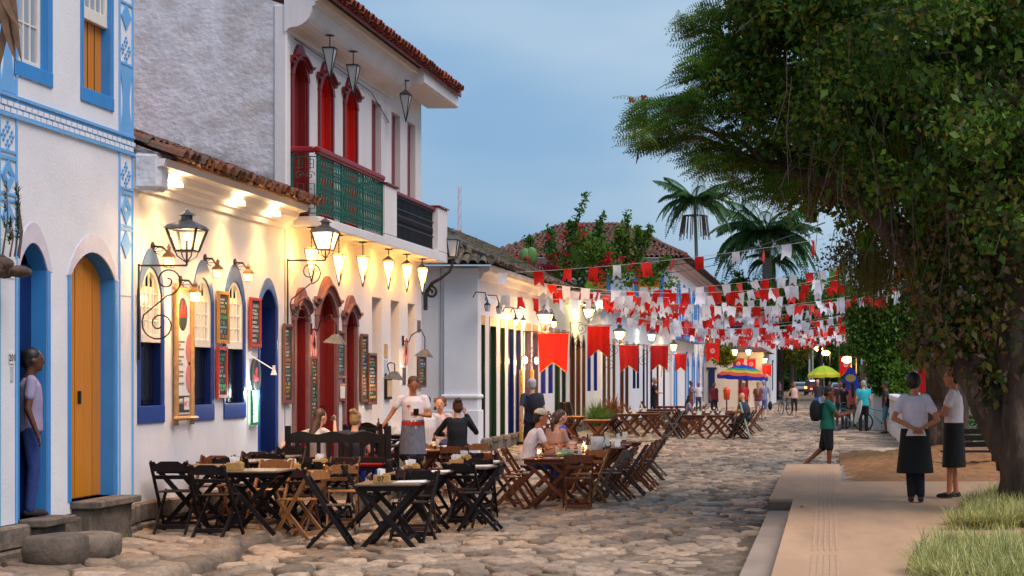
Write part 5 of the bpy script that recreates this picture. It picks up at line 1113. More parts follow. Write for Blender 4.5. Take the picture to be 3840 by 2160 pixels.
ft = lambda px,py,Y=D0: W(px,py,Y)
def limb(pts, rad, parent, m=bark, n=9, name='limb'):
    P_ = [Vector(p) for p in pts]; out_, rr = [], []
    for i in range(len(P_)-1):
        for k in range(5):
            t = k/5; p0,p1,p2,p3 = P_[max(i-1,0)],P_[i],P_[i+1],P_[min(i+2,len(P_)-1)]
            q = .5*((2*p1)+(p2-p0)*t+(2*p0-5*p1+4*p2-p3)*t*t+(3*p1-p0-3*p2+p3)*t**3); out_.append(q+Vector((rg.uniform(-1,1),rg.uniform(-1,1),0))*rad[i]*.07); rr.append((rad[i]*(1-t)+rad[i+1]*t)*rg.uniform(.93,1.07))
    out_.append(P_[-1]); rr.append(rad[-1]); mb = MB().tube(out_,rr,n+6 if rad[0] > .2 else n)
    if rad[0] > .15: mb.v = [tuple(Vector(v)+noise.noise_vector(Vector((v[0]*3.2,v[1]*3.2,v[2]*1.1)))*.10*min(1,rad[0]/.35)+noise.noise_vector(Vector(v)*9)*.025) for v in mb.v]
    return mb.build(name, m, parent, True)
limb([(2.46,20.2,.2),(2.42,20.2,.6),(2.34,20.25,1.7),(2.36,20.5,3.2),(2.5,21,4.6),(2.8,22,6.5)],[.48,.37,.31,.33,.34,.28],tree1,n=14,name='trunk')
limb([(2.28,20.35,.9),(1.85,20.6,1.8),(1.45,21.2,2.55),(1.15,21.8,3.3),(.6,22.4,4.1),(-.3,22.8,4.6),(-1.4,23,4.9)],[.26,.24,.22,.2,.16,.1,.04],tree1,n=10)
limb([(2.4,20.8,4.0),(1.6,21.6,5.2),(.6,22.4,6.0),(-.6,23,6.4),(-1.7,23,6.3)],[.2,.16,.12,.08,.03],tree1)
limb([(.6,22.4,4.1),(-.2,23.2,5.3),(-1.0,23.3,5.9),(-1.9,23.2,5.6)],[.12,.09,.06,.02],tree1)
limb([ft(2640,290,20),ft(2560,255,20),ft(2500,240,20),ft(2440,270,20),ft(2420,330,20.4)],[.07,.06,.05,.045,.03],tree1,twig_m)
for a,b in (((2210,480),(2090,330)),((2320,300),(2190,120)),((2100,420),(1960,300)),((1930,420),(1790,330)),((1880,400),(1690,300)),((1840,380),(1700,350)),((2250,200),(2050,40)),((2450,180),(2330,60)),((2380,540),(2300,330)),((1900,430),(1800,395))): limb([ft(*a,22.4),ft((a[0]+b[0])/2+rg.uniform(-20,20),(a[1]+b[1])/2-18,22.6),ft(*b,22.9)],[.05,.035,.012],tree1,twig_m,6,'branch')
tw = MB()
for _ in range(170):
    c = C[r_.randint(len(C))]; a = Vector(c); b_ = a+Vector((rg.uniform(-.9,.6),rg.uniform(-1.2,.2),rg.uniform(-.5,.5))); tw.tube([a,(a+b_)/2+Vector((0,0,rg.uniform(-.1,.2))),b_],[.014,.010,.004],4)
for _ in range(90):
    px = rg.uniform(1960,2570); q = ft(px,rg.uniform(60,560),rg.uniform(19.5,22)); L_ = rg.uniform(.4,1.6); tw.tube([q,q+Vector((rg.uniform(-.1,.1),0,-L_*.5)),q+Vector((rg.uniform(-.15,.15),0,-L_))],.005,4)
tw.build('hanging_twigs', twig_m, tree1, kind='stuff')
for k,(px,py,Y,L_,m,n_) in enumerate(((2255,430,20.8,.75,leaf_b,60),(2275,410,20.6,.5,leaf_c,40),(2330,690,21.2,.6,leaf_b,40),(2300,735,21.2,.5,leaf_c,30),(2440,740,20.2,.55,leaf_b,40),(2400,560,20.2,.45,dry_m,60),(2475,560,19.8,.40,moss_hang,90),(2130,480,21.5,.5,dry_m,50),(2180,630,21.5,.45,leaf_b,40),(1935,150,22,.5,dry_m,30),(2080,520,22,.6,dry_m,60),(2040,560,22,.5,leaf_c,40),(2480,640,19.8,.35,leaf_d,40),(2350,860,21,.55,leaf_b,36),(2395,900,20.6,.4,leaf_b,24),(2240,520,21,.5,dry_m,60))):
    q = ft(px,py,Y); r3 = np.random.RandomState(k); tufts('epiphyte',[tuple(q)]*3,m,L_,n_//2,tree1,seed=k)
hp = []
for _ in range(420): px = rg.gauss(2200,45); q = ft(px,rg.uniform(590,700),24); hp.append(tuple(q))
hm = MB()
for q in hp:
    q = Vector(q)+Vector((0,rg.uniform(-1,1),0)); L_ = rg.uniform(.25,.8); hm.v += [tuple(q),tuple(q+Vector((.012,0,0))),tuple(q+Vector((rg.uniform(-.12,.12),0,-L_)))]; n = len(hm.v); hm.f.append((n-3,n-2,n-1)); hm.m.append(0)
hm.build('hanging_moss', moss_hang, tree1, kind='stuff')
P = clump_pts([tuple(ft(2190+rg.gauss(0,45),640+rg.gauss(0,40),24)) for _ in range(26)],160,.34,r_); leaf_cloud('moss_foliage',P,.05,[moss_hang,leaf_c],tree1,5)
ep = []
CE = np.array([tuple(ft(rg.uniform(2300,2520),rg.uniform(600,900),rg.uniform(20.6,22.5))) for _ in range(44)]); P = clump_pts(CE,150,.34,r_); leaf_cloud('epiphyte_leaves',P,.085,[leaf_a,leaf_c,dry_m],tree1,8,up=.9)
for _ in range(420): z = rg.uniform(1.6,5.5); a = rg.uniform(0,6.28); t_ = rg.random(); ep.append((2.2+.05*z+.42*math.cos(a)-(.9*t_ if z > 2 else 0), 20.4+.4*math.sin(a), z))
P = clump_pts(ep,10,.18,r_); leaf_cloud('epiphyte_leaves',P,.11,[leaf_a,dry_m,leaf_c],tree1,6,up=.8)
RF = [(1621,247),(1590,250),(1735,195),(1720,205),(2360,400),(2372,408)]
fl = MB()
for px,py in RF: q = ft(px,py,22.6); [fl.ball((q.x+rg.uniform(-.04,.04),q.y,q.z+rg.uniform(-.03,.03)),.022,5,4) for _ in range(4)]
fl.build('red_blossom', red_cloth, tree1, kind='stuff')
for px,py in ((1598,330),(1606,395)): MB().tube([ft(px,py-30,22.8),ft(px-2,py,22.8),ft(px-6,py+18,22.8)],[.006,.016,.004],5).build('seed_pod', twig_m, tree1)
settle(tree1,(2.25,20.2,.3))
tree2 = thing('second_tree','thick reddish brown tree trunk behind the two waiters, rising from the sand mound','tree')
limb([(2.35,34,.3),(2.3,34,1.2),(2.25,34,3),(2.1,34.2,4.5),(1.6,34.5,6.5)],[.62,.44,.40,.42,.3],tree2,n=14,name='trunk'); limb([(2.15,34.1,4.2),(2.8,34.5,5.5),(3.4,35,7)],[.25,.2,.12],tree2)
C2 = np.array([(rg.uniform(.8,5),rg.uniform(31,38),rg.uniform(5.0,9)) for _ in range(90)]); P = clump_pts(C2,150,.8,r_); leaf_cloud('crown',P,.14,[leaf_a,leaf_b],tree2,7); settle(tree2,(2.35,34,.3))
def plain_tree(name, label, c, rx, rz, h, mats, seed, n=60, k=110, ls=.30, group=None, ry=None):
    t = thing(name,label,'tree',group=group); r3 = np.random.RandomState(seed); q = r3.normal(0,1,(n,3)); q /= np.linalg.norm(q,axis=1,keepdims=True); q *= (r3.uniform(.3,1,n)**.5)[:,None]
    CC = np.array(c)+q*np.array([rx,ry or rx,rz])+np.array([0,0,h]); P = clump_pts(CC,k,rx*.26,r3); leaf_cloud('crown',P,ls,mats,t,seed)
    limb([c,(c[0]+.1,c[1],c[2]+h*.5),(c[0],c[1],c[2]+h)],[.25,.2,.12],t,n=8,name='trunk'); return settle(t,c)
BG = [('broad dark tree behind the flags left of the royal palm',1850,150,1.9,3.3,8.0),('rounded tree crown just below the royal palm trunk',1960,150,4.6,2.2,8.5),('wide tree crown behind the bunting right of the royal palm',2060,150,4.8,2.4,8.0),('tree crown behind the bunting near the banana leaf',2170,140,4.2,2.6,8.0),('small tree with a flat top beside the hipped house gable',1820,135,1.5,1.6,7.6)]
for i,(lb,px,Y,rx,rz,h) in enumerate(BG): plain_tree('background_tree',lb,(W(px,950,Y).x,Y,0),rx,rz,h,[leaf_b,leaf_a,leaf_d],40+i,group='trees beyond the bunting')
plain_tree('street_tree','leafy street tree at the bend left of the parked cars',(W(1965,950,165).x,165,0),3.0,2.6,5.4,[leaf_c,leaf_b,mat('leaf tinted with yellow light',(.22,.15,.02),.6,trans=.3)],50,70,120,.28)  # yellow light on the crown put into one leaf colour
plain_tree('street_tree','yellowish street tree arching over the parked cars',(W(2005,950,178).x-.6,178,0),2.6,1.6,6.0,[leaf_c,mat('leaf tinted with yellow light',(.2,.15,.02),.6)],51,50,110,.28)  # yellow light falling on this tree mixed into its leaf colour
plain_tree('street_tree','dark street tree beside the right hand street lamp',(W(2185,950,86).x,86,0),1.5,1.7,4.6,[leaf_a,leaf_b],52,50,120,.17)
r3 = np.random.RandomState(60); CC = np.array([(rg.uniform(-26,26),rg.uniform(236,262),rg.uniform(0,13.5)) for _ in range(420)]); P = clump_pts(CC,90,1.7,r3); leaf_cloud('wooded_hill',P,.8,[leaf_a,leaf_b],None,61,kind='stuff')
CC = np.array([(rg.uniform(-60,90),rg.uniform(290,330),rg.uniform(0,16)) for _ in range(260)]); P = clump_pts(CC,70,3,r3); leaf_cloud('far_woodland',P,1.4,[leaf_a,leaf_b],None,62,kind='stuff')
# ivy smothering the right wall
iv = []
while len(iv) < 520:
    px, py = rg.uniform(2140,2310), rg.uniform(745,985)
    if py > 880 and (px < 2165+(py-880)*.35 or px > 2262-(py-900)*.1 and py > 905): continue
    if py > 940 and rg.random() < .55: continue
    q = W(px,py,60.05); iv.append((q.x,60.05+rg.uniform(-.22,.02),q.z))
P = clump_pts(iv,46,.26,r_); ivy = leaf_cloud('ivy',P,.15,[leaf_a,leaf_d,leaf_b],None,63,up=.9); tag(ivy,'dense dark green ivy hanging over the white wall right of the street','ivy')
tag(leaf_cloud('creeper_bush',clump_pts([(W(2265,905+rg.uniform(0,90),59.5).x+rg.uniform(-.4,.4),59.5+rg.uniform(-.3,.3),rg.uniform(.9,2.4)) for _ in range(26)],90,.3,r_),.13,[leaf_d,leaf_b],None,64),'lighter green creeper bush against the ivy wall above the balustrade','bush')
tag(leaf_cloud('porch_creeper',clump_pts([(W(rg.uniform(1805,1845),900,106).x,106+rg.uniform(-.5,.5),W(1820,rg.uniform(862,915),106).z) for _ in range(30)],90,.42,r_),.16,[leaf_b,leaf_c],None,65),'green creeper hanging beside the emblem banner above the rainbow umbrella','creeper')
# bougainvillea spilling over the corner house roof
t = thing('bougainvillea','tall bougainvillea with red flowers growing over the mossy roof of the corner house','shrub'); Yb_ = 51.0; CC = []
for a,b,n,sp in ((1460,665,13,36),(1530,660,12,38),(1420,690,8,36),(1590,692,9,34),(1640,700,5,22),(1495,620,7,28),(1440,635,5,22),(1560,635,4,20)):
    for _ in range(n): q = W(a+rg.gauss(0,sp),b+rg.gauss(0,20),Yb_); CC.append((q.x,Yb_+rg.uniform(-1.2,1.2),max(4.75,q.z)))
sh = []
for pts in (((1425,640),(1440,575),(1475,490)),((1500,640),(1505,590),(1512,545)),((1455,620),(1460,590),(1435,560)),((1570,650),(1575,600),(1577,535)),((1600,660),(1625,610),(1633,572)),((1388,650),(1385,610),(1382,575)),((1330,655),(1330,625),(1330,600)),((1600,620),(1610,590),(1602,575)),((1640,690),(1665,665),(1680,650)),((1545,630),(1560,590),(1560,575))):
    p3 = [W(a,b,Yb_+rg.uniform(-.4,.4)) for a,b in pts]; MB().tube(p3,[.02,.014,.006],5).build('shoot', twig_m, t)
    for k in range(16): u_ = k/15; q = p3[0].lerp(p3[1],u_*2) if u_ < .5 else p3[1].lerp(p3[2],u_*2-1); sh.append(tuple(q))
leaf_cloud('foliage',np.r_[clump_pts(CC,70,.34,r_),clump_pts(sh,16,.14,r_)],.13,[leaf_d,leaf_b,leaf_a],t,66)
fc = []
for a,b,n in ((1330,660,5),(1280,650,3),(1395,672,9),(1375,665,6),(1400,640,5),(1455,605,4),(1405,585,3),(1520,662,8),(1545,655,4),(1600,675,5),(1625,705,4),(1500,690,5),(1470,580,3),(1290,668,4),(1430,670,4)):
    for _ in range(n): q = W(a+rg.gauss(0,12),b+rg.gauss(0,9),Yb_-1.0); fc.append(tuple(q))
leaf_cloud('flowers',clump_pts(fc,22,.10,r_),.075,[mat('crimson bract',srgb(196,14,44),.6,trans=.3)],t,67)
for a,b,w_ in ((1322,648,.2),(1337,645,.18)): q = W(a,b,50.2); MB().ball((q.x,q.y,q.z),(w_,.08,.28),10,8).build('cactus_pad', mat('cactus green',srgb(96,140,70),.6), t, True)
lb = MB()
for a,b,dx,dz in ((1450,690,-.15,.9),(1480,700,.35,-.5)): q = W(a,b,50); lb.add([q,q+Vector((.13,0,dz*.45)),q+Vector((dx,0,dz)),q+Vector((-.12,0,dz*.5))],[(0,1,2,3)])
lb.build('banana_leaf', leaf_d, t); settle(t,(CC[0][0],Yb_,4.6))
# palms
def frond_mesh(L_, droop, n=30, w=.55, seed=1, rise=.55):
    rr_ = random.Random(seed); mb = MB(); pts = []
    for i in range(13): t_ = i/12; pts.append(Vector((0,L_*(t_-.18*t_*t_*droop),L_*(rise*t_-droop*t_*t_))))
    mb.tube(pts,[.045*(1-i/13)+.006 for i in range(13)],4)
    for i in range(n):
        t_ = .12+.87*i/(n-1); k = t_*12; a = pts[int(k)].lerp(pts[min(12,int(k)+1)],k-int(k)); ln = w*math.sin(math.pi*min(.97,.18+t_*.8))*rr_.uniform(.85,1.1)
        for s in (-1,1): e_ = a+Vector((s*ln*.75,ln*.45,-ln*rr_.uniform(.35,.8))); m_ = a+Vector((s*ln*.45,ln*.2,-ln*.08)); d_ = Vector((0,.019*L_,0)); mb.add([a-d_,a+d_,m_+d_,m_-d_],[(0,1,2,3)]); mb.add([m_-d_,m_+d_,e_],[(0,1,2)])
    return mb.mesh('frond', frond_m)
def palm(label, px, Y, zc, L_, nf, trunk_r, seed, shaft=None, skirt=False):
    t = thing('palm_tree',label,'palm tree'); rr_ = random.Random(seed); x = W(px,950,Y).x; ms = [frond_mesh(L_,d,36,L_*.24,i,ri) for i,(d,ri) in enumerate(((.5,.95),(.75,.75),(.95,.5),(1.0,.25)))]
    limb([(x,Y,0),(x+.15,Y,zc*.5),(x,Y,zc)],[trunk_r*1.1,trunk_r,trunk_r*.7],t,mat('palm trunk',(.22,.19,.15),.9,.3,4,(.4,.4,4)),10,'trunk')
    if shaft: MB().lathe([(trunk_r*.8,-shaft),(trunk_r*.9,-shaft*.5),(trunk_r*.5,0)],(x,Y,zc),10).build('crown_shaft', leaf_b, t, True)
    for i in range(nf):
        o = link('frond',ms[(i*4)//nf],t,(x,Y,zc),(0,0,i*2.4+rr_.uniform(-.2,.2)))
    if skirt:
        lf = MB()
        for i in range(40): a = rr_.uniform(0,6.28); q = Vector((x,Y,zc-.8)); lf.tube([q,q+Vector((.8*math.cos(a),.8*math.sin(a),-.1)),q+Vector((1.0*math.cos(a),1.0*math.sin(a),-1.2-rr_.random()*.5))],.025,4)
        lf.build('flower_skirt', dry_m, t, kind='stuff')
    return settle(t,(x,Y,0))
palm('slender palm with a brown hanging flower skirt left of the royal palm',1748,110,W(1748,508,110).z,3.0,26,.13,3,skirt=True)
palm('big royal palm with a full dark crown and pale grey trunk',1927,150,W(1927,592,150).z,5.8,44,.48,5,shaft=2.0)
palm('shorter royal palm half hidden just right of the big royal palm',1944,153,W(1950,655,153).z,3.0,20,.28,7,shaft=1.2)
for k,(x_,y_) in enumerate(((4.6,46),(6.2,50))): tag(leaf_cloud('square_shrub',clump_pts([(x_+rg.uniform(-.9,.9),y_+rg.uniform(-.8,.8),rg.uniform(.3,2.3)) for _ in range(40)],90,.42,r_),.16,[leaf_a,leaf_b],None,70+k),('dark shrub on the square behind the park bench','taller dark shrub farther back on the square at the right edge')[k],'shrub')
t = thing('banana_plant','single upright banana leaf plant seen above the bunting on the right','plant'); q = W(2110,760,225)
for dx,dz,wd in ((-1.1,4.8,1.0),(.7,5.8,1.1),(1.8,3.8,.9)):
    mb = MB(); n_ = 6
    for k in range(n_+1): u_ = k/n_; ww = wd*math.sin(math.pi*min(1,.1+u_*.9)); p = q+Vector((dx*u_*u_,0,dz*u_)); mb.v += [(p.x-ww,p.y,p.z+.1*ww),(p.x+ww,p.y+.3,p.z)]
    mb.f = [(2*k,2*k+1,2*k+3,2*k+2) for k in range(n_)]; mb.m = [0]*n_; mb.build('leaf', leaf_d, t)
MB().tube([(q.x,q.y,0),(q.x,q.y,q.z+.3)],.15,8).build('stem', leaf_b, t); settle(t,(q.x,q.y,0))
# potted plants by the doors
def pot_plant(px,py,z,L_,m,label,n_=70):
    q = G(px,py,z); t = thing('potted_plant',label,'potted plant'); MB().lathe([(.13,0),(.2,.28),(.21,.3),(.18,.3)],q,12).build('pot', mat('clay pot',(.3,.13,.07),.8), t); tufts('foliage',[(q.x+rg.uniform(-.1,.1),q.y+rg.uniform(-.1,.1),q.z+.28) for _ in range(14)],m,L_,n_//2,t,seed=int(px)); settle(t,q)
pot_plant(1505,1098,.2,.85,[leaf_d,grass_g],'bushy bright green potted grass between the dining tables and the cream house',120)
pot_plant(1538,1080,.2,.95,[mat('copper leaf',(.32,.10,.035),.6,trans=.3)],'copper leaved spiky potted plant behind the bright green one',70)
# ---------------------------------------------------------------- bunting, banners, lanterns, parasols, street things
def flag_mesh(m, seed, w=.22, h=.33):
    r0 = random.Random(seed); mb = MB(); nx, nz = 4, 3; tw = r0.uniform(-.8,.8); cu = r0.uniform(-.16,.16); V = []
    for j in range(nz+1):
        for i in range(nx+1):
            u, v = i/nx-.5, j/nz; z = -h*v
            if j == nz: z += .10*(1-abs(2*u))
            V.append((u*w*(1-.12*v*abs(tw)), math.sin(u*3+v*2)*.03+cu*v*v+u*w*tw*v, z))
    return mb.add(V,[(j*(nx+1)+i,j*(nx+1)+i+1,(j+1)*(nx+1)+i+1,(j+1)*(nx+1)+i) for j in range(nz) for i in range(nx)]).mesh('flag',m,True)
FLG = [[flag_mesh(m,s+10*k) for s in range(8)] for k,m in enumerate((red_cloth,white_cloth,pink_cloth))]
rf = random.Random(31)
def bunting(a, b, sag, label, every=.40, gap=.08):
    t = thing('bunting_string',label,'bunting',(0,0,0),0,'strings of red and white flags across the street'); pts = wire(a,b,sag,0,20)
    MB().tube(pts,.006,3).build('cord', paper, t); L_ = (b-a).length; n = int(L_/every); th = math.atan2(b.y-a.y,b.x-a.x); last = 0
    for i in range(n):
        if rf.random() < gap: continue
        u_ = (i+.5+rf.uniform(-.2,.2))/n; k = min(19,int(u_*20)); p = pts[k].lerp(pts[k+1],u_*20-k)
        kind = (1-last if rf.random() < .7 else last); last = kind
        if kind == 0 and rf.random() < .22: me = FLG[2][rf.randrange(8)]
        else: me = FLG[kind][rf.randrange(8)]
        o = link('flag',me,t); o.location = p; o.rotation_euler = (rf.gauss(0,.26),rf.gauss(0,.14),th+rf.gauss(0,.42)); s_ = rf.uniform(.9,1.12); o.scale = (s_,s_,s_)
    settle(t,a)
bunting(W(1240,688,38.4),W(2075,600,40.4),.12,'nearest bunting string, rising alone against the sky towards the palm on the right',.62,.0)
bunting(W(1207,733,38.5),W(1600,742,43.2),.15,'short lower bunting string drooping in front of the mossy roofed corner house',.5,.1)
Y = 45.0; i = 0; names = 'second third fourth fifth sixth seventh eighth ninth tenth eleventh twelfth thirteenth fourteenth fifteenth sixteenth seventeenth eighteenth nineteenth twentieth twenty-first twenty-second twenty-third twenty-fourth twenty-fifth twenty-sixth twenty-seventh twenty-eighth twenty-ninth thirtieth thirty-first'.split()
while Y < 112 and i < 28:
    zl = 4.35+rf.uniform(-.25,.3)+(.25 if Y > 86 else 0); zrr = (5.25 if i%3 else 4.7)+rf.uniform(-.35,.3)-(Y-45)*.006; xr = rf.uniform(2.0,2.9)
    bunting(Vector((-7.95,Y+rf.uniform(-1,1),zl)),Vector((xr,Y+rf.uniform(-1,1),zrr)),rf.uniform(.35,.75),f'bunting string of red and white flags over the street, {names[i]} from the front')
    Y += 2.05+i*.05; i += 1
tag(MB().tube(wire(W(1990,715,70),W(2260,655,66),.15,0),.012,3).build('overhead_cable',iron),'thin dark wire on the right above the highest flags','cable')
emb_m = mat('emblem print',(.75,.45,.4),.7)
def banner(px0, px1, py, w_, h_, Yb, label, emblem=False, pole=True, x0=None):
    t = thing('red_banner',label,'banner',(0,0,0),0,'red swallow-tailed banners on the lantern brackets'); a = W(px0,py,Yb); x = a.x; z = a.z
    nx, nz = 12, 8; V = []
    for j in range(nz+1):
        for i in range(nx+1):
            u, v = i/nx, j/nz; zz = z-.03-h_*v+(h_*.27*(1-abs(2*u-1)) if j == nz else h_*.13*(1-abs(2*u-1)) if j == nz-1 else 0)
            V.append((x+u*w_*(1-.10*v)+.05*w_*v, Yb+.035*math.sin(u*9+v*1.5)*(.3+v)+.02*math.sin(u*21), zz))
    me = MB().add(V,[(j*(nx+1)+i,j*(nx+1)+i+1,(j+1)*(nx+1)+i+1,(j+1)*(nx+1)+i) for j in range(nz) for i in range(nx)]).build('cloth',red_cloth,t,True)
    MB().tube([Vector(V[nz*(nx+1)+i])+Vector((0,-.006,-.008)) for i in range(nx+1)],.011,4).build('gold_fringe',gold,t)
    MB().tube([(x-.06,Yb,z),(x+w_+.06,Yb,z)],.014,6).build('rod',wood_b,t)
    if emblem:
        cx, cz = x+w_*.5, z-h_*.42; g = MB()
        for k in range(8): g.beam((cx+.04*math.cos(k*.785),Yb-.06,cz+.04*math.sin(k*.785)),(cx+.17*w_*1.2*math.cos(k*.785),Yb-.06,cz+.17*w_*1.2*math.sin(k*.785)),.035,.004,(0,1,0))
        g.tube([(cx+.12*math.cos(a_),Yb-.06,cz+.12*math.sin(a_)) for a_ in np.linspace(0,6.28,13)],.014,4); g.build('sunburst_emblem',emb_m,t)
    settle(t,(x,Yb,z))
banner(1353,1428,836,.80,1.02,44.5,'nearest and largest red banner, tilted, hanging from the first lantern past the side street')
banner(1477,1533,818,.70,.98,52.7,'second red banner, hanging higher than its neighbours under a yellow green lantern')
banner(1557,1607,867,.70,.95,60.5,'third red banner hanging under the orange lit lantern')
banner(1636,1682,868,.76,1.05,71.5,'fourth red banner hanging under the pale green lantern')
banner(1697,1727,889,.57,.85,81.6,'fifth red banner, small, at the corner of the hipped house')
banner(1775,1808,863,.85,1.15,104,'red banner with a pale sunburst emblem on the hipped house',True)
banner(1843,1872,901,.72,.85,106,'red banner with a faint emblem right above the rainbow umbrella',True)
banner(1879,1900,902,.56,.85,107,'narrow emblem banner just right of the one above the rainbow umbrella',True)
banner(1917,1941,917,.60,.75,107.5,'plain red banner at the end of the row beside the low tiled house')
banner(2112,2143,896,.70,1.15,96,'red emblem banner with gold edge by the tall street lamp on the right',True)
L_ = 'street lanterns on iron wall brackets'
street_lamp(1372,834,44.6,.46,.40,lamp_hot,'blazing orange street lantern above the nearest red banner',150,-7.40,-8.0,(1,.6,.25))
street_lamp(1481,812,52.7,.42,.38,mat('x',(1,1,1)) if False else emit('lamp glass yellow green',(.95,.9,.42),2.2),'yellow green lit street lantern above the second red banner',50,-7.40,-8.0,(1,.9,.4))
street_lamp(1559,868,60.5,.48,.44,lamp_hot,'orange lit street lantern above the third red banner',90,-7.40,-8.0,(1,.62,.3))
street_lamp(1640,868,71.5,.44,.42,lamp_cool,'pale green white street lantern above the fourth red banner',40,-7.40,-8.0,(.85,1,.75))
street_lamp(1695,892,81.6,.46,.44,lamp_hot,'orange lit street lantern above the fifth red banner',90,-7.40,-8.0,(1,.62,.3))
street_lamp(1777,862,103,.5,.5,emit('lamp glass yellow green',(.95,.9,.42),2.2),'yellow lantern on the hipped house above the emblem banner',20,-7.3,-7.9,(1,.9,.5))
street_lamp(1849,902,105,.5,.5,lamp_hot,'left of the two orange lanterns above the rainbow umbrella',60,None,-7,(1,.6,.25),arm=False)
street_lamp(1883,902,106,.5,.5,lamp_hot,'right of the two orange lanterns above the rainbow umbrella',60,None,-7,(1,.6,.25),arm=False)
street_lamp(1924,920,107,.42,.42,lamp_hot,'starry orange lantern at the gable end of the low tiled house',60,None,-5,(1,.55,.2),arm=False)
def lamp_post(px, Y, ztop, label, glass, e_, col, wt=.5, group='lamps on posts down the street'):
    t = thing('lamp_post',label,'street lamp',(0,0,0),0,group); x = W(px,950,Y).x
    MB().lathe([(.12,0),(.10,.5),(.05,.7),(.045,ztop-.1),(.08,ztop)],(x,Y,0),8).build('post',iron,t); lantern(t,(x,Y,ztop),wt,wt*.6,wt*.95,glass,False)
    if e_: point(t,(x,Y,ztop+wt*.5),e_,col,.1)
    settle(t,(x,Y,0))
lamp_post(2143,90,3.7,'tall lit street lamp on the right where the bunting ends',lamp_hot,140,(1,.6,.25),.62)
lamp_post(1990,190,4.0,'left of a pair of far yellow lanterns near the parked cars',lamp_mid,30,(1,.8,.4),.7); lamp_post(2003,192,4.0,'right of a pair of far yellow lanterns near the parked cars',lamp_mid,30,(1,.8,.4),.7)
for k,(px,py,Y,lb) in enumerate(((2059,877,205,'small far sodium street light, upper of two over the cars'),(2077,888,198,'small far sodium street light, lower of two over the cars'),(2131,905,90.5,'glaring orange sodium lamp just under the tall right street lamp'))):
    t = thing('sodium_lamp',lb,'street light',(0,0,0),0,'orange sodium lights'); q = W(px,py,Y); s_ = Y/200
    MB().ball(q,(.42*s_+.1,.3,.22*s_+.08),8,5).build('glowing_head',emit('sodium glow',(1,.42,.08),14),t); MB().tube([(q.x+.5,Y+.3,0),(q.x+.5,Y+.3,q.z+.1),(q.x,Y,q.z+.2)],.05,6).build('mast',iron,t); point(t,q+Vector((0,-.5,-.4)),160,(1,.5,.15),.2); settle(t,(q.x+.5,Y+.3,0))
def small_wall_lamp(px,py0,py1,label,lit,x=-8.0,hang=True):
    t = thing('wall_lantern',label,'wall lantern',(0,0,0),0,'little lanterns on the corner house wall'); lx = x+.32; Yl = -lx*F/(VX-px); z0 = EYE-(py1-VY)*Yl/F; z1 = EYE-(py0-VY)*Yl/F; h = z1-z0
    lantern(t,(lx,Yl,z0),h*.5,h*.32,h*.55,lit or dim_glass,False,iron,iron,False,n=6,roof_h=h*.3); MB().tube([(x,Yl,z1+.06),(x+.06,Yl,z1+.18),(lx-.05,Yl,z1+.17),(lx,Yl,z1)],.014,5).build('arm',iron,t)
    if lit: point(t,(lx+.05,Yl,z0+h*.3),45,(1,.55,.2),.05)
    settle(t,(x,Yl,z1))
small_wall_lamp(1226,755,783,'unlit little lantern on the corner house, left of two above the green doors',None); small_wall_lamp(1255,762,789,'unlit little lantern on the corner house, right of two above the green doors',None)
small_wall_lamp(1297,792,820,'dim little black lantern left of the glowing one over the navy doors',lamp_mid); small_wall_lamp(1316,793,820,'bright little black lantern beside the dim one over the navy doors',lamp_hot); small_wall_lamp(1393,795,824,'little black lantern just right of the blazing lantern',lamp_mid)
for k,(px,lab) in enumerate(((1310,'gilded lamp lit post display beside the navy doors'),(1338,'second gilded display strip by the violet doors'))):
    x = -7.85; Yl = -x*F/(VX-px); t = thing('gilded_display',lab,'display'); MB().bev(x-.03,x+.05,Yl-.06,Yl+.06,.25,2.1,.01).build('panel',mat('gilded panel',(.45,.26,.05),.4,.5,14,bump=.4,bscale=30),t); MB().bev(x-.1,x+.12,Yl-.12,Yl+.12,.2,.27,.01).build('foot',wood_d,t); MB().ball((x+.12,Yl,2.35),(.05,.05,.09),8,6).build('lamp',emit('small warm lamp',(1,.7,.35),14),t); MB().tube([(x,Yl,2.2),(x+.02,Yl,2.45),(x+.12,Yl,2.44)],.012,5).build('lamp_arm',iron,t); point(t,(x+.22,Yl,2.3),30,(1,.5,.15),.04); settle(t,(x,Yl,.2))
# yellow flood on the cream house, seen as a hooded lamp under its eave
t = thing('eave_floodlight','small floodlight under the eave washing the cream house yellow','floodlight'); q = (x4+.3,54.0,4.25); MB().bev(q[0]-.06,q[0]+.06,q[1]-.1,q[1]+.1,q[2]-.05,q[2]+.05,.01).build('housing',iron,t); MB().box(q[0]-.05,q[0]+.05,q[1]-.08,q[1]+.08,q[2]-.056,q[2]-.051).build('lens',emit('flood lens',(1,.85,.3),20),t); point(t,(q[0]+.02,q[1],q[2]-.12),70,(1,.85,.3),.05); settle(t,q)
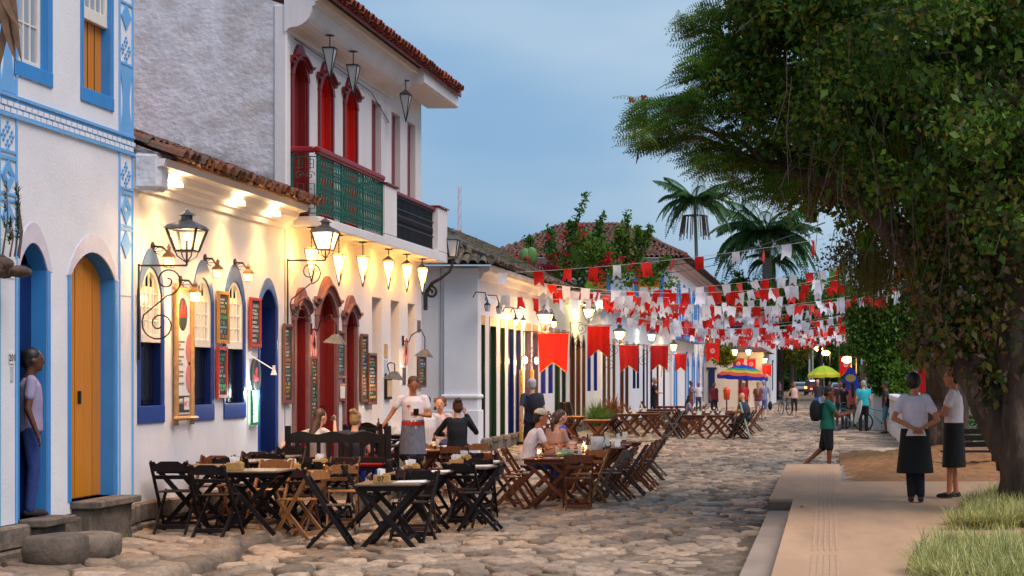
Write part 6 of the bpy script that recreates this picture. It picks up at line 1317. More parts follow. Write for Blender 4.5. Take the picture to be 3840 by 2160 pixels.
# parasols
def parasol(label, px, Y, ztop, rad, rise, ring_m, tilt=0, npan=8, pole_z=0.0):
    t = thing('parasol',label,'umbrella'); x = W(px,950,Y).x; R_ = [(r,z) for r,z in ((.02,rise),(.3,rise*.86),(.5,rise*.68),(.66,rise*.48),(.8,rise*.28),(1.0,0),(1.0,-.16))]
    for k in range(npan):
        a0,a1 = 2*math.pi*k/npan, 2*math.pi*(k+1)/npan; mb = MB(); n_ = 3
        for j,(r,z) in enumerate(R_):
            for i in range(n_+1): a = a0+(a1-a0)*i/n_; s_ = 1-.05*math.sin(math.pi*i/n_)*(r > .4); mb.v.append((r*rad*s_*math.cos(a),r*rad*s_*math.sin(a),z-.05*math.sin(math.pi*i/n_)*r))
        for j in range(len(R_)-1):
            for i in range(n_): mb.f.append((j*4+i,j*4+i+1,(j+1)*4+i+1,(j+1)*4+i)); mb.m.append(j)
        o = mb.build('canopy_panel',ring_m,t); o.location = (0,0,ztop-rise); 
    for k in range(npan): a = 2*math.pi*k/npan; MB().tube([(0,0,ztop-.05),(rad*.98*math.cos(a),rad*.98*math.sin(a),ztop-rise-.02)],.008,4).build('rib',iron,t)
    MB().tube([(0,0,pole_z),(0,0,ztop+.08)],.022,8).ball((0,0,ztop+.06),.04,8,5).build('pole',mat('parasol pole',(.5,.5,.52),.4,metal=.5),t); MB().lathe([(.25,0),(.25,.06),(.05,.1)],(0,0,pole_z),12).build('base',iron,t)
    t.location = (x,Y,0); t.rotation_euler = (0,tilt,0.2); return t
cl = lambda n,*c: mat(n,srgb(*c),.7,.05,8,trans=.4)
parasol('rainbow striped beach umbrella with blue scalloped rim over the snack cart',1862,79,2.5,1.2,.5,[cl('parasol blue',40,70,200),cl('parasol blue',40,70,200),cl('parasol green',40,170,120),cl('parasol yellow',230,190,40),cl('parasol orange red',226,84,60),cl('parasol royal',44,60,190)],.06)
parasol('lime yellow beach umbrella near the parked cars',2075,101,2.62,.98,.52,[cl('parasol lime',190,226,60)]*4+[cl('parasol yellow lime',222,226,60)]*2,-.03)
t = thing('waste_bin','orange plastic waste bin with hooded lid below the rainbow umbrella','bin'); q = G(1828,1040,0); om = mat('orange plastic',srgb(236,84,28),.4); MB().lathe([(.15,.72),(.19,1.15),(.2,1.18),(.17,1.18)],q,12).build('body',om,t,True); MB().lathe([(.2,1.18),(.2,1.26),(.12,1.38),(.02,1.42)],q,12).build('lid',om,t,True); MB().tube([q,q+Vector((0,0,.8))],.04,6).build('post',iron,t); settle(t,q)
t = thing('wooden_lectern','carved tan wooden menu stand beside the man in black','menu stand'); q = G(1692,1030,0); wl_ = mat('tan carved wood',(.32,.2,.1),.6,.2,10,bump=.3); MB().bev(q.x-.3,q.x+.3,q.y-.2,q.y+.2,.0,.9,.03).build('body',wl_,t); MB().bev(q.x-.34,q.x+.34,q.y-.25,q.y+.2,.9,1.15,.05).build('top',wl_,t)
for k in range(3): MB().bev(q.x-.26+k*.18,q.x-.1+k*.18,q.y-.215,q.y-.2,.1,.8,.01).build('panel',wl_,t)
settle(t,q)
t = thing('feather_sign','blue teardrop feather flag with a pale oval by the right hand street lamp','flag sign'); q = W(2140,1005,88); mb = MB(); A = [(q.x+.42*math.sin(a)*(1-.3*math.cos(a)),q.z+.95-.0+.72*math.cos(a)) for a in np.linspace(0,6.28,20,False)]
mb.prism([(a,b) for a,b in A],'y',88,88.02); mb.build('cloth',cl('feather blue',70,80,190),t); MB().prism([(q.x+.27*math.cos(a),q.z+1.1+.2*math.sin(a)) for a in np.linspace(0,6.28,16,False)],'y',87.985,87.999).build('oval_print',cl('feather pale',220,200,120),t); MB().tube([(q.x,88.03,0),(q.x,88.03,q.z+1.7)],.02,5).build('pole',iron,t); settle(t,(q.x,88,0))
t = thing('phone_booth','teal egg shaped public telephone dome on a post far down the left side','phone booth'); q = Vector((W(1948,950,185).x,185,0)); tm = mat('teal fibreglass',srgb(24,120,104),.4); MB().lathe([(.02,2.15),(.35,2.05),(.5,1.75),(.5,1.35),(.42,1.1),(.40,1.12),(.47,1.4),(.3,2.0)],q,14).build('dome',tm,t,True); MB().tube([q,q+Vector((0,.3,0)),q+Vector((0,.3,1.9))],.07,8).build('post',roy,t); MB().bev(q.x-.18,q.x+.18,q.y+.1,q.y+.3,1.15,1.7,.02).build('telephone',mat('phone blue',srgb(30,50,140),.4),t); settle(t,q)
t = thing('utility_pole','slim dark utility pole at the left edge of the far street trees','pole'); q = W(1954,950,170); MB().tube([(q.x,170,0),(q.x,170,9)],[.09,.07],8).build('shaft',iron,t); MB().box(q.x-.6,q.x+.6,169.95,170.05,8.5,8.62).build('crossarm',wood_g,t); settle(t,(q.x,170,0))
for k,(px,Y,h) in enumerate(((2036,212,9),(2044,222,9.5))): t = thing('utility_pole',('left','right')[k]+' of two pale far utility poles beyond the cars','pole'); q = W(px,950,Y); MB().tube([(q.x,Y,0),(q.x,Y,h)],[.14,.1],8).build('shaft',mat('concrete pole',(.3,.3,.3),.8),t); MB().box(q.x-.8,q.x+.8,Y-.06,Y+.06,h-.7,h-.55).build('crossarm',wood_g,t); settle(t,(q.x,Y,0))
# ---------------------------------------------------------------- folding tables, chairs, benches and what stands on them
def chair_parts(m, ms):
    P = {}; 
    for sx in (-1,1):
        x = sx*.195; P['leg',sx,0] = MB().beam((x,-.27,.80),(x,.24,0),.022,.042,(0,1,0)); P['leg',sx,1] = MB().beam((x*.86,.20,.46),(x*.86,-.24,0),.022,.038,(0,1,0))
    top = [(-.20,.69),(.20,.69),(.20,.79),(.165,.80),(.14,.772),(.09,.80),(-.09,.80),(-.14,.772),(-.165,.80),(-.20,.79)]
    P['backrest'] = MB().prism(top,'y',-.011,.011).xf(Matrix.Translation((0,-.247,.0)) @ Matrix.Shear('XY',4,(0,0)) if False else Matrix.Translation((0,-.245,0)))
    P['back_slat'] = MB().bev(-.184,.184,-.20,-.178,.60,.645,.004)
    P['stretcher',0] = MB().bev(-.184,.184,.165,.185,.07,.105,.004); P['stretcher',1] = MB().bev(-.155,.155,-.20,-.18,.05,.10,.004)
    for k in range(4): P['seat_slat',k] = MB().bev(-.17,.17,-.135+k*.09,-.05+k*.09,.448,.464,.004)
    return {k:(v.mesh(k if isinstance(k,str) else k[0], ms if (k if isinstance(k,str) else k[0]) in ('seat_slat',) else m)) for k,v in P.items()}
CH = {}
def chair(x, y, rz, kind, label, z=None, group='wooden folding chairs', s=1.0):
    m, ms = {'black':(wood_d,wood_d),'brown':(wood_b,wood_b),'light':(wood_l,wood_l),'grey':(wood_g,wood_g),'dark':(mat('dark red wood',(.045,.016,.012),.4,.3,8,rnd=.3),wood_d)}[kind]
    if kind not in CH: CH[kind] = chair_parts(m,ms)
    if z is None: z = sw(x,y) if x < kerb_x(y) and not 33 < y < 38.4 else .03
    t = thing('folding_chair',label,'chair',(x,y,z),R(rz),group)
    for k,me in CH[kind].items(): link(me.name.split('.')[0],me,t)
    return t
TB = {}
def table(x, y, rz, kind, label, z=None, w_=.70, d_=.70, group='folding tables with crossed legs'):
    m, mt = {'black':(wood_d,wood_top),'brown':(wood_b,wood_b),'light':(wood_b,wood_l),'grey':(wood_d,wood_top)}[kind]; key = (kind,w_,d_)
    if key not in TB:
        P = []; n_ = 6; bw = d_/n_
        for k in range(n_): P.append(('top_board',MB().bev(-w_/2,w_/2,-d_/2+k*bw+.003,-d_/2+(k+1)*bw-.003,.70,.722,.004).mesh('top_board',mt)))
        for sy in (-1,1): P.append(('apron',MB().bev(-w_/2+.03,w_/2-.03,sy*(d_/2-.06)-.012,sy*(d_/2-.06)+.012,.645,.699,.004).mesh('apron',m)))
        for sy in (-1,1):
            for sx in (-1,1): P.append(('leg',MB().beam((sx*(w_/2-.04),sy*(d_/2-.085)+.014*sx,.69),(-sx*(w_/2-.05),sy*(d_/2-.085)+.014*sx,0),.026,.05,(1,0,0)).mesh('leg',m)))
        for sx in (-1,1): P.append(('stretcher',MB().bev(sx*(w_/2-.14)-.012,sx*(w_/2-.14)+.012,-d_/2+.1,d_/2-.1,.10,.14,.004).mesh('stretcher',m)))
        TB[key] = P
    if z is None: z = sw(x,y) if x < kerb_x(y) and not 33 < y < 38.4 else .03
    t = thing('folding_table',label,'table',(x,y,z),R(rz),group)
    for nme,me in TB[key]: link(nme,me,t)
    return (x,y,z+.724)
TOP = {}
# rows along the restaurant wall
rows = (('front row',19.62),('middle row',20.95),('back row',22.15))
for nm,Yr in rows:
    TOP[nm,0] = table(-7.28,Yr,0,'black',f'dark folding table against the restaurant wall, {nm}'); TOP[nm,1] = table(-6.57,Yr,0,'black',f'dark folding table on the kerb side of the sidewalk, {nm}')
chair(-7.30,19.12,4,'black','black folding chair nearest the restaurant wall at the front row table')
chair(-6.80,19.0,-6,'black','black folding chair on the near side of the kerb side front table')
chair(-7.3,20.18,180,'brown','brown chair behind the front row wall table, facing it'); chair(-6.62,20.2,176,'light','light brown chair behind the front row kerb side table')
chair(-7.1,20.5,2,'black','black chair backing onto the front row, before the middle wall table'); chair(-6.35,20.45,-4,'dark','dark red chair before the middle row kerb side table'); chair(-6.13,19.85,70,'light','light wood chair at the kerb end of the front row')
chair(-7.25,21.45,180,'dark','dark chair behind the middle row wall table'); chair(-6.05,21.25,12,'light','honey coloured chair at the kerb end of the middle row'); chair(-6.55,21.5,182,'black','black chair behind the middle row kerb side table')
chair(-7.05,21.75,0,'black','black chair before the back row wall table'); chair(-6.3,21.72,4,'black','black chair before the back row kerb side table'); chair(-7.2,22.65,180,'black','black chair behind the back row wall table'); chair(-6.5,22.68,176,'dark','dark red chair behind the back row kerb side table')
# black tables in the street
TOP['07'] = table(-4.82,18.9,3,'black','nearest black table in the street, carrying box number 07',.02); TOP['06'] = table(-5.02,21.0,2,'black','second black street table, carrying box number 06',.02); TOP['05'] = table(-4.72,22.25,-3,'black','third black street table behind the one with box 06',.02); TOP['04'] = table(-4.88,23.45,0,'black','fourth black street table, farthest of the black ones',.02)
for x,y,rz,k,lb in ((-5.52,18.95,-78,'black','lone black chair left of the nearest black table, turned towards it'),(-4.72,19.45,172,'black','black chair on the far side of the nearest black table'),(-4.92,20.42,4,'dark','dark red chair before the second black table'),(-5.68,21.05,-88,'black','black chair left of the second black table'),(-4.60,21.62,-6,'black','blue black chair before the third black table'),(-4.28,21.0,92,'black','black chair right of the second black table'),(-4.66,22.85,3,'black','black chair before the fourth black table'),(-5.5,22.4,-86,'black','black chair left of the third black table'),(-5.5,23.5,-95,'black','black chair left of the fourth black table'),(-4.9,24.05,180,'black','black chair behind the fourth black table')): chair(x,y,rz,k,lb)
# long brown group in mid street
for i,Yt in enumerate((24.45,25.7,26.95,28.2,29.45,30.7)): TOP['R',i] = table(-3.92+.04*(i%2)+.02*i,Yt,2*(i%3-1),'brown',f'varnished brown table, {("nearest","second","third","fourth","fifth","farthest")[i]} in the long row in mid street',w_=.82)
for x,y,rz,k,lb in ((-4.62,24.3,-62,'brown','varnished chair at the near left corner of the long brown row'),(-4.62,25.05,-80,'brown','varnished chair second on the left of the long brown row'),(-3.52,23.98,10,'brown','varnished chair at the near end of the long row, back towards us'),(-3.55,25.15,150,'light','honey brown chair facing the camera between the first two brown tables'),
  (-3.24,25.35,80,'grey','weathered grey chair, first on the right of the long row'),(-3.22,26.2,88,'brown','brown chair, second on the right of the long row'),(-3.16,27.2,92,'dark','dark red chair, third on the right of the long row'),(-3.16,28.3,90,'brown','brown chair, fourth on the right of the long row'),(-3.2,29.5,86,'brown','brown chair, fifth on the right of the long row'),(-3.2,30.8,94,'dark','dark chair, sixth on the right of the long row'),(-3.3,32.1,84,'grey','grey chair, last on the right of the long row'),
  (-4.68,26.0,-88,'brown','brown chair under the man in the white T shirt and cap'),(-4.64,27.9,-84,'brown','brown chair under the woman with a ponytail'),(-4.72,28.95,-92,'brown','brown chair under the person in blue'),(-4.7,30.2,-90,'dark','empty dark chair last on the left of the long row')): chair(x,y,rz,k,lb)
# by the red doors
TOP['W1'] = table(-6.55,27.35,4,'light','small table with the lit candle lantern beside the waiter'); TOP['W2'] = table(-7.25,27.9,0,'black','dark crowded table against the wall behind the bench'); TOP['W3'] = table(-6.45,28.6,0,'light','table between the curly haired woman and the woman in black')
for x,y,rz,k,lb in ((-5.9,26.95,8,'brown','brown chair under the woman in black, back to the camera'),(-5.72,28.0,10,'light','light empty chair right of the woman in black'),(-6.6,29.3,176,'brown','chair under the curly haired woman'),(-6.66,28.0,10,'brown','chair under the man in the black cap')): chair(x,y,rz,k,lb)
def armchair(x,y,rz,label):
    t = thing('armchair',label,'chair',(x,y,sw(x,y)),R(rz),'dark carved armchairs'); m = wood_d
    for sx in (-1,1): MB().beam((sx*.26,-.24,0),(sx*.26,-.30,.96),.05,.05).build('leg',m,t); MB().beam((sx*.26,.24,0),(sx*.26,.24,.66),.05,.05).build('leg',m,t); MB().bev(sx*.26-.035,sx*.26+.035,-.27,.28,.66,.69,.01).build('arm',m,t)
    MB().prism([(-.24,.86)]+[(-.24+.48*i/10,.93+.03*math.sin(i*.63)) for i in range(11)]+[(.24,.86)],'y',-.30,-.27).build('backrest',m,t); MB().bev(-.25,.25,-.25,.27,.40,.44,.01).build('seat',m,t); MB().bev(-.23,.23,-.22,.24,.442,.50,.025).build('cushion',mat('red cushion',srgb(150,20,24),.8,.1,12),t)
    for k in range(3): MB().bev(-.17+k*.13,-.09+k*.13,-.275,-.255,.44,.88,.005).build('back_slat',m,t)
armchair(-7.05,25.75,20,'dark carved armchair with red cushion right behind the bench'); armchair(-6.98,26.9,-25,'dark carved armchair with red cushion nearest the waiter, turned towards the wall')
t = thing('church_bench','long dark carved bench with a red seat cushion before the red doors, seen from behind','bench',(-6.92,24.35,sw(-6.9,24.4)),R(2)); wd2 = .70
for sx in (-1,1): MB().bev(sx*wd2-.035,sx*wd2+.035,-.30,-.23,0,.98,.01).build('post',wood_d,t); MB().bev(sx*wd2-.035,sx*wd2+.035,.25,.31,0,.66,.01).build('post',wood_d,t); MB().bev(sx*wd2-.04,sx*wd2+.04,-.25,.33,.66,.70,.012).build('arm',wood_d,t)
MB().prism([(-wd2+.03,.74)]+[(-wd2+.03+(2*wd2-.06)*i/24,.88+.022*math.sin(i*.79-.6)) for i in range(25)]+[(wd2-.03,.74)],'y',-.29,-.255).build('backrest',wood_d,t)
MB().bev(-wd2+.035,wd2-.035,-.29,-.25,.46,.54,.006).build('back_rail',wood_d,t); MB().bev(-wd2+.03,wd2-.03,-.25,.3,.36,.40,.01).build('seat',wood_d,t); MB().bev(-wd2+.06,wd2-.06,-.30,.28,.402,.47,.03).build('cushion',mat('red cushion',srgb(150,20,24),.8,.1,12),t); MB().bev(-wd2+.035,wd2-.035,-.28,-.26,.14,.2,.006).build('stretcher',wood_d,t)
for k in range(9): MB().bev(-wd2+.1+k*.15,-wd2+.155+k*.15,-.285,-.265,.54,.76,.005).build('back_slat',wood_d,t)
# far groups
def set_of(cx, cy, nt, kind, nm, chairs, dx=.72):
    for i in range(nt): TOP[nm,i] = table(cx+i*dx,cy,0,kind,f'{("left","right")[i] if nt == 2 else "only"} table of the {nm}')
    for j,(x,y,rz,k) in enumerate(chairs): chair(x,y,rz,k,f'{k} wooden chair of the {nm}, number {j+1} from the left' if False else f'{k} chair at the {nm}, {("first","second","third","fourth","fifth","sixth","seventh","eighth")[j]} from the left')
set_of(-7.05,46.6,2,'light','lamp lit pair by the potted grass',[(-7.75,46.2,-80,'dark'),(-7.72,46.9,-86,'brown'),(-7.6,47.6,-95,'dark'),(-7.3,48.0,-120,'black')])
set_of(-6.35,54.4,2,'brown','left far terrace, front row',[(-7.05,54.0,-85,'brown'),(-7.0,54.7,-90,'black'),(-6.9,55.4,-95,'black'),(-5.0,54.0,85,'black'),(-4.95,54.6,90,'grey'),(-4.9,55.2,95,'black')])
set_of(-6.4,57.8,2,'brown','left far terrace, second row',[(-7.1,57.4,-85,'brown'),(-7.05,58.2,-90,'brown'),(-5.0,57.5,88,'grey'),(-4.95,58.2,92,'brown')])
set_of(-6.5,62.5,2,'brown','left far terrace, back row',[(-7.2,62.4,-88,'brown'),(-5.1,62.2,88,'brown'),(-5.05,63,92,'brown')])
set_of(-6.6,69,2,'brown','farthest left terrace by the menu stand',[(-7.3,69,-90,'brown'),(-5.2,69,90,'brown')])
set_of(-4.15,52.6,2,'brown','mid street far terrace, front row',[(-4.85,52.1,-60,'grey'),(-4.78,52.9,-88,'dark'),(-2.85,52.3,85,'black'),(-2.8,53.0,92,'dark'),(-2.75,53.6,95,'black')])
set_of(-4.1,55.6,2,'brown','mid street far terrace, second row',[(-4.8,55.3,-88,'brown'),(-4.75,56.0,-92,'brown'),(-2.7,55.4,90,'dark'),(-2.65,56.2,92,'dark')])
set_of(-4.0,59.4,2,'light','mid street far terrace, back row',[(-4.7,59.3,-88,'brown'),(-2.6,59.2,88,'brown'),(-2.55,60.0,92,'grey')])
t = thing('snack_board','pale green framed menu board leaning at the end of the mid street terrace','menu board'); q = Vector((-2.45,53.2,.03)); MB().beam(q,q+Vector((-.32,.05,1.1)),.62,.03,(1,0,0)).build('panel',mat('pale green board',(.3,.42,.3),.6),t); MB().beam(q+Vector((-.6,.05,0)),q+Vector((-.34,.05,1.08)),.5,.03,(1,0,0)).build('rear_leg',wood_l,t); settle(t,q)
for k in range(6):
    x = -7.72+.035*k; y = 50.2+.12*k; t = thing('folded_table',f'folded dark table leaning on the cream house wall, {("first","second","third","fourth","fifth","sixth")[k]} of the stack','folded table',(x,y,.2),0,'folded tables leaning on the wall'); MB().beam((0,0,0),(-.16,0,.98),.6 if False else .03,.62,(0,1,0)).build('top',(wood_d,wood_d,wood_b,wood_l,wood_b,wood_d)[k],t); MB().beam((.03,-.28,0),(-.12,-.28,.95),.03,.04).build('leg',wood_d,t)
# things on the tables
NB = {}
def napkin_box(p, num, label, rz=0):
    t = thing('napkin_box',label,'napkin box',p,rz,'wooden napkin boxes'); m = paper_y
    MB().bev(-.085,.085,-.055,-.043,0,.085,.003).build('side',m,t); MB().bev(-.085,.085,.043,.055,0,.085,.003).build('side',m,t); MB().bev(-.085,-.073,-.042,.042,0,.085,.003).build('side',m,t); MB().bev(.073,.085,-.042,.042,0,.085,.003).build('side',m,t); MB().box(-.072,.072,-.042,.042,.002,.012).build('bottom',m,t)
    n_ = MB()
    for k in range(5): a = rg.uniform(-.3,.3); x = -.05+k*.012; n_.add([(x,-.03,.03),(x+.05,.03,.03),(x+.04+a*.1,.02,.15),(x-.01+a*.1,-.025,.14+.02*k%.03)],[(0,1,2,3)])
    n_.build('napkin',paper,t); s_ = MB()
    for k in range(7): x = .01+.009*k; s_.add([(x,-.03,.03),(x+.004,.03,.03),(x+.006,.028,.105),(x+.002,-.03,.10)],[(0,1,2,3)])
    s_.build('sachets',mat('yellow sachets',(.7,.4,.05),.6),t)
    if num: words(num,.075,wood_d,t,Matrix.Translation((0,-.0562,.042)) @ Matrix.Rotation(R(90),4,'X'),'number')
def menu(p, rz, label): 
    t = thing('paper_menu',label,'menu',p,rz,'paper menus on the tables'); MB().bev(-.17,.17,-.12,.12,0,.006,.002).build('cover',paper,t); MB().add([(-.16,-.11,.008),(.16,-.11,.008),(.165,.11,.02),(-.15,.115,.012)],[(0,1,2,3)]).build('page',paper,t)
def at(k,dx=0,dy=0,dz=0): q = TOP[k]; return (q[0]+dx,q[1]+dy,q[2]+dz)
napkin_box(at('07',-.1,-.08),'07','small wooden napkin box marked 07 on the nearest black table',.05); menu(at('07',.2,-.02),.06,'white paper menu on the nearest black table')
napkin_box(at('06',-.1,0),'06','small wooden napkin box marked 06 on the second black table',-.1); menu(at('06',.2,-.05),.02,'white paper menu on the second black table')
napkin_box(at('05',-.15,.1),'','wooden napkin box on the third black table'); menu(at('05',.17,0),-.05,'white paper menu on the third black table')
napkin_box(at('04',-.12,.0),'04','wooden napkin box on the fourth black table'); menu(at('04',.2,-.05),.08,'white paper menu on the fourth black table')
napkin_box(at(('front row',1),-.2,-.12),'','wooden napkin box on the front row table by the wall'); napkin_box(at(('middle row',1),.0,0),'','wooden napkin box on the middle row table'); napkin_box(at(('back row',1),-.05,.1),'','wooden napkin box on the back row table'); menu(at(('back row',1),.22,-.1),.1,'cream paper menu on the back row table beside the bench')
flame = emit('candle flame',(1,.6,.2),40)
def candle(p, label, e_=3):
    t = thing('candle_lantern',label,'candle lantern',p,0,'lit candle lanterns on the tables'); m = mat('brown lantern metal',(.12,.05,.03),.5,metal=.4)
    MB().lathe([(.055,0),(.055,.02),(.05,.025)],(0,0,0),8).build('base',m,t)
    for k in range(6): a = k*1.047; MB().tube([(.046*math.cos(a),.046*math.sin(a),.02),(.046*math.cos(a),.046*math.sin(a),.15)],.005,4).build('bar',m,t)
    MB().lathe([(.058,.15),(.05,.165),(.03,.19),(.032,.205),(.01,.215)],(0,0,0),8).build('cap',m,t); MB().lathe([(.022,.022),(.022,.07)],(0,0,0),8).build('candle',paper,t); MB().ball((0,0,.095),(.012,.012,.028),6,5).build('flame',flame,t); point(t,(0,0,.1),e_,(1,.55,.2),.02)
candle(at(('R',0),-.2,-.15),'brown candle lantern on the nearest varnished table',4); candle(at(('R',1),.1,.15),'candle lantern glowing among bottles on the second varnished table',4); candle(at(('R',2),.0,.1),'candle lantern on the third varnished table',3); candle(at('W1',.05,-.1),'candle lantern on the small table beside the waiter',4)
BT = MB().lathe([(.03,0),(.032,.01),(.032,.14),(.026,.17),(.012,.20),(.012,.245),(.014,.25),(.001,.251)],(0,0,0),10).mesh('bottle',mat('amber bottle glass',(.10,.035,.008),.1),True)
GL = MB().lathe([(.028,0),(.034,.11),(.031,.11),(.026,.01)],(0,0,0),10).mesh('glass',glassm('drinking glass',(.9,.8,.6),.05,.35),True)
def stuff_on(k, items, nm):
    cnt = {}; tot = {q[0]:sum(1 for z in items if z[0] == q[0]) for q in items}; nm0 = nm
    for j,(kind,dx,dy) in enumerate(items):
        o = None; cnt[kind] = cnt.get(kind,0)+1; nm = nm0 if tot[kind] == 1 else nm0+', '+(('left one' if dx == min(z[1] for z in items if z[0] == kind) else 'right one') if tot[kind] == 2 else ('nearest','middle','farthest')[sorted(z[2] for z in items if z[0] == kind).index(dy)])
        if kind == 'b': o = link('bottle',BT,None,at(k,dx,dy)); tag(o,f'brown glass bottle standing on the {nm}','bottle','brown bottles on the tables'); MB().lathe([(.0328,.05),(.0328,.12)],(0,0,0),10).build('paper_label',paper,o)
        elif kind == 'g': tag(link('glass',GL,None,at(k,dx,dy)),f'small drinking glass on the {nm}','glass','drinking glasses on the tables')
        elif kind == 'c': t = thing('table_card',f'upright white card in a dark stand on the {nm}','table card',at(k,dx,dy),.1*j,'table cards'); MB().bev(-.03,.03,-.004,.004,.02,.17,.002).build('card',paper,t); MB().bev(-.04,.04,-.03,.03,0,.025,.004).build('stand',wood_d,t)
        elif kind == 'm': menu(at(k,dx,dy),.3*j,f'paper menu lying on the {nm}')
        elif kind == 'p': t = thing('plate',f'white plate on the {nm}','plate',at(k,dx,dy),0,'plates on the tables'); MB().lathe([(.05,0),(.10,.012),(.098,.016),(.05,.006)],(0,0,0),14).build('dish',paper,t,True)
        elif kind == 'n': t = thing('folded_napkin',f'white tent folded napkin on the {nm}','napkin',at(k,dx,dy),.4*j,'tent folded napkins'); MB().add([(-.07,-.05,0),(.07,-.05,0),(.07,.05,0),(-.07,.05,0),(0,-.05,.12),(0,.05,.12)],[(0,1,4),(2,3,5),(1,2,5,4),(3,0,4,5),(0,3,2,1)]).build('cloth',paper,t)
        elif kind == 'u': t = thing('ice_bucket',f'clear ice bucket on the {nm}','ice bucket',at(k,dx,dy)); MB().lathe([(.08,0),(.11,.22),(.10,.22),(.075,.01)],(0,0,0),12).build('shell',glassm('bucket plastic',(.8,.78,.8),.3,.7),t,True); MB().tube([(-.11,0,.21),(-.11,.02,.25),(.11,.02,.25),(.11,0,.21)],.006,4).build('handle',iron,t)
        elif kind == 'f': t = thing('food_tray',f'foil snack bag on the {nm}','snack bag',at(k,dx,dy)); MB().ball((0,0,.05),(.13,.08,.06),10,6).build('bag',mat('foil bag',(.3,.42,.25),.25,.6,40,metal=.6),t,False)
stuff_on(('R',0),[('f',.12,.12),('c',.33,.2),('m',.3,-.1)],'nearest varnished table'); stuff_on(('R',1),[('b',.2,.2),('g',.0,.0),('g',.28,-.1),('p',-.1,.1),('c',.3,.25),('g',-.2,-.15)],'second varnished table')
stuff_on(('R',2),[('b',.05,.2),('b',.3,.1),('u',.25,-.15),('g',-.05,.0),('p',-.1,-.2)],'third varnished table'); stuff_on(('R',3),[('b',.1,0),('g',.25,.1),('p',-.1,.1),('c',.2,-.2),('n',.3,.25)],'fourth varnished table'); stuff_on(('R',4),[('g',.0,0),('c',.2,.1),('n',-.1,.2)],'fifth varnished table'); stuff_on(('R',5),[('c',.1,0),('m',-.1,.1)],'farthest varnished table')
stuff_on('W2',[('b',-.1,0),('g',.1,.1),('n',.2,-.1),('p',-.1,-.2)],'crowded wall table'); stuff_on('W3',[('g',-.1,0),('b',.2,.1),('m',.1,-.15)],'table before the curly haired woman'); stuff_on('W1',[('b',.2,.15),('g',-.2,.1)],'small table beside the waiter')
for k,nm in ((('left far terrace, front row',0),'left far terrace table'),(('left far terrace, second row',0),'second far left table'),(('mid street far terrace, front row',0),'mid street far table'),(('mid street far terrace, front row',1),'mid street far table on the right'),(('mid street far terrace, second row',0),'second mid street table'),(('mid street far terrace, back row',0),'back mid street table')): stuff_on(k,[('n',-.15,.1),('n',.15,-.05),('b',.0,.2),('g',.2,.2)],nm)
# ---------------------------------------------------------------- people
PEND = []
def skin(n,*c): return mat('skin '+n,srgb(*c),.5,.06,20)
SK = {'light':skin('light',224,160,126),'tan':skin('tan',186,116,78),'brown':skin('brown',132,76,48),'dark':skin('dark',92,54,38)}
def cloth(*c): return mat('cloth %d %d %d'%c,srgb(*c),.85,.10,7,bump=.25,bscale=30)
HAIR = {'black':mat('black hair',(.012,.010,.010),.5,.3,30),'brown':mat('brown hair',(.075,.03,.014),.5,.35,30),'red':mat('auburn hair',(.20,.065,.022),.5,.35,30),'blond':mat('blond hair',(.33,.19,.07),.5,.35,30),'grey':mat('grey hair',(.35,.33,.31),.6,.2,30)}
def chain(mb, pts, rad, n=10):
    P_ = [Vector(p) for p in pts]; o, r_2 = [], []
    for i in range(len(P_)-1):
        for k in range(4): t = k/4; o.append(P_[i].lerp(P_[i+1],t)); r_2.append(rad[i]*(1-t)+rad[i+1]*t)
    o.append(P_[-1]); r_2.append(rad[-1]); mb.tube(o,r_2,n)
    for p,r in ((P_[0],rad[0]),(P_[-1],rad[-1])): mb.ball(p,r*.99,10,6)
    for p,r in zip(P_[1:-1],rad[1:-1]): mb.ball(p,r,10,6)
def eloft(mb, secs, lat, n=14, caps=True):
    vs_ = []; k = len(secs); C_ = [Vector(s[0]) for s in secs]
    for i,(c,rx,ry) in enumerate(secs):
        t = (C_[min(i+1,k-1)]-C_[max(i-1,0)]).normalized(); l = (Vector(lat)-t*Vector(lat).dot(t)).normalized(); f = t.cross(l)
        for j in range(n): a = 2*math.pi*j/n; vs_.append(C_[i]+l*math.cos(a)*rx+f*math.sin(a)*ry)
    fs = [(i*n+j,i*n+(j+1)%n,(i+1)*n+(j+1)%n,(i+1)*n+j) for i in range(k-1) for j in range(n)]
    if caps: fs += [tuple(range(n))[::-1],tuple((k-1)*n+j for j in range(n))]
    mb.add(vs_,fs)
def solid(mb, name, m, parent, vox, smooth_it=3, extra=None):
    o = link(name, mb.mesh(name,m,True), parent); a = o.modifiers.new('r','REMESH'); a.mode = 'VOXEL'; a.voxel_size = vox; a.use_smooth_shade = True
    b = o.modifiers.new('s','SMOOTH'); b.factor = .5; b.iterations = smooth_it; PEND.append((o,m,extra)); return o
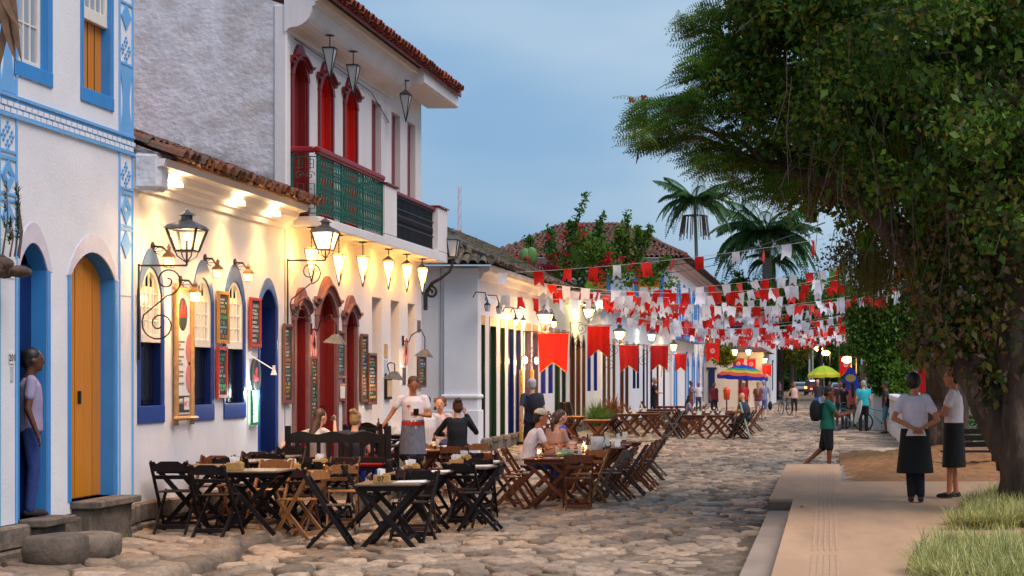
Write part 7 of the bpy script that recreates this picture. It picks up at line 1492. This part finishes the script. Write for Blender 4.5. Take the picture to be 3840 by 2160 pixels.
def person(label, loc, rz, H=1.72, pose='stand', skin_='tan', hair='black', style='short', top=(200,200,200), sleeve=.55, bottom=(30,30,40), leg=1.0, J=None, skirt=None, shoes=(40,36,34), fem=False, far=False, hat=None, group=None, lean=0.0, bulk=1.0, extra=None, headdir=(0,0), top_len=.0, footz=0):
    t = thing('person',label,'person',loc,R(rz),group); k = H/1.75; sh = .158 if fem else .185; hp = .09
    if pose in ('stand','walk'):
        q = dict(pel=(0,0,.93),chest=(0,lean*.5,1.22),neck=(0,lean,1.46),head=(0,lean+.03,1.62),sL=(-sh,lean,1.41),sR=(sh,lean,1.41),eL=(-sh-.05,lean-.04,1.12),eR=(sh+.05,lean-.04,1.12),wL=(-sh-.06,lean+.05,.86),wR=(sh+.06,lean+.05,.86),hL=(-hp,0,.90),hR=(hp,0,.90),kL=(-.10,.03,.50),kR=(.10,.03,.50),aL=(-.10,-.01,.08),aR=(.10,-.01,.08))
        if pose == 'walk': q.update(kL=(-.09,.16,.50),aL=(-.09,.28,.10),kR=(.09,-.03,.50),aR=(.09,-.30,.16),wL=(-sh-.05,lean-.12,.9),wR=(sh+.05,lean+.24,.92),eR=(sh+.06,lean+.04,1.14))
    else:
        q = dict(pel=(0,0,.56),chest=(0,-.02+lean*.5,.84),neck=(0,lean,1.07),head=(0,lean+.04,1.23),sL=(-sh,lean,1.02),sR=(sh,lean,1.02),eL=(-sh-.05,lean+.06,.75),eR=(sh+.05,lean+.06,.75),wL=(-.14,lean+.30,.76),wR=(.14,lean+.30,.76),hL=(-hp,.02,.53),hR=(hp,.02,.53),kL=(-.12,.43,.52),kR=(.12,.43,.52),aL=(-.12,.40,.08),aR=(.12,.40,.08))
    if J: q.update(J)
    q = {a:Vector(b)*k for a,b in q.items()}; vx = .034 if far else .017; B_ = bulk*k
    body = MB(); hd, nk = q['head'], q['neck']; R3 = Matrix.Rotation(headdir[0],3,'Z') @ Matrix.Rotation(headdir[1],3,'X'); hl = lambda x,y,z: hd+R3 @ (Vector((x,y,z))*k)
    def hball(c,r,mb=body): n_ = len(mb.v); mb.ball((0,0,0),[x*k for x in r],12,8); mb.v[n_:] = [tuple(hd+R3 @ (Vector(c)*k+Vector(v))) for v in mb.v[n_:]]
    hball((0,0,.02),(.078,.098,.11)); hball((0,.03,-.045),(.060,.066,.075)); hball((0,.102,-.01),(.014,.020,.022)); hball((0,.092,.02),(.011,.016,.03)); hball((0,.07,-.095),(.026,.024,.018))
    for s in (-1,1): hball((s*.08,-.005,-.005),(.013,.024,.032))
    chain(body,[nk+Vector((0,-.01,-.05))*k,nk,hd+Vector((0,-.02,-.06))*k],[.062*k,.056*k,.054*k])
    eloft(body,[(q['pel']-Vector((0,0,.07))*k,.12*B_,.085*B_),(q['pel'],.15*B_,.10*B_),(q['pel'].lerp(q['chest'],.5),.125*B_,.09*B_),(q['chest'],.145*B_,.098*B_),(q['chest'].lerp(nk,.65),.14*B_,.085*B_),(nk-Vector((0,0,.03))*k,.07*k,.06*k)],(1,0,0))
    for s in 'LR':
        chain(body,[q['s'+s],q['e'+s],q['w'+s]],[.047*B_,.038*B_,.026*k]); chain(body,[q['h'+s],q['k'+s],q['a'+s]],[.078*B_,.052*B_,.036*k])
        d = (q['w'+s]-q['e'+s]).normalized(); body.ball(q['w'+s]+d*.045*k,(.028*k,.028*k,.036*k),8,6)
        fd = Vector((0,.11,-.035))*k; chain(body,[q['a'+s]+Vector((0,-.025,-.03))*k,q['a'+s]+fd],[.036*k,.028*k],8)
    fing = None
    if not far:                                             # five fingers rooted in each palm, unequal and slightly curled
        fing = MB()
        for s,sg in (('L',-1),('R',1)):
            d = (q['w'+s]-q['e'+s]).normalized(); side = d.cross(Vector((0,1,.2))).normalized(); inn = d.cross(side).normalized(); p0 = q['w'+s]+d*.06*k
            for i,ln in enumerate((.062,.072,.068,.052)):
                a = p0+side*(i-1.5)*.015*k; fing.tube([a,a+d*ln*.5*k+inn*.004*k,a+d*ln*k+inn*.024*k],[.0085*k,.008*k,.006*k],6)
            a = q['w'+s]+d*.025*k+side*-.024*k; fing.tube([a,a+d*.03*k-side*.022*k,a+d*.058*k-side*.02*k+inn*.01*k],[.010*k,.009*k,.007*k],6)
    solid(body,'body',SK[skin_],t,vx,3,fing)
    if not far:
        ey = MB(); [ey.ball(hl(s*.031,.086,.022),.0085*k,6,4) for s in (-1,1)]; ey.build('eyes',mat('eye dark',(.02,.015,.012),.2),t); mo = MB().ball(hl(0,.097,-.055),(.022*k,.008*k,.006*k),8,4); mo.build('mouth',mat('lips',(.35,.10,.08),.5),t)
    c = MB(); g = 1.12*B_; tl = top_len
    eloft(c,[(q['pel']+Vector((0,0,-.05-tl))*k,.158*g,.115*g),(q['pel']+Vector((0,0,.05))*k,.155*g,.112*g),(q['pel'].lerp(q['chest'],.5),.145*g,.108*g),(q['chest'],.152*g,.112*g),(q['chest'].lerp(nk,.6),.148*g,.098*g),(nk-Vector((0,0,.015))*k,.062*g,.058*g)],(1,0,0))
    for s in 'LR':
        if sleeve > 0:
            e1 = q['s'+s].lerp(q['e'+s],min(1,sleeve)); pts,rr_ = [q['s'+s].lerp(nk,.25),q['s'+s],e1],[.048*g,.05*g,.050*g if sleeve < .9 else .044*g]
            if sleeve > 1: pts.append(q['e'+s].lerp(q['w'+s],sleeve-1)); rr_.append(.042*g)
            chain(c,pts,rr_)
    solid(c,'shirt',cloth(*top),t,vx*.9)
    if bottom:
        c = MB(); eloft(c,[(q['pel']+Vector((0,0,.07))*k,.150*B_*1.05,.108*B_*1.05),(q['pel'],.168*B_,.118*B_),(q['pel']-Vector((0,0,.08))*k,.15*B_,.11*B_)],(1,0,0))
        for s in 'LR':
            pts,rr_ = [q['h'+s],q['h'+s].lerp(q['k'+s],min(1,leg*2))],[.094*B_,.075*B_ if leg > .4 else .09*B_]
            if leg > .5: pts[-1] = q['k'+s]; rr_[-1] = .066*B_; pts.append(q['k'+s].lerp(q['a'+s],(leg-.5)*2)); rr_.append(.052*B_)
            chain(c,pts,rr_)
        solid(c,'trousers' if leg > .7 else 'shorts',cloth(*bottom),t,vx*.9)
    if skirt:
        col,z0,z1,w0,w1 = skirt[:5]; n_ = 20; a = MB(); P_ = q['pel']
        for j in range(6):
            u = j/5; z = (z0+(z1-z0)*u)*k; w_ = (w0+(w1-w0)*u)*k
            for i in range(n_): th = 2*math.pi*i/n_; rip = 1+.05*math.sin(th*5+1)*u; a.v.append((P_.x+math.cos(th)*w_*rip,P_.y+math.sin(th)*w_*.72*rip,z))
        a.f = [(j*n_+i,j*n_+(i+1)%n_,(j+1)*n_+(i+1)%n_,(j+1)*n_+i) for j in range(5) for i in range(n_)]; a.m = [0]*len(a.f); a.build('apron',skirt[5] if len(skirt) > 5 else cloth(*col),t,True)
    if shoes:
        for s in 'LR':
            c = MB(); chain(c,[q['a'+s]+Vector((0,-.03,-.035))*k,q['a'+s]+Vector((0,.06,-.038))*k,q['a'+s]+Vector((0,.15,-.046))*k],[.044*k,.042*k,.034*k],8); solid(c,'shoe',cloth(*shoes),t,.02 if not far else .03)
    hm_ = HAIR[hair]
    if style != 'bald':
        h = MB(); hball((0,-.018,.045),(.088,.098,.098),h); hball((0,-.055,.0),(.078,.06,.09),h)
        if style == 'curly':
            for i in range(26): a = rg.uniform(0,6.28); b = rg.uniform(-.14,.12); hball((.088*math.cos(a),-.03+.075*math.sin(a) if math.sin(a) < .3 else -.01,b),(.035,.035,.035),h)
        if style == 'long': hball((0,-.07,-.08),(.082,.055,.13),h); chain(h,[hl(0,-.085,-.1),hl(.0,-.13,-.26),hl(-.02,-.14,-.42)],[.07*k,.075*k,.05*k])
        if style == 'bun':
            for i in range(8): hball((rg.uniform(-.035,.035),-.08+rg.uniform(-.03,.02),.125+rg.uniform(-.02,.03)),(.035,.035,.03),h)
        if style == 'ponytail': chain(h,[hl(0,-.10,.01),hl(0,-.15,-.06),hl(.01,-.14,-.22)],[.035*k,.04*k,.018*k])
        if style == 'afro': hball((0,-.03,.03),(.11,.11,.12),h)
        solid(h,'hair',hm_,t,.012 if not far else .028,2)
    if hat:
        h = MB(); hball((0,-.005,.075),(.092,.105,.075),h); bd = -1 if hat[1] == 'back' else 1
        n_ = len(h.v); h.add([(-.07,bd*.07,.07),(.07,bd*.07,.07),(.05,bd*.17,.055),(-.05,bd*.17,.055),(-.07,bd*.07,.085),(.07,bd*.07,.085),(.05,bd*.17,.065),(-.05,bd*.17,.065)],[(0,1,2,3),(4,7,6,5),(0,4,5,1),(1,5,6,2),(2,6,7,3),(3,7,4,0)]); h.v[n_:] = [tuple(hd+R3 @ (Vector(v)*k)) for v in h.v[n_:]]
        h.build('cap',cloth(*hat[0]),t,True)
    if extra: extra(t,q,k,hl)
    return t
def backpack(col=(20,22,30)):
    def f(t,q,k,hl):
        c = q['chest']+Vector((0,-.24,.02))*k; b = MB(); b.ball(c,(.17*k,.13*k,.25*k),12,9); b.v = [(x,max(y,c.y-.15*k),max(c.z-.2*k,min(c.z+.23*k,z))) for x,y,z in b.v]; p = solid(b,'backpack',cloth(*col),t,.025)
        s_ = MB(); [s_.tube([q['chest']+Vector((s*.11,-.14,.16))*k,q['chest']+Vector((s*.12,.06,.22))*k,q['chest']+Vector((s*.13,.115,.05))*k,q['chest']+Vector((s*.14,-.1,-.12))*k],.018*k,6) for s in (-1,1)]; s_.build('strap',cloth(15,16,20),t)
    return f
# in the open blue doorway
person('person in a white T shirt and blue jeans standing in the open blue doorway',(-7.88,16.86,.53),-60,1.66,skin_='dark',hair='black',top=(150,140,165),bottom=(40,60,120))
# the bench
b0 = sw(-6.9,24.4)
def camera_prop(t,q,k,hl): p = hl(.03,.21,-.02); o = thing('camera','small silver compact camera held up by the long haired woman','camera',tuple(t.matrix_basis @ p),t.rotation_euler.z); MB().bev(-.05,.05,-.012,.012,-.032,.032,.005).build('body',iron_w,o); MB().lathe([(.022,0),(.022,.025),(.016,.03)],(0,0,0),10).xf(Matrix.Rotation(R(-90),4,'X')).build('lens',iron,o)
person('long haired woman with orange sleeves on the bench holding up a camera',(-7.32,24.45,b0-.08),-38,1.66,'sit','light','brown','long',(190,182,176),1.0,(120,118,120),1.0,J=dict(eR=(.28,.12,.92),wR=(.08,.26,1.16),eL=(-.34,-.22,.92),wL=(-.36,-.46,.72)),fem=True,lean=.02,extra=camera_prop)
t = person('woman with messy blond bun and dark grey T shirt on the bench',(-6.78,24.45,b0-.10),-14,1.64,'sit','light','blond','bun',(52,54,66),.5,(30,60,170),1.0,J=dict(eL=(-.46,-.06,.98),wL=(-.66,.06,.96)),fem=True)
# waiter
def phone(t,q,k,hl): p = q['wL']+Vector((.03,.10,.04))*k; MBo = MB().bev(-.04,.04,-.005,.005,-.075,.075,.003).xf(Matrix.Rotation(R(-50),4,'X')); o = tag(MBo.build('mobile_phone',iron,None,False,tuple(t.matrix_basis @ p)),'dark mobile phone in the hand of the waiter','phone'); o.rotation_euler = (0,0,t.rotation_euler.z); em = MB().prism([(.075+.03*math.cos(a),1.30+.022*math.sin(a)) for a in np.linspace(0,6.28,14,False)],'y',.135,.140); em.build('shirt_emblem',wr,t); MB().lathe([(.172,1.0),(.176,1.06)],(0,0,0),20).xf(Matrix.Scale(.76,4,(0,1,0))).build('waistband',cloth(200,50,40),t)
stripe = mat('grey striped apron cloth',(.16,.17,.22),.85,.5,30,(6,6,.1))
person('young waiter in white T shirt and grey striped apron looking down at a phone',(-6.42,26.4,.16),196,1.76,'stand','tan','brown','short',(226,214,214),.52,(24,24,28),.52,J=dict(eL=(-.25,.06,1.14),wL=(-.06,.24,1.17),eR=(.32,.0,1.18),wR=(.46,.06,.98),aL=(-.12,-.22,.16),kL=(-.1,.06,.5)),skirt=((60,60,72),1.08,.56,.165,.21,stripe),headdir=(.15,-.55),shoes=(210,170,70),extra=phone)
person('man in a black cap and white shirt sitting behind the waiter',(-6.64,28.15,.24),20,1.74,'sit','tan','black','short',(220,212,210),.6,(40,40,44),1.0,hat=((20,20,24),'front'))
person('curly auburn haired woman in a pale pink top, facing the camera',(-6.62,29.15,.26),184,1.68,'sit','light','red','curly',(226,190,176),.4,(60,60,90),1.0,fem=True,headdir=(.1,-.05),lean=.05)
person('woman in a long sleeved black top with her hair up, seen from behind',(-5.88,27.05,.24),10,1.68,'sit','light','brown','bun',(20,22,30),1.85,(24,24,30),1.0,fem=True,lean=.06,J=dict(eR=(.3,.2,.82),wR=(.12,.22,1.14),eL=(-.34,.24,.80),wL=(-.24,.42,.78)),headdir=(.25,0))
# walking man
person('walking man with a pale cap, dark T shirt, black shorts and dark backpack',(-6.35,36.6,.03),24,1.84,'walk','light','grey','short',(52,62,78),.6,(28,28,32),.45,hat=((190,176,180),'front'),extra=backpack((28,30,44)),shoes=(90,70,60),J=dict(kL=(-.09,.08,.5),aL=(-.09,.10,.08),kR=(.09,.0,.5),aR=(.09,-.12,.09)))
# the long brown table
person('man in a white T shirt and cream cap sitting at the long brown table',(-4.58,26.0,.05),-72,1.76,'sit','tan','black','short',(226,216,220),.55,(22,50,110),1.0,lean=.16,hat=((214,198,170),'front'),J=dict(eR=(.27,.24,.78),wR=(.14,.42,.80),eL=(-.26,.26,.78),wL=(-.06,.44,.82)))
person('woman with a brown ponytail and patterned blouse at the long brown table',(-4.50,27.9,.05),-28,1.66,'sit','light','brown','ponytail',(190,140,116),.6,(60,50,60),1.0,fem=True,lean=.08)
person('person in a bright blue shirt beyond the woman with the ponytail',(-4.7,29.0,.05),-60,1.68,'sit','light','brown','short',(22,84,214),.6,(40,44,60),1.0,lean=.14)
# farther along the terraces
def P(label,px,py,rz,H,**kw): q = G(px,py,kw.pop('z',0.03)); return person(label,tuple(q),rz,H,far=True,**kw)
person('stout grey haired man in black reading by the wooden menu stand',(-6.9,67.5,.15),-90,1.76,far=True,skin_='tan',hair='grey',top=(20,20,28),bottom=(18,18,22),bulk=1.15,J=dict(eR=(.24,.12,1.14),wR=(.1,.3,1.14),eL=(-.24,.12,1.14),wL=(-.1,.3,1.14)))
P('woman in a dark red apron with crossed arms before the far blue doors',1738,1042,-100,1.68,skin_='brown',hair='black',style='bun',top=(130,80,80),bottom=(26,26,30),skirt=((120,36,44),1.05,.5,.17,.2),fem=True,J=dict(eR=(.22,.1,1.14),wR=(-.06,.2,1.2),eL=(-.22,.1,1.14),wL=(.06,.22,1.16)))
P('grey haired man in a white shirt behind the seated woman',1757,1040,-160,1.66,skin_='brown',hair='grey',top=(206,204,206),bottom=(60,60,66))
person('woman with dark hair in a lilac top seated at the mid street terrace',(-4.75,58.0,.05),-80,1.64,'sit','brown','black','long',(150,140,170),.5,(60,60,80),1.0,far=True,fem=True)
P('woman in a red and navy top standing behind the mid street terrace',1796,1052,-160,1.66,skin_='brown',hair='black',style='long',top=(120,34,50),bottom=(26,28,44),fem=True)
P('man in a red shirt with a pale cap under the rainbow umbrella',1871,1058,170,1.72,skin_='tan',hair='black',top=(196,34,40),bottom=(60,50,50),hat=((190,180,170),'front'))
person('bald man in dark grey T shirt seated at the end of mid street terrace',(-2.65,55.2,.05),70,1.76,'sit','light','brown','bald',(52,60,76),.55,(40,42,54),1.0,far=True,bulk=1.1,lean=.12,J=dict(eR=(.3,.0,.72),wR=(.34,.1,.45)))
P('long blond haired woman in white shorts walking away down the street',1907,1060,0,1.68,pose='walk',skin_='light',hair='blond',style='long',top=(120,60,60),bottom=(206,196,206),leg=.22,fem=True)
P('man in a blue grey shirt carrying a dark bag beside the blond woman',1921,1058,0,1.76,pose='walk',skin_='light',hair='grey',top=(130,140,176),bottom=(110,120,160),leg=.5,extra=lambda t,q,k,hl: MB().ball(q['wR']+Vector((.04,0,-.28)),(.10,.16,.2),10,7).build('handbag',cloth(30,34,66),t,True))
def bike(label,loc,rz,m,basket=False):
    t = thing('bicycle',label,'bicycle',loc,R(rz)); rw = .33
    for y in (-.52,.52):
        w_ = link('wheel',None,t); w_.location = (0,y,rw); MB().tube([(0,rw*.97*math.cos(a),rw*.97*math.sin(a)) for a in np.linspace(0,2*math.pi,25)],.019,6).build('tyre',mat('tyre rubber',(.02,.02,.02),.8),w_,True); MB().tube([(0,rw*.9*math.cos(a),rw*.9*math.sin(a)) for a in np.linspace(0,2*math.pi,25)],.01,5).build('rim',iron_w,w_); s_ = MB(); [s_.tube([(0,0,0),(0,rw*.9*math.cos(a),rw*.9*math.sin(a))],.003,3) for a in np.linspace(0,6.28,12,False)]; s_.build('spokes',iron_w,w_)
    f = MB()
    for a,b in (((0,-.52,.33),(0,-.12,.27)),((0,-.52,.33),(0,-.2,.75)),((0,-.12,.27),(0,-.2,.78)),((0,-.12,.27),(0,.36,.72)),((0,-.19,.68),(0,.35,.80)),((0,.34,.88),(0,.52,.33))): f.tube([a,b],.019,6)
    f.build('frame',m,t); MB().tube([(-.28,.24,.98),(-.2,.33,1.0),(0,.33,.95),(.2,.33,1.0),(.28,.24,.98)],.012,6).tube([(0,.33,.95),(0,.345,.86)],.014,6).build('handlebar',iron_w,t,True); MB().ball((0,-.23,.83),(.075,.13,.04),10,6).build('saddle',iron,t,True); MB().tube([(0,-.12,.27),(.06,-.12,.12),(.14,-.12,.12)],.01,5).lathe([(.09,-.005),(.09,.005)],(0,-.12,.27),12).build('crank',iron_w,t)
    return t
q = G(1993,1046,.0); bike('bicycle wheeled along the street by the woman with red hair',(q.x-.35,q.y-.1,0.03),25,cloth(60,70,90))
P('woman with bright red hair and a pale pink top wheeling a bicycle',1998,1046,185,1.66,skin_='tan',hair='red',style='bun',top=(226,190,180),sleeve=0,bottom=(40,30,36),leg=.8,fem=True,J=dict(eR=(.3,.1,1.16),wR=(.45,.25,1.02)))
# right side
def disc(t,q,k,hl): p = (q['wL']+q['wR'])/2+Vector((0,.16,0)); o = thing('round_tray','thin pale round tray held out by the man with the backpack','tray',tuple(t.matrix_basis @ p),t.rotation_euler.z); MB().lathe([(.24,0),(.25,.012),(.24,.02)],(0,0,-.01),20).xf(Matrix.Rotation(R(75),4,'X')).build('disc',paper,o); backpack((16,20,26))(t,q,k,hl)
person('man in green T shirt and black backpack holding out a round tray',(-.03,33.6,.03),-82,1.70,'stand','brown','black','short',(16,112,92),.5,(24,20,24),.48,J=dict(eR=(.24,.2,1.16),wR=(.12,.46,1.22),eL=(-.24,.2,1.16),wL=(-.1,.48,1.24),kL=(-.1,-.08,.5),aL=(-.12,-.42,.2),aR=(.1,.02,.08)),bulk=1.18,extra=disc,shoes=(70,76,90))
person('man in a turquoise shirt and black trousers standing with his back turned',(1.17,57.8,.05),0,1.76,'stand','light','grey','short',(44,178,190),.5,(18,18,30),1.0,far=True,bulk=1.15)
person('man in a dark T shirt and striped shorts standing by the teal bicycle',(1.88,56.6,.05),80,1.72,'stand','brown','black','short',(30,34,48),.5,(70,120,150),.45,far=True)
bike('teal bicycle leaning against the ivy wall behind the man in striped shorts',(1.72,59.4,.04),88,mat('teal bike paint',srgb(40,170,160),.4))
bike('dark bicycle frame half hidden behind the turquoise shirted man',(.72,59.0,.04),70,mat('dark teal bike paint',srgb(20,110,110),.4))
person('woman in a black top with folded arms beside the turquoise shirted man',(.55,61.5,.05),-40,1.66,'stand','tan','black','bun',(24,20,28),.3,(70,60,80),1.0,far=True,fem=True)
person('woman with long black hair in a pink jacket among the group',(.86,63.5,.05),20,1.66,'stand','tan','black','long',(196,100,96),1.8,(80,70,90),1.0,far=True,fem=True)
person('man in a dark waistcoat and jeans walking towards the camera near the cars',(-.55,84,.03),180,1.78,'walk','light','grey','short',(60,44,54),1.6,(90,130,190),1.0,far=True)
person('person in a dark red shirt behind the man with the waistcoat',(.05,80,.03),160,1.70,'stand','brown','black','short',(120,50,60),.6,(60,50,60),1.0,far=True)
person('bearded man in a brown top in the group by the turquoise shirted man',(.42,66,.03),190,1.74,'stand','tan','brown','short',(90,60,50),.6,(50,50,60),1.0,far=True)
person('small figure in pink by the railings far down the street',(-4.0,140,.03),90,1.6,'stand','tan','black','short',(190,110,150),.6,(80,70,90),1.0,far=True)
# two waiters on the pavement
def clasp(t,q,k,hl): MB().prism([(-.06,1.06),(.06,1.06),(.13,.86),(-.13,.86)],'y',-.165,-.155).build('shirt_tail',cloth(226,214,214),t)
person('waitress in white T shirt and long black apron, hands clasped behind her',(1.10,21.9,.30),4,1.66,'stand','tan','black','afro',(222,208,216),.6,(16,18,26),.97,skirt=((9,8,9),1.0,.40,.19,.25),J=dict(eR=(.30,-.14,1.12),wR=(.05,-.22,1.0),eL=(-.30,-.10,1.14),wL=(-.02,-.21,1.0),kL=(-.06,.0,.5),kR=(.07,.0,.5),aL=(-.05,-.02,.08),aR=(.08,-.04,.08)),fem=True,bulk=1.08,shoes=(60,40,34),extra=clasp,top_len=.03,headdir=(-.6,.1))
person('waiter in white T shirt and long black apron with folded arms',(1.66,22.7,.30),78,1.72,'stand','tan','black','short',(222,206,208),.5,None,1.0,skirt=((8,7,8),1.02,.42,.185,.22),J=dict(eR=(.22,.12,1.14),wR=(-.04,.22,1.18),eL=(-.22,.12,1.14),wL=(.06,.24,1.16),aL=(-.1,.05,.08),aR=(.1,-.02,.08)),shoes=(30,26,26),bulk=1.05)
bpy.context.view_layer.update(); dg = bpy.context.evaluated_depsgraph_get()
for o,m,extra in PEND:
    me = bpy.data.meshes.new_from_object(o.evaluated_get(dg)); o['_'] = 0; del o['_']
    o.modifiers.clear(); old = o.data; 
    if extra is not None:
        n_ = len(me.vertices); v = np.empty(n_*3,np.float32); me.vertices.foreach_get('co',v); fs = [tuple(p.vertices) for p in me.polygons]
        x = MB(); x.v = [tuple(p) for p in v.reshape(-1,3)]; x.f = fs; x.m = [0]*len(fs); x.add(extra.v,extra.f); me = x.mesh(o.name,m,True)
    if not me.materials: me.materials.append(m)
    me.polygons.foreach_set('use_smooth',[True]*len(me.polygons)); o.data = me
# ---------------------------------------------------------------- cars far down the street, bench on the square
def car(label, px, Y, m, rear=True, suv=False, wd=1.74, rz=0):
    t = thing('parked_car',label,'car',(W(px,950,Y).x,Y,0),R(rz)); h = 1.62 if suv else 1.42; L_ = 4.1; hw = wd/2
    prof = [(-L_/2,.32),(-L_/2-.02,.75),(-L_/2+.05,.95 if not suv else 1.02),(-L_/2+(.25 if suv else .75),h*.98),(-L_/2+1.1,h),(.3,h*.98),(1.05,.98),(L_/2-.1,.82),(L_/2,.5),(L_/2-.05,.30)]
    b = MB(); n_ = len(prof); secs = []
    for s,x in ((1.0,-hw),(1.0,hw)):
        for (y,z) in prof: secs.append((x*(1 if z < 1.0 else .84),y,z))
    b.add(secs,[tuple(range(n_))[::-1],tuple(range(n_,2*n_))]+[(i,(i+1)%n_,n_+(i+1)%n_,n_+i) for i in range(n_)]); b.build('body',m,t)
    y0,y1,z0,z1 = prof[2][0],prof[3][0],1.06,h*.94; gm = mat('car window glass',(.03,.035,.045),.08)
    MB().add([(-hw*.78,y0-.015-(.0),z0),(hw*.78,y0-.015,z0),(hw*.72,y1-.03,z1),(-hw*.72,y1-.03,z1)],[(0,1,2,3)]).build('rear_window',gm,t)
    for s in (-1,1):
        MB().bev(s*hw*.82-.13,s*hw*.82+.13,-L_/2-.05,-L_/2+.04,.72,.95,.02).build('tail_light',emit('tail light',(1,.10,.03),9) if rear else mat('lamp lens',(.6,.6,.6),.2),t)
        MB().add([(s*(hw*.93),y1-.1,1.05),(s*(hw*.93),.7,1.02),(s*(hw*.845),.25,h*.93),(s*(hw*.845),y1+.2,h*.93)],[(0,1,2,3)]).build('side_window',gm,t)
        for y in (-1.25,1.3):
            w_ = MB().lathe([(.2,-.1),(.31,-.1),(.32,0),(.31,.1),(.2,.1)],(0,0,0),16).xf(Matrix.Translation((s*(hw-.08),y,.32)) @ Matrix.Rotation(R(90),4,'Y')).build('wheel',mat('tyre rubber',(.02,.02,.02),.8),t); MB().lathe([(.19,-.11),(.19,.11)],(0,0,0),12).xf(Matrix.Translation((s*(hw-.08),y,.32)) @ Matrix.Rotation(R(90),4,'Y')).build('rim',iron_w,w_)
    MB().bev(-hw*.97,hw*.97,-L_/2-.08,-L_/2+.1,.36,.58,.03).build('bumper',iron,t); MB().bev(-.25,.25,-L_/2-.09,-L_/2-.02,.62,.74,.004).build('number_plate',mat('plate grey',(.4,.4,.42),.5),t)
    if rear: MB().bev(-.25,.25,y1-.06,y1-.0,h*.95,h*.99,.01).build('brake_light',emit('brake light',(1,.25,.10),14),t); point(t,(0,-L_/2-.4,.85),25,(1,.2,.06),.1)
    return t
car('dark hatchback with its red brake lights glowing',2044,185,mat('dark car paint',(.035,.02,.025),.25,.05,2),True,True)
car('silver blue car parked just left of the braking hatchback',2014,193,mat('silver blue car paint',(.22,.29,.36),.3,.05,2),False)
car('pale grey car half hidden behind the standing group on the right',2113,165,mat('grey car paint',(.25,.27,.3),.3,.05,2),False)
t = thing('park_bench','dark slatted wooden park bench behind the great tree trunk','bench',(3.05,31.2,.12),R(6)); m = wood_g
for s in (-1,0,1): MB().bev(s*.8-.04,s*.8+.04,-.24,-.17,0,.86,.006).build('leg',m,t); MB().bev(s*.8-.04,s*.8+.04,.17,.24,0,.42,.006).build('leg',m,t)
for k,z in enumerate((.52,.64,.76)): MB().bev(-1.0,1.0,-.165,-.135,z,z+.095,.006).build('back_slat',wood_d,t)
for k in range(4): MB().bev(-1.0,1.0,-.16+k*.1,-.07+k*.1,.42,.45,.006).build('seat_slat',wood_d,t)
t = thing('red_striped_pole_banner','narrow dark and red hanging banner with white stripes beside the second trunk','banner'); q = W(2317,890,33.0); MB().box(q.x-.07,q.x+.09,33.0,33.012,q.z-.75,q.z+.55).build('cloth',red_cloth,t)
MB().box(q.x-.071,q.x+.091,32.994,32.998,q.z+.05,q.z+.5).build('dark_field',cloth(24,20,24),t)
for k in range(4): MB().box(q.x-.072,q.x+.092,32.988,32.992,q.z+.04+.13*k,q.z+.055+.13*k).build('white_stripe',paper,t)
MB().tube([(q.x-.1,33.02,q.z+.55),(q.x+.25,33.02,q.z+.6)],.012,5).build('rod',iron,t); settle(t,(q.x,33,q.z))
for i in range(14):
    x,y = rg.uniform(-5,1.0),rg.uniform(15.5,30); z = .335 if x > -.4 else .02+.07; a = rg.uniform(0,6.28)
    if x > -.75 and x < -.4: z = .16
    tag(MB().add([(0,-.05,.004),(.03,0,.0),(0,.06,.02),(-.03,0,.008)],[(0,1,2,3)]).build('fallen_leaf',(dry_m,leaf_c,mat('rust leaf',(.3,.07,.02),.7))[i%3],None,False,(x,y,z-.03 if x < -.8 else z-.03),rot=None),'small fallen leaf lying on the cobbles or pavement','fallen leaf','fallen leaves')
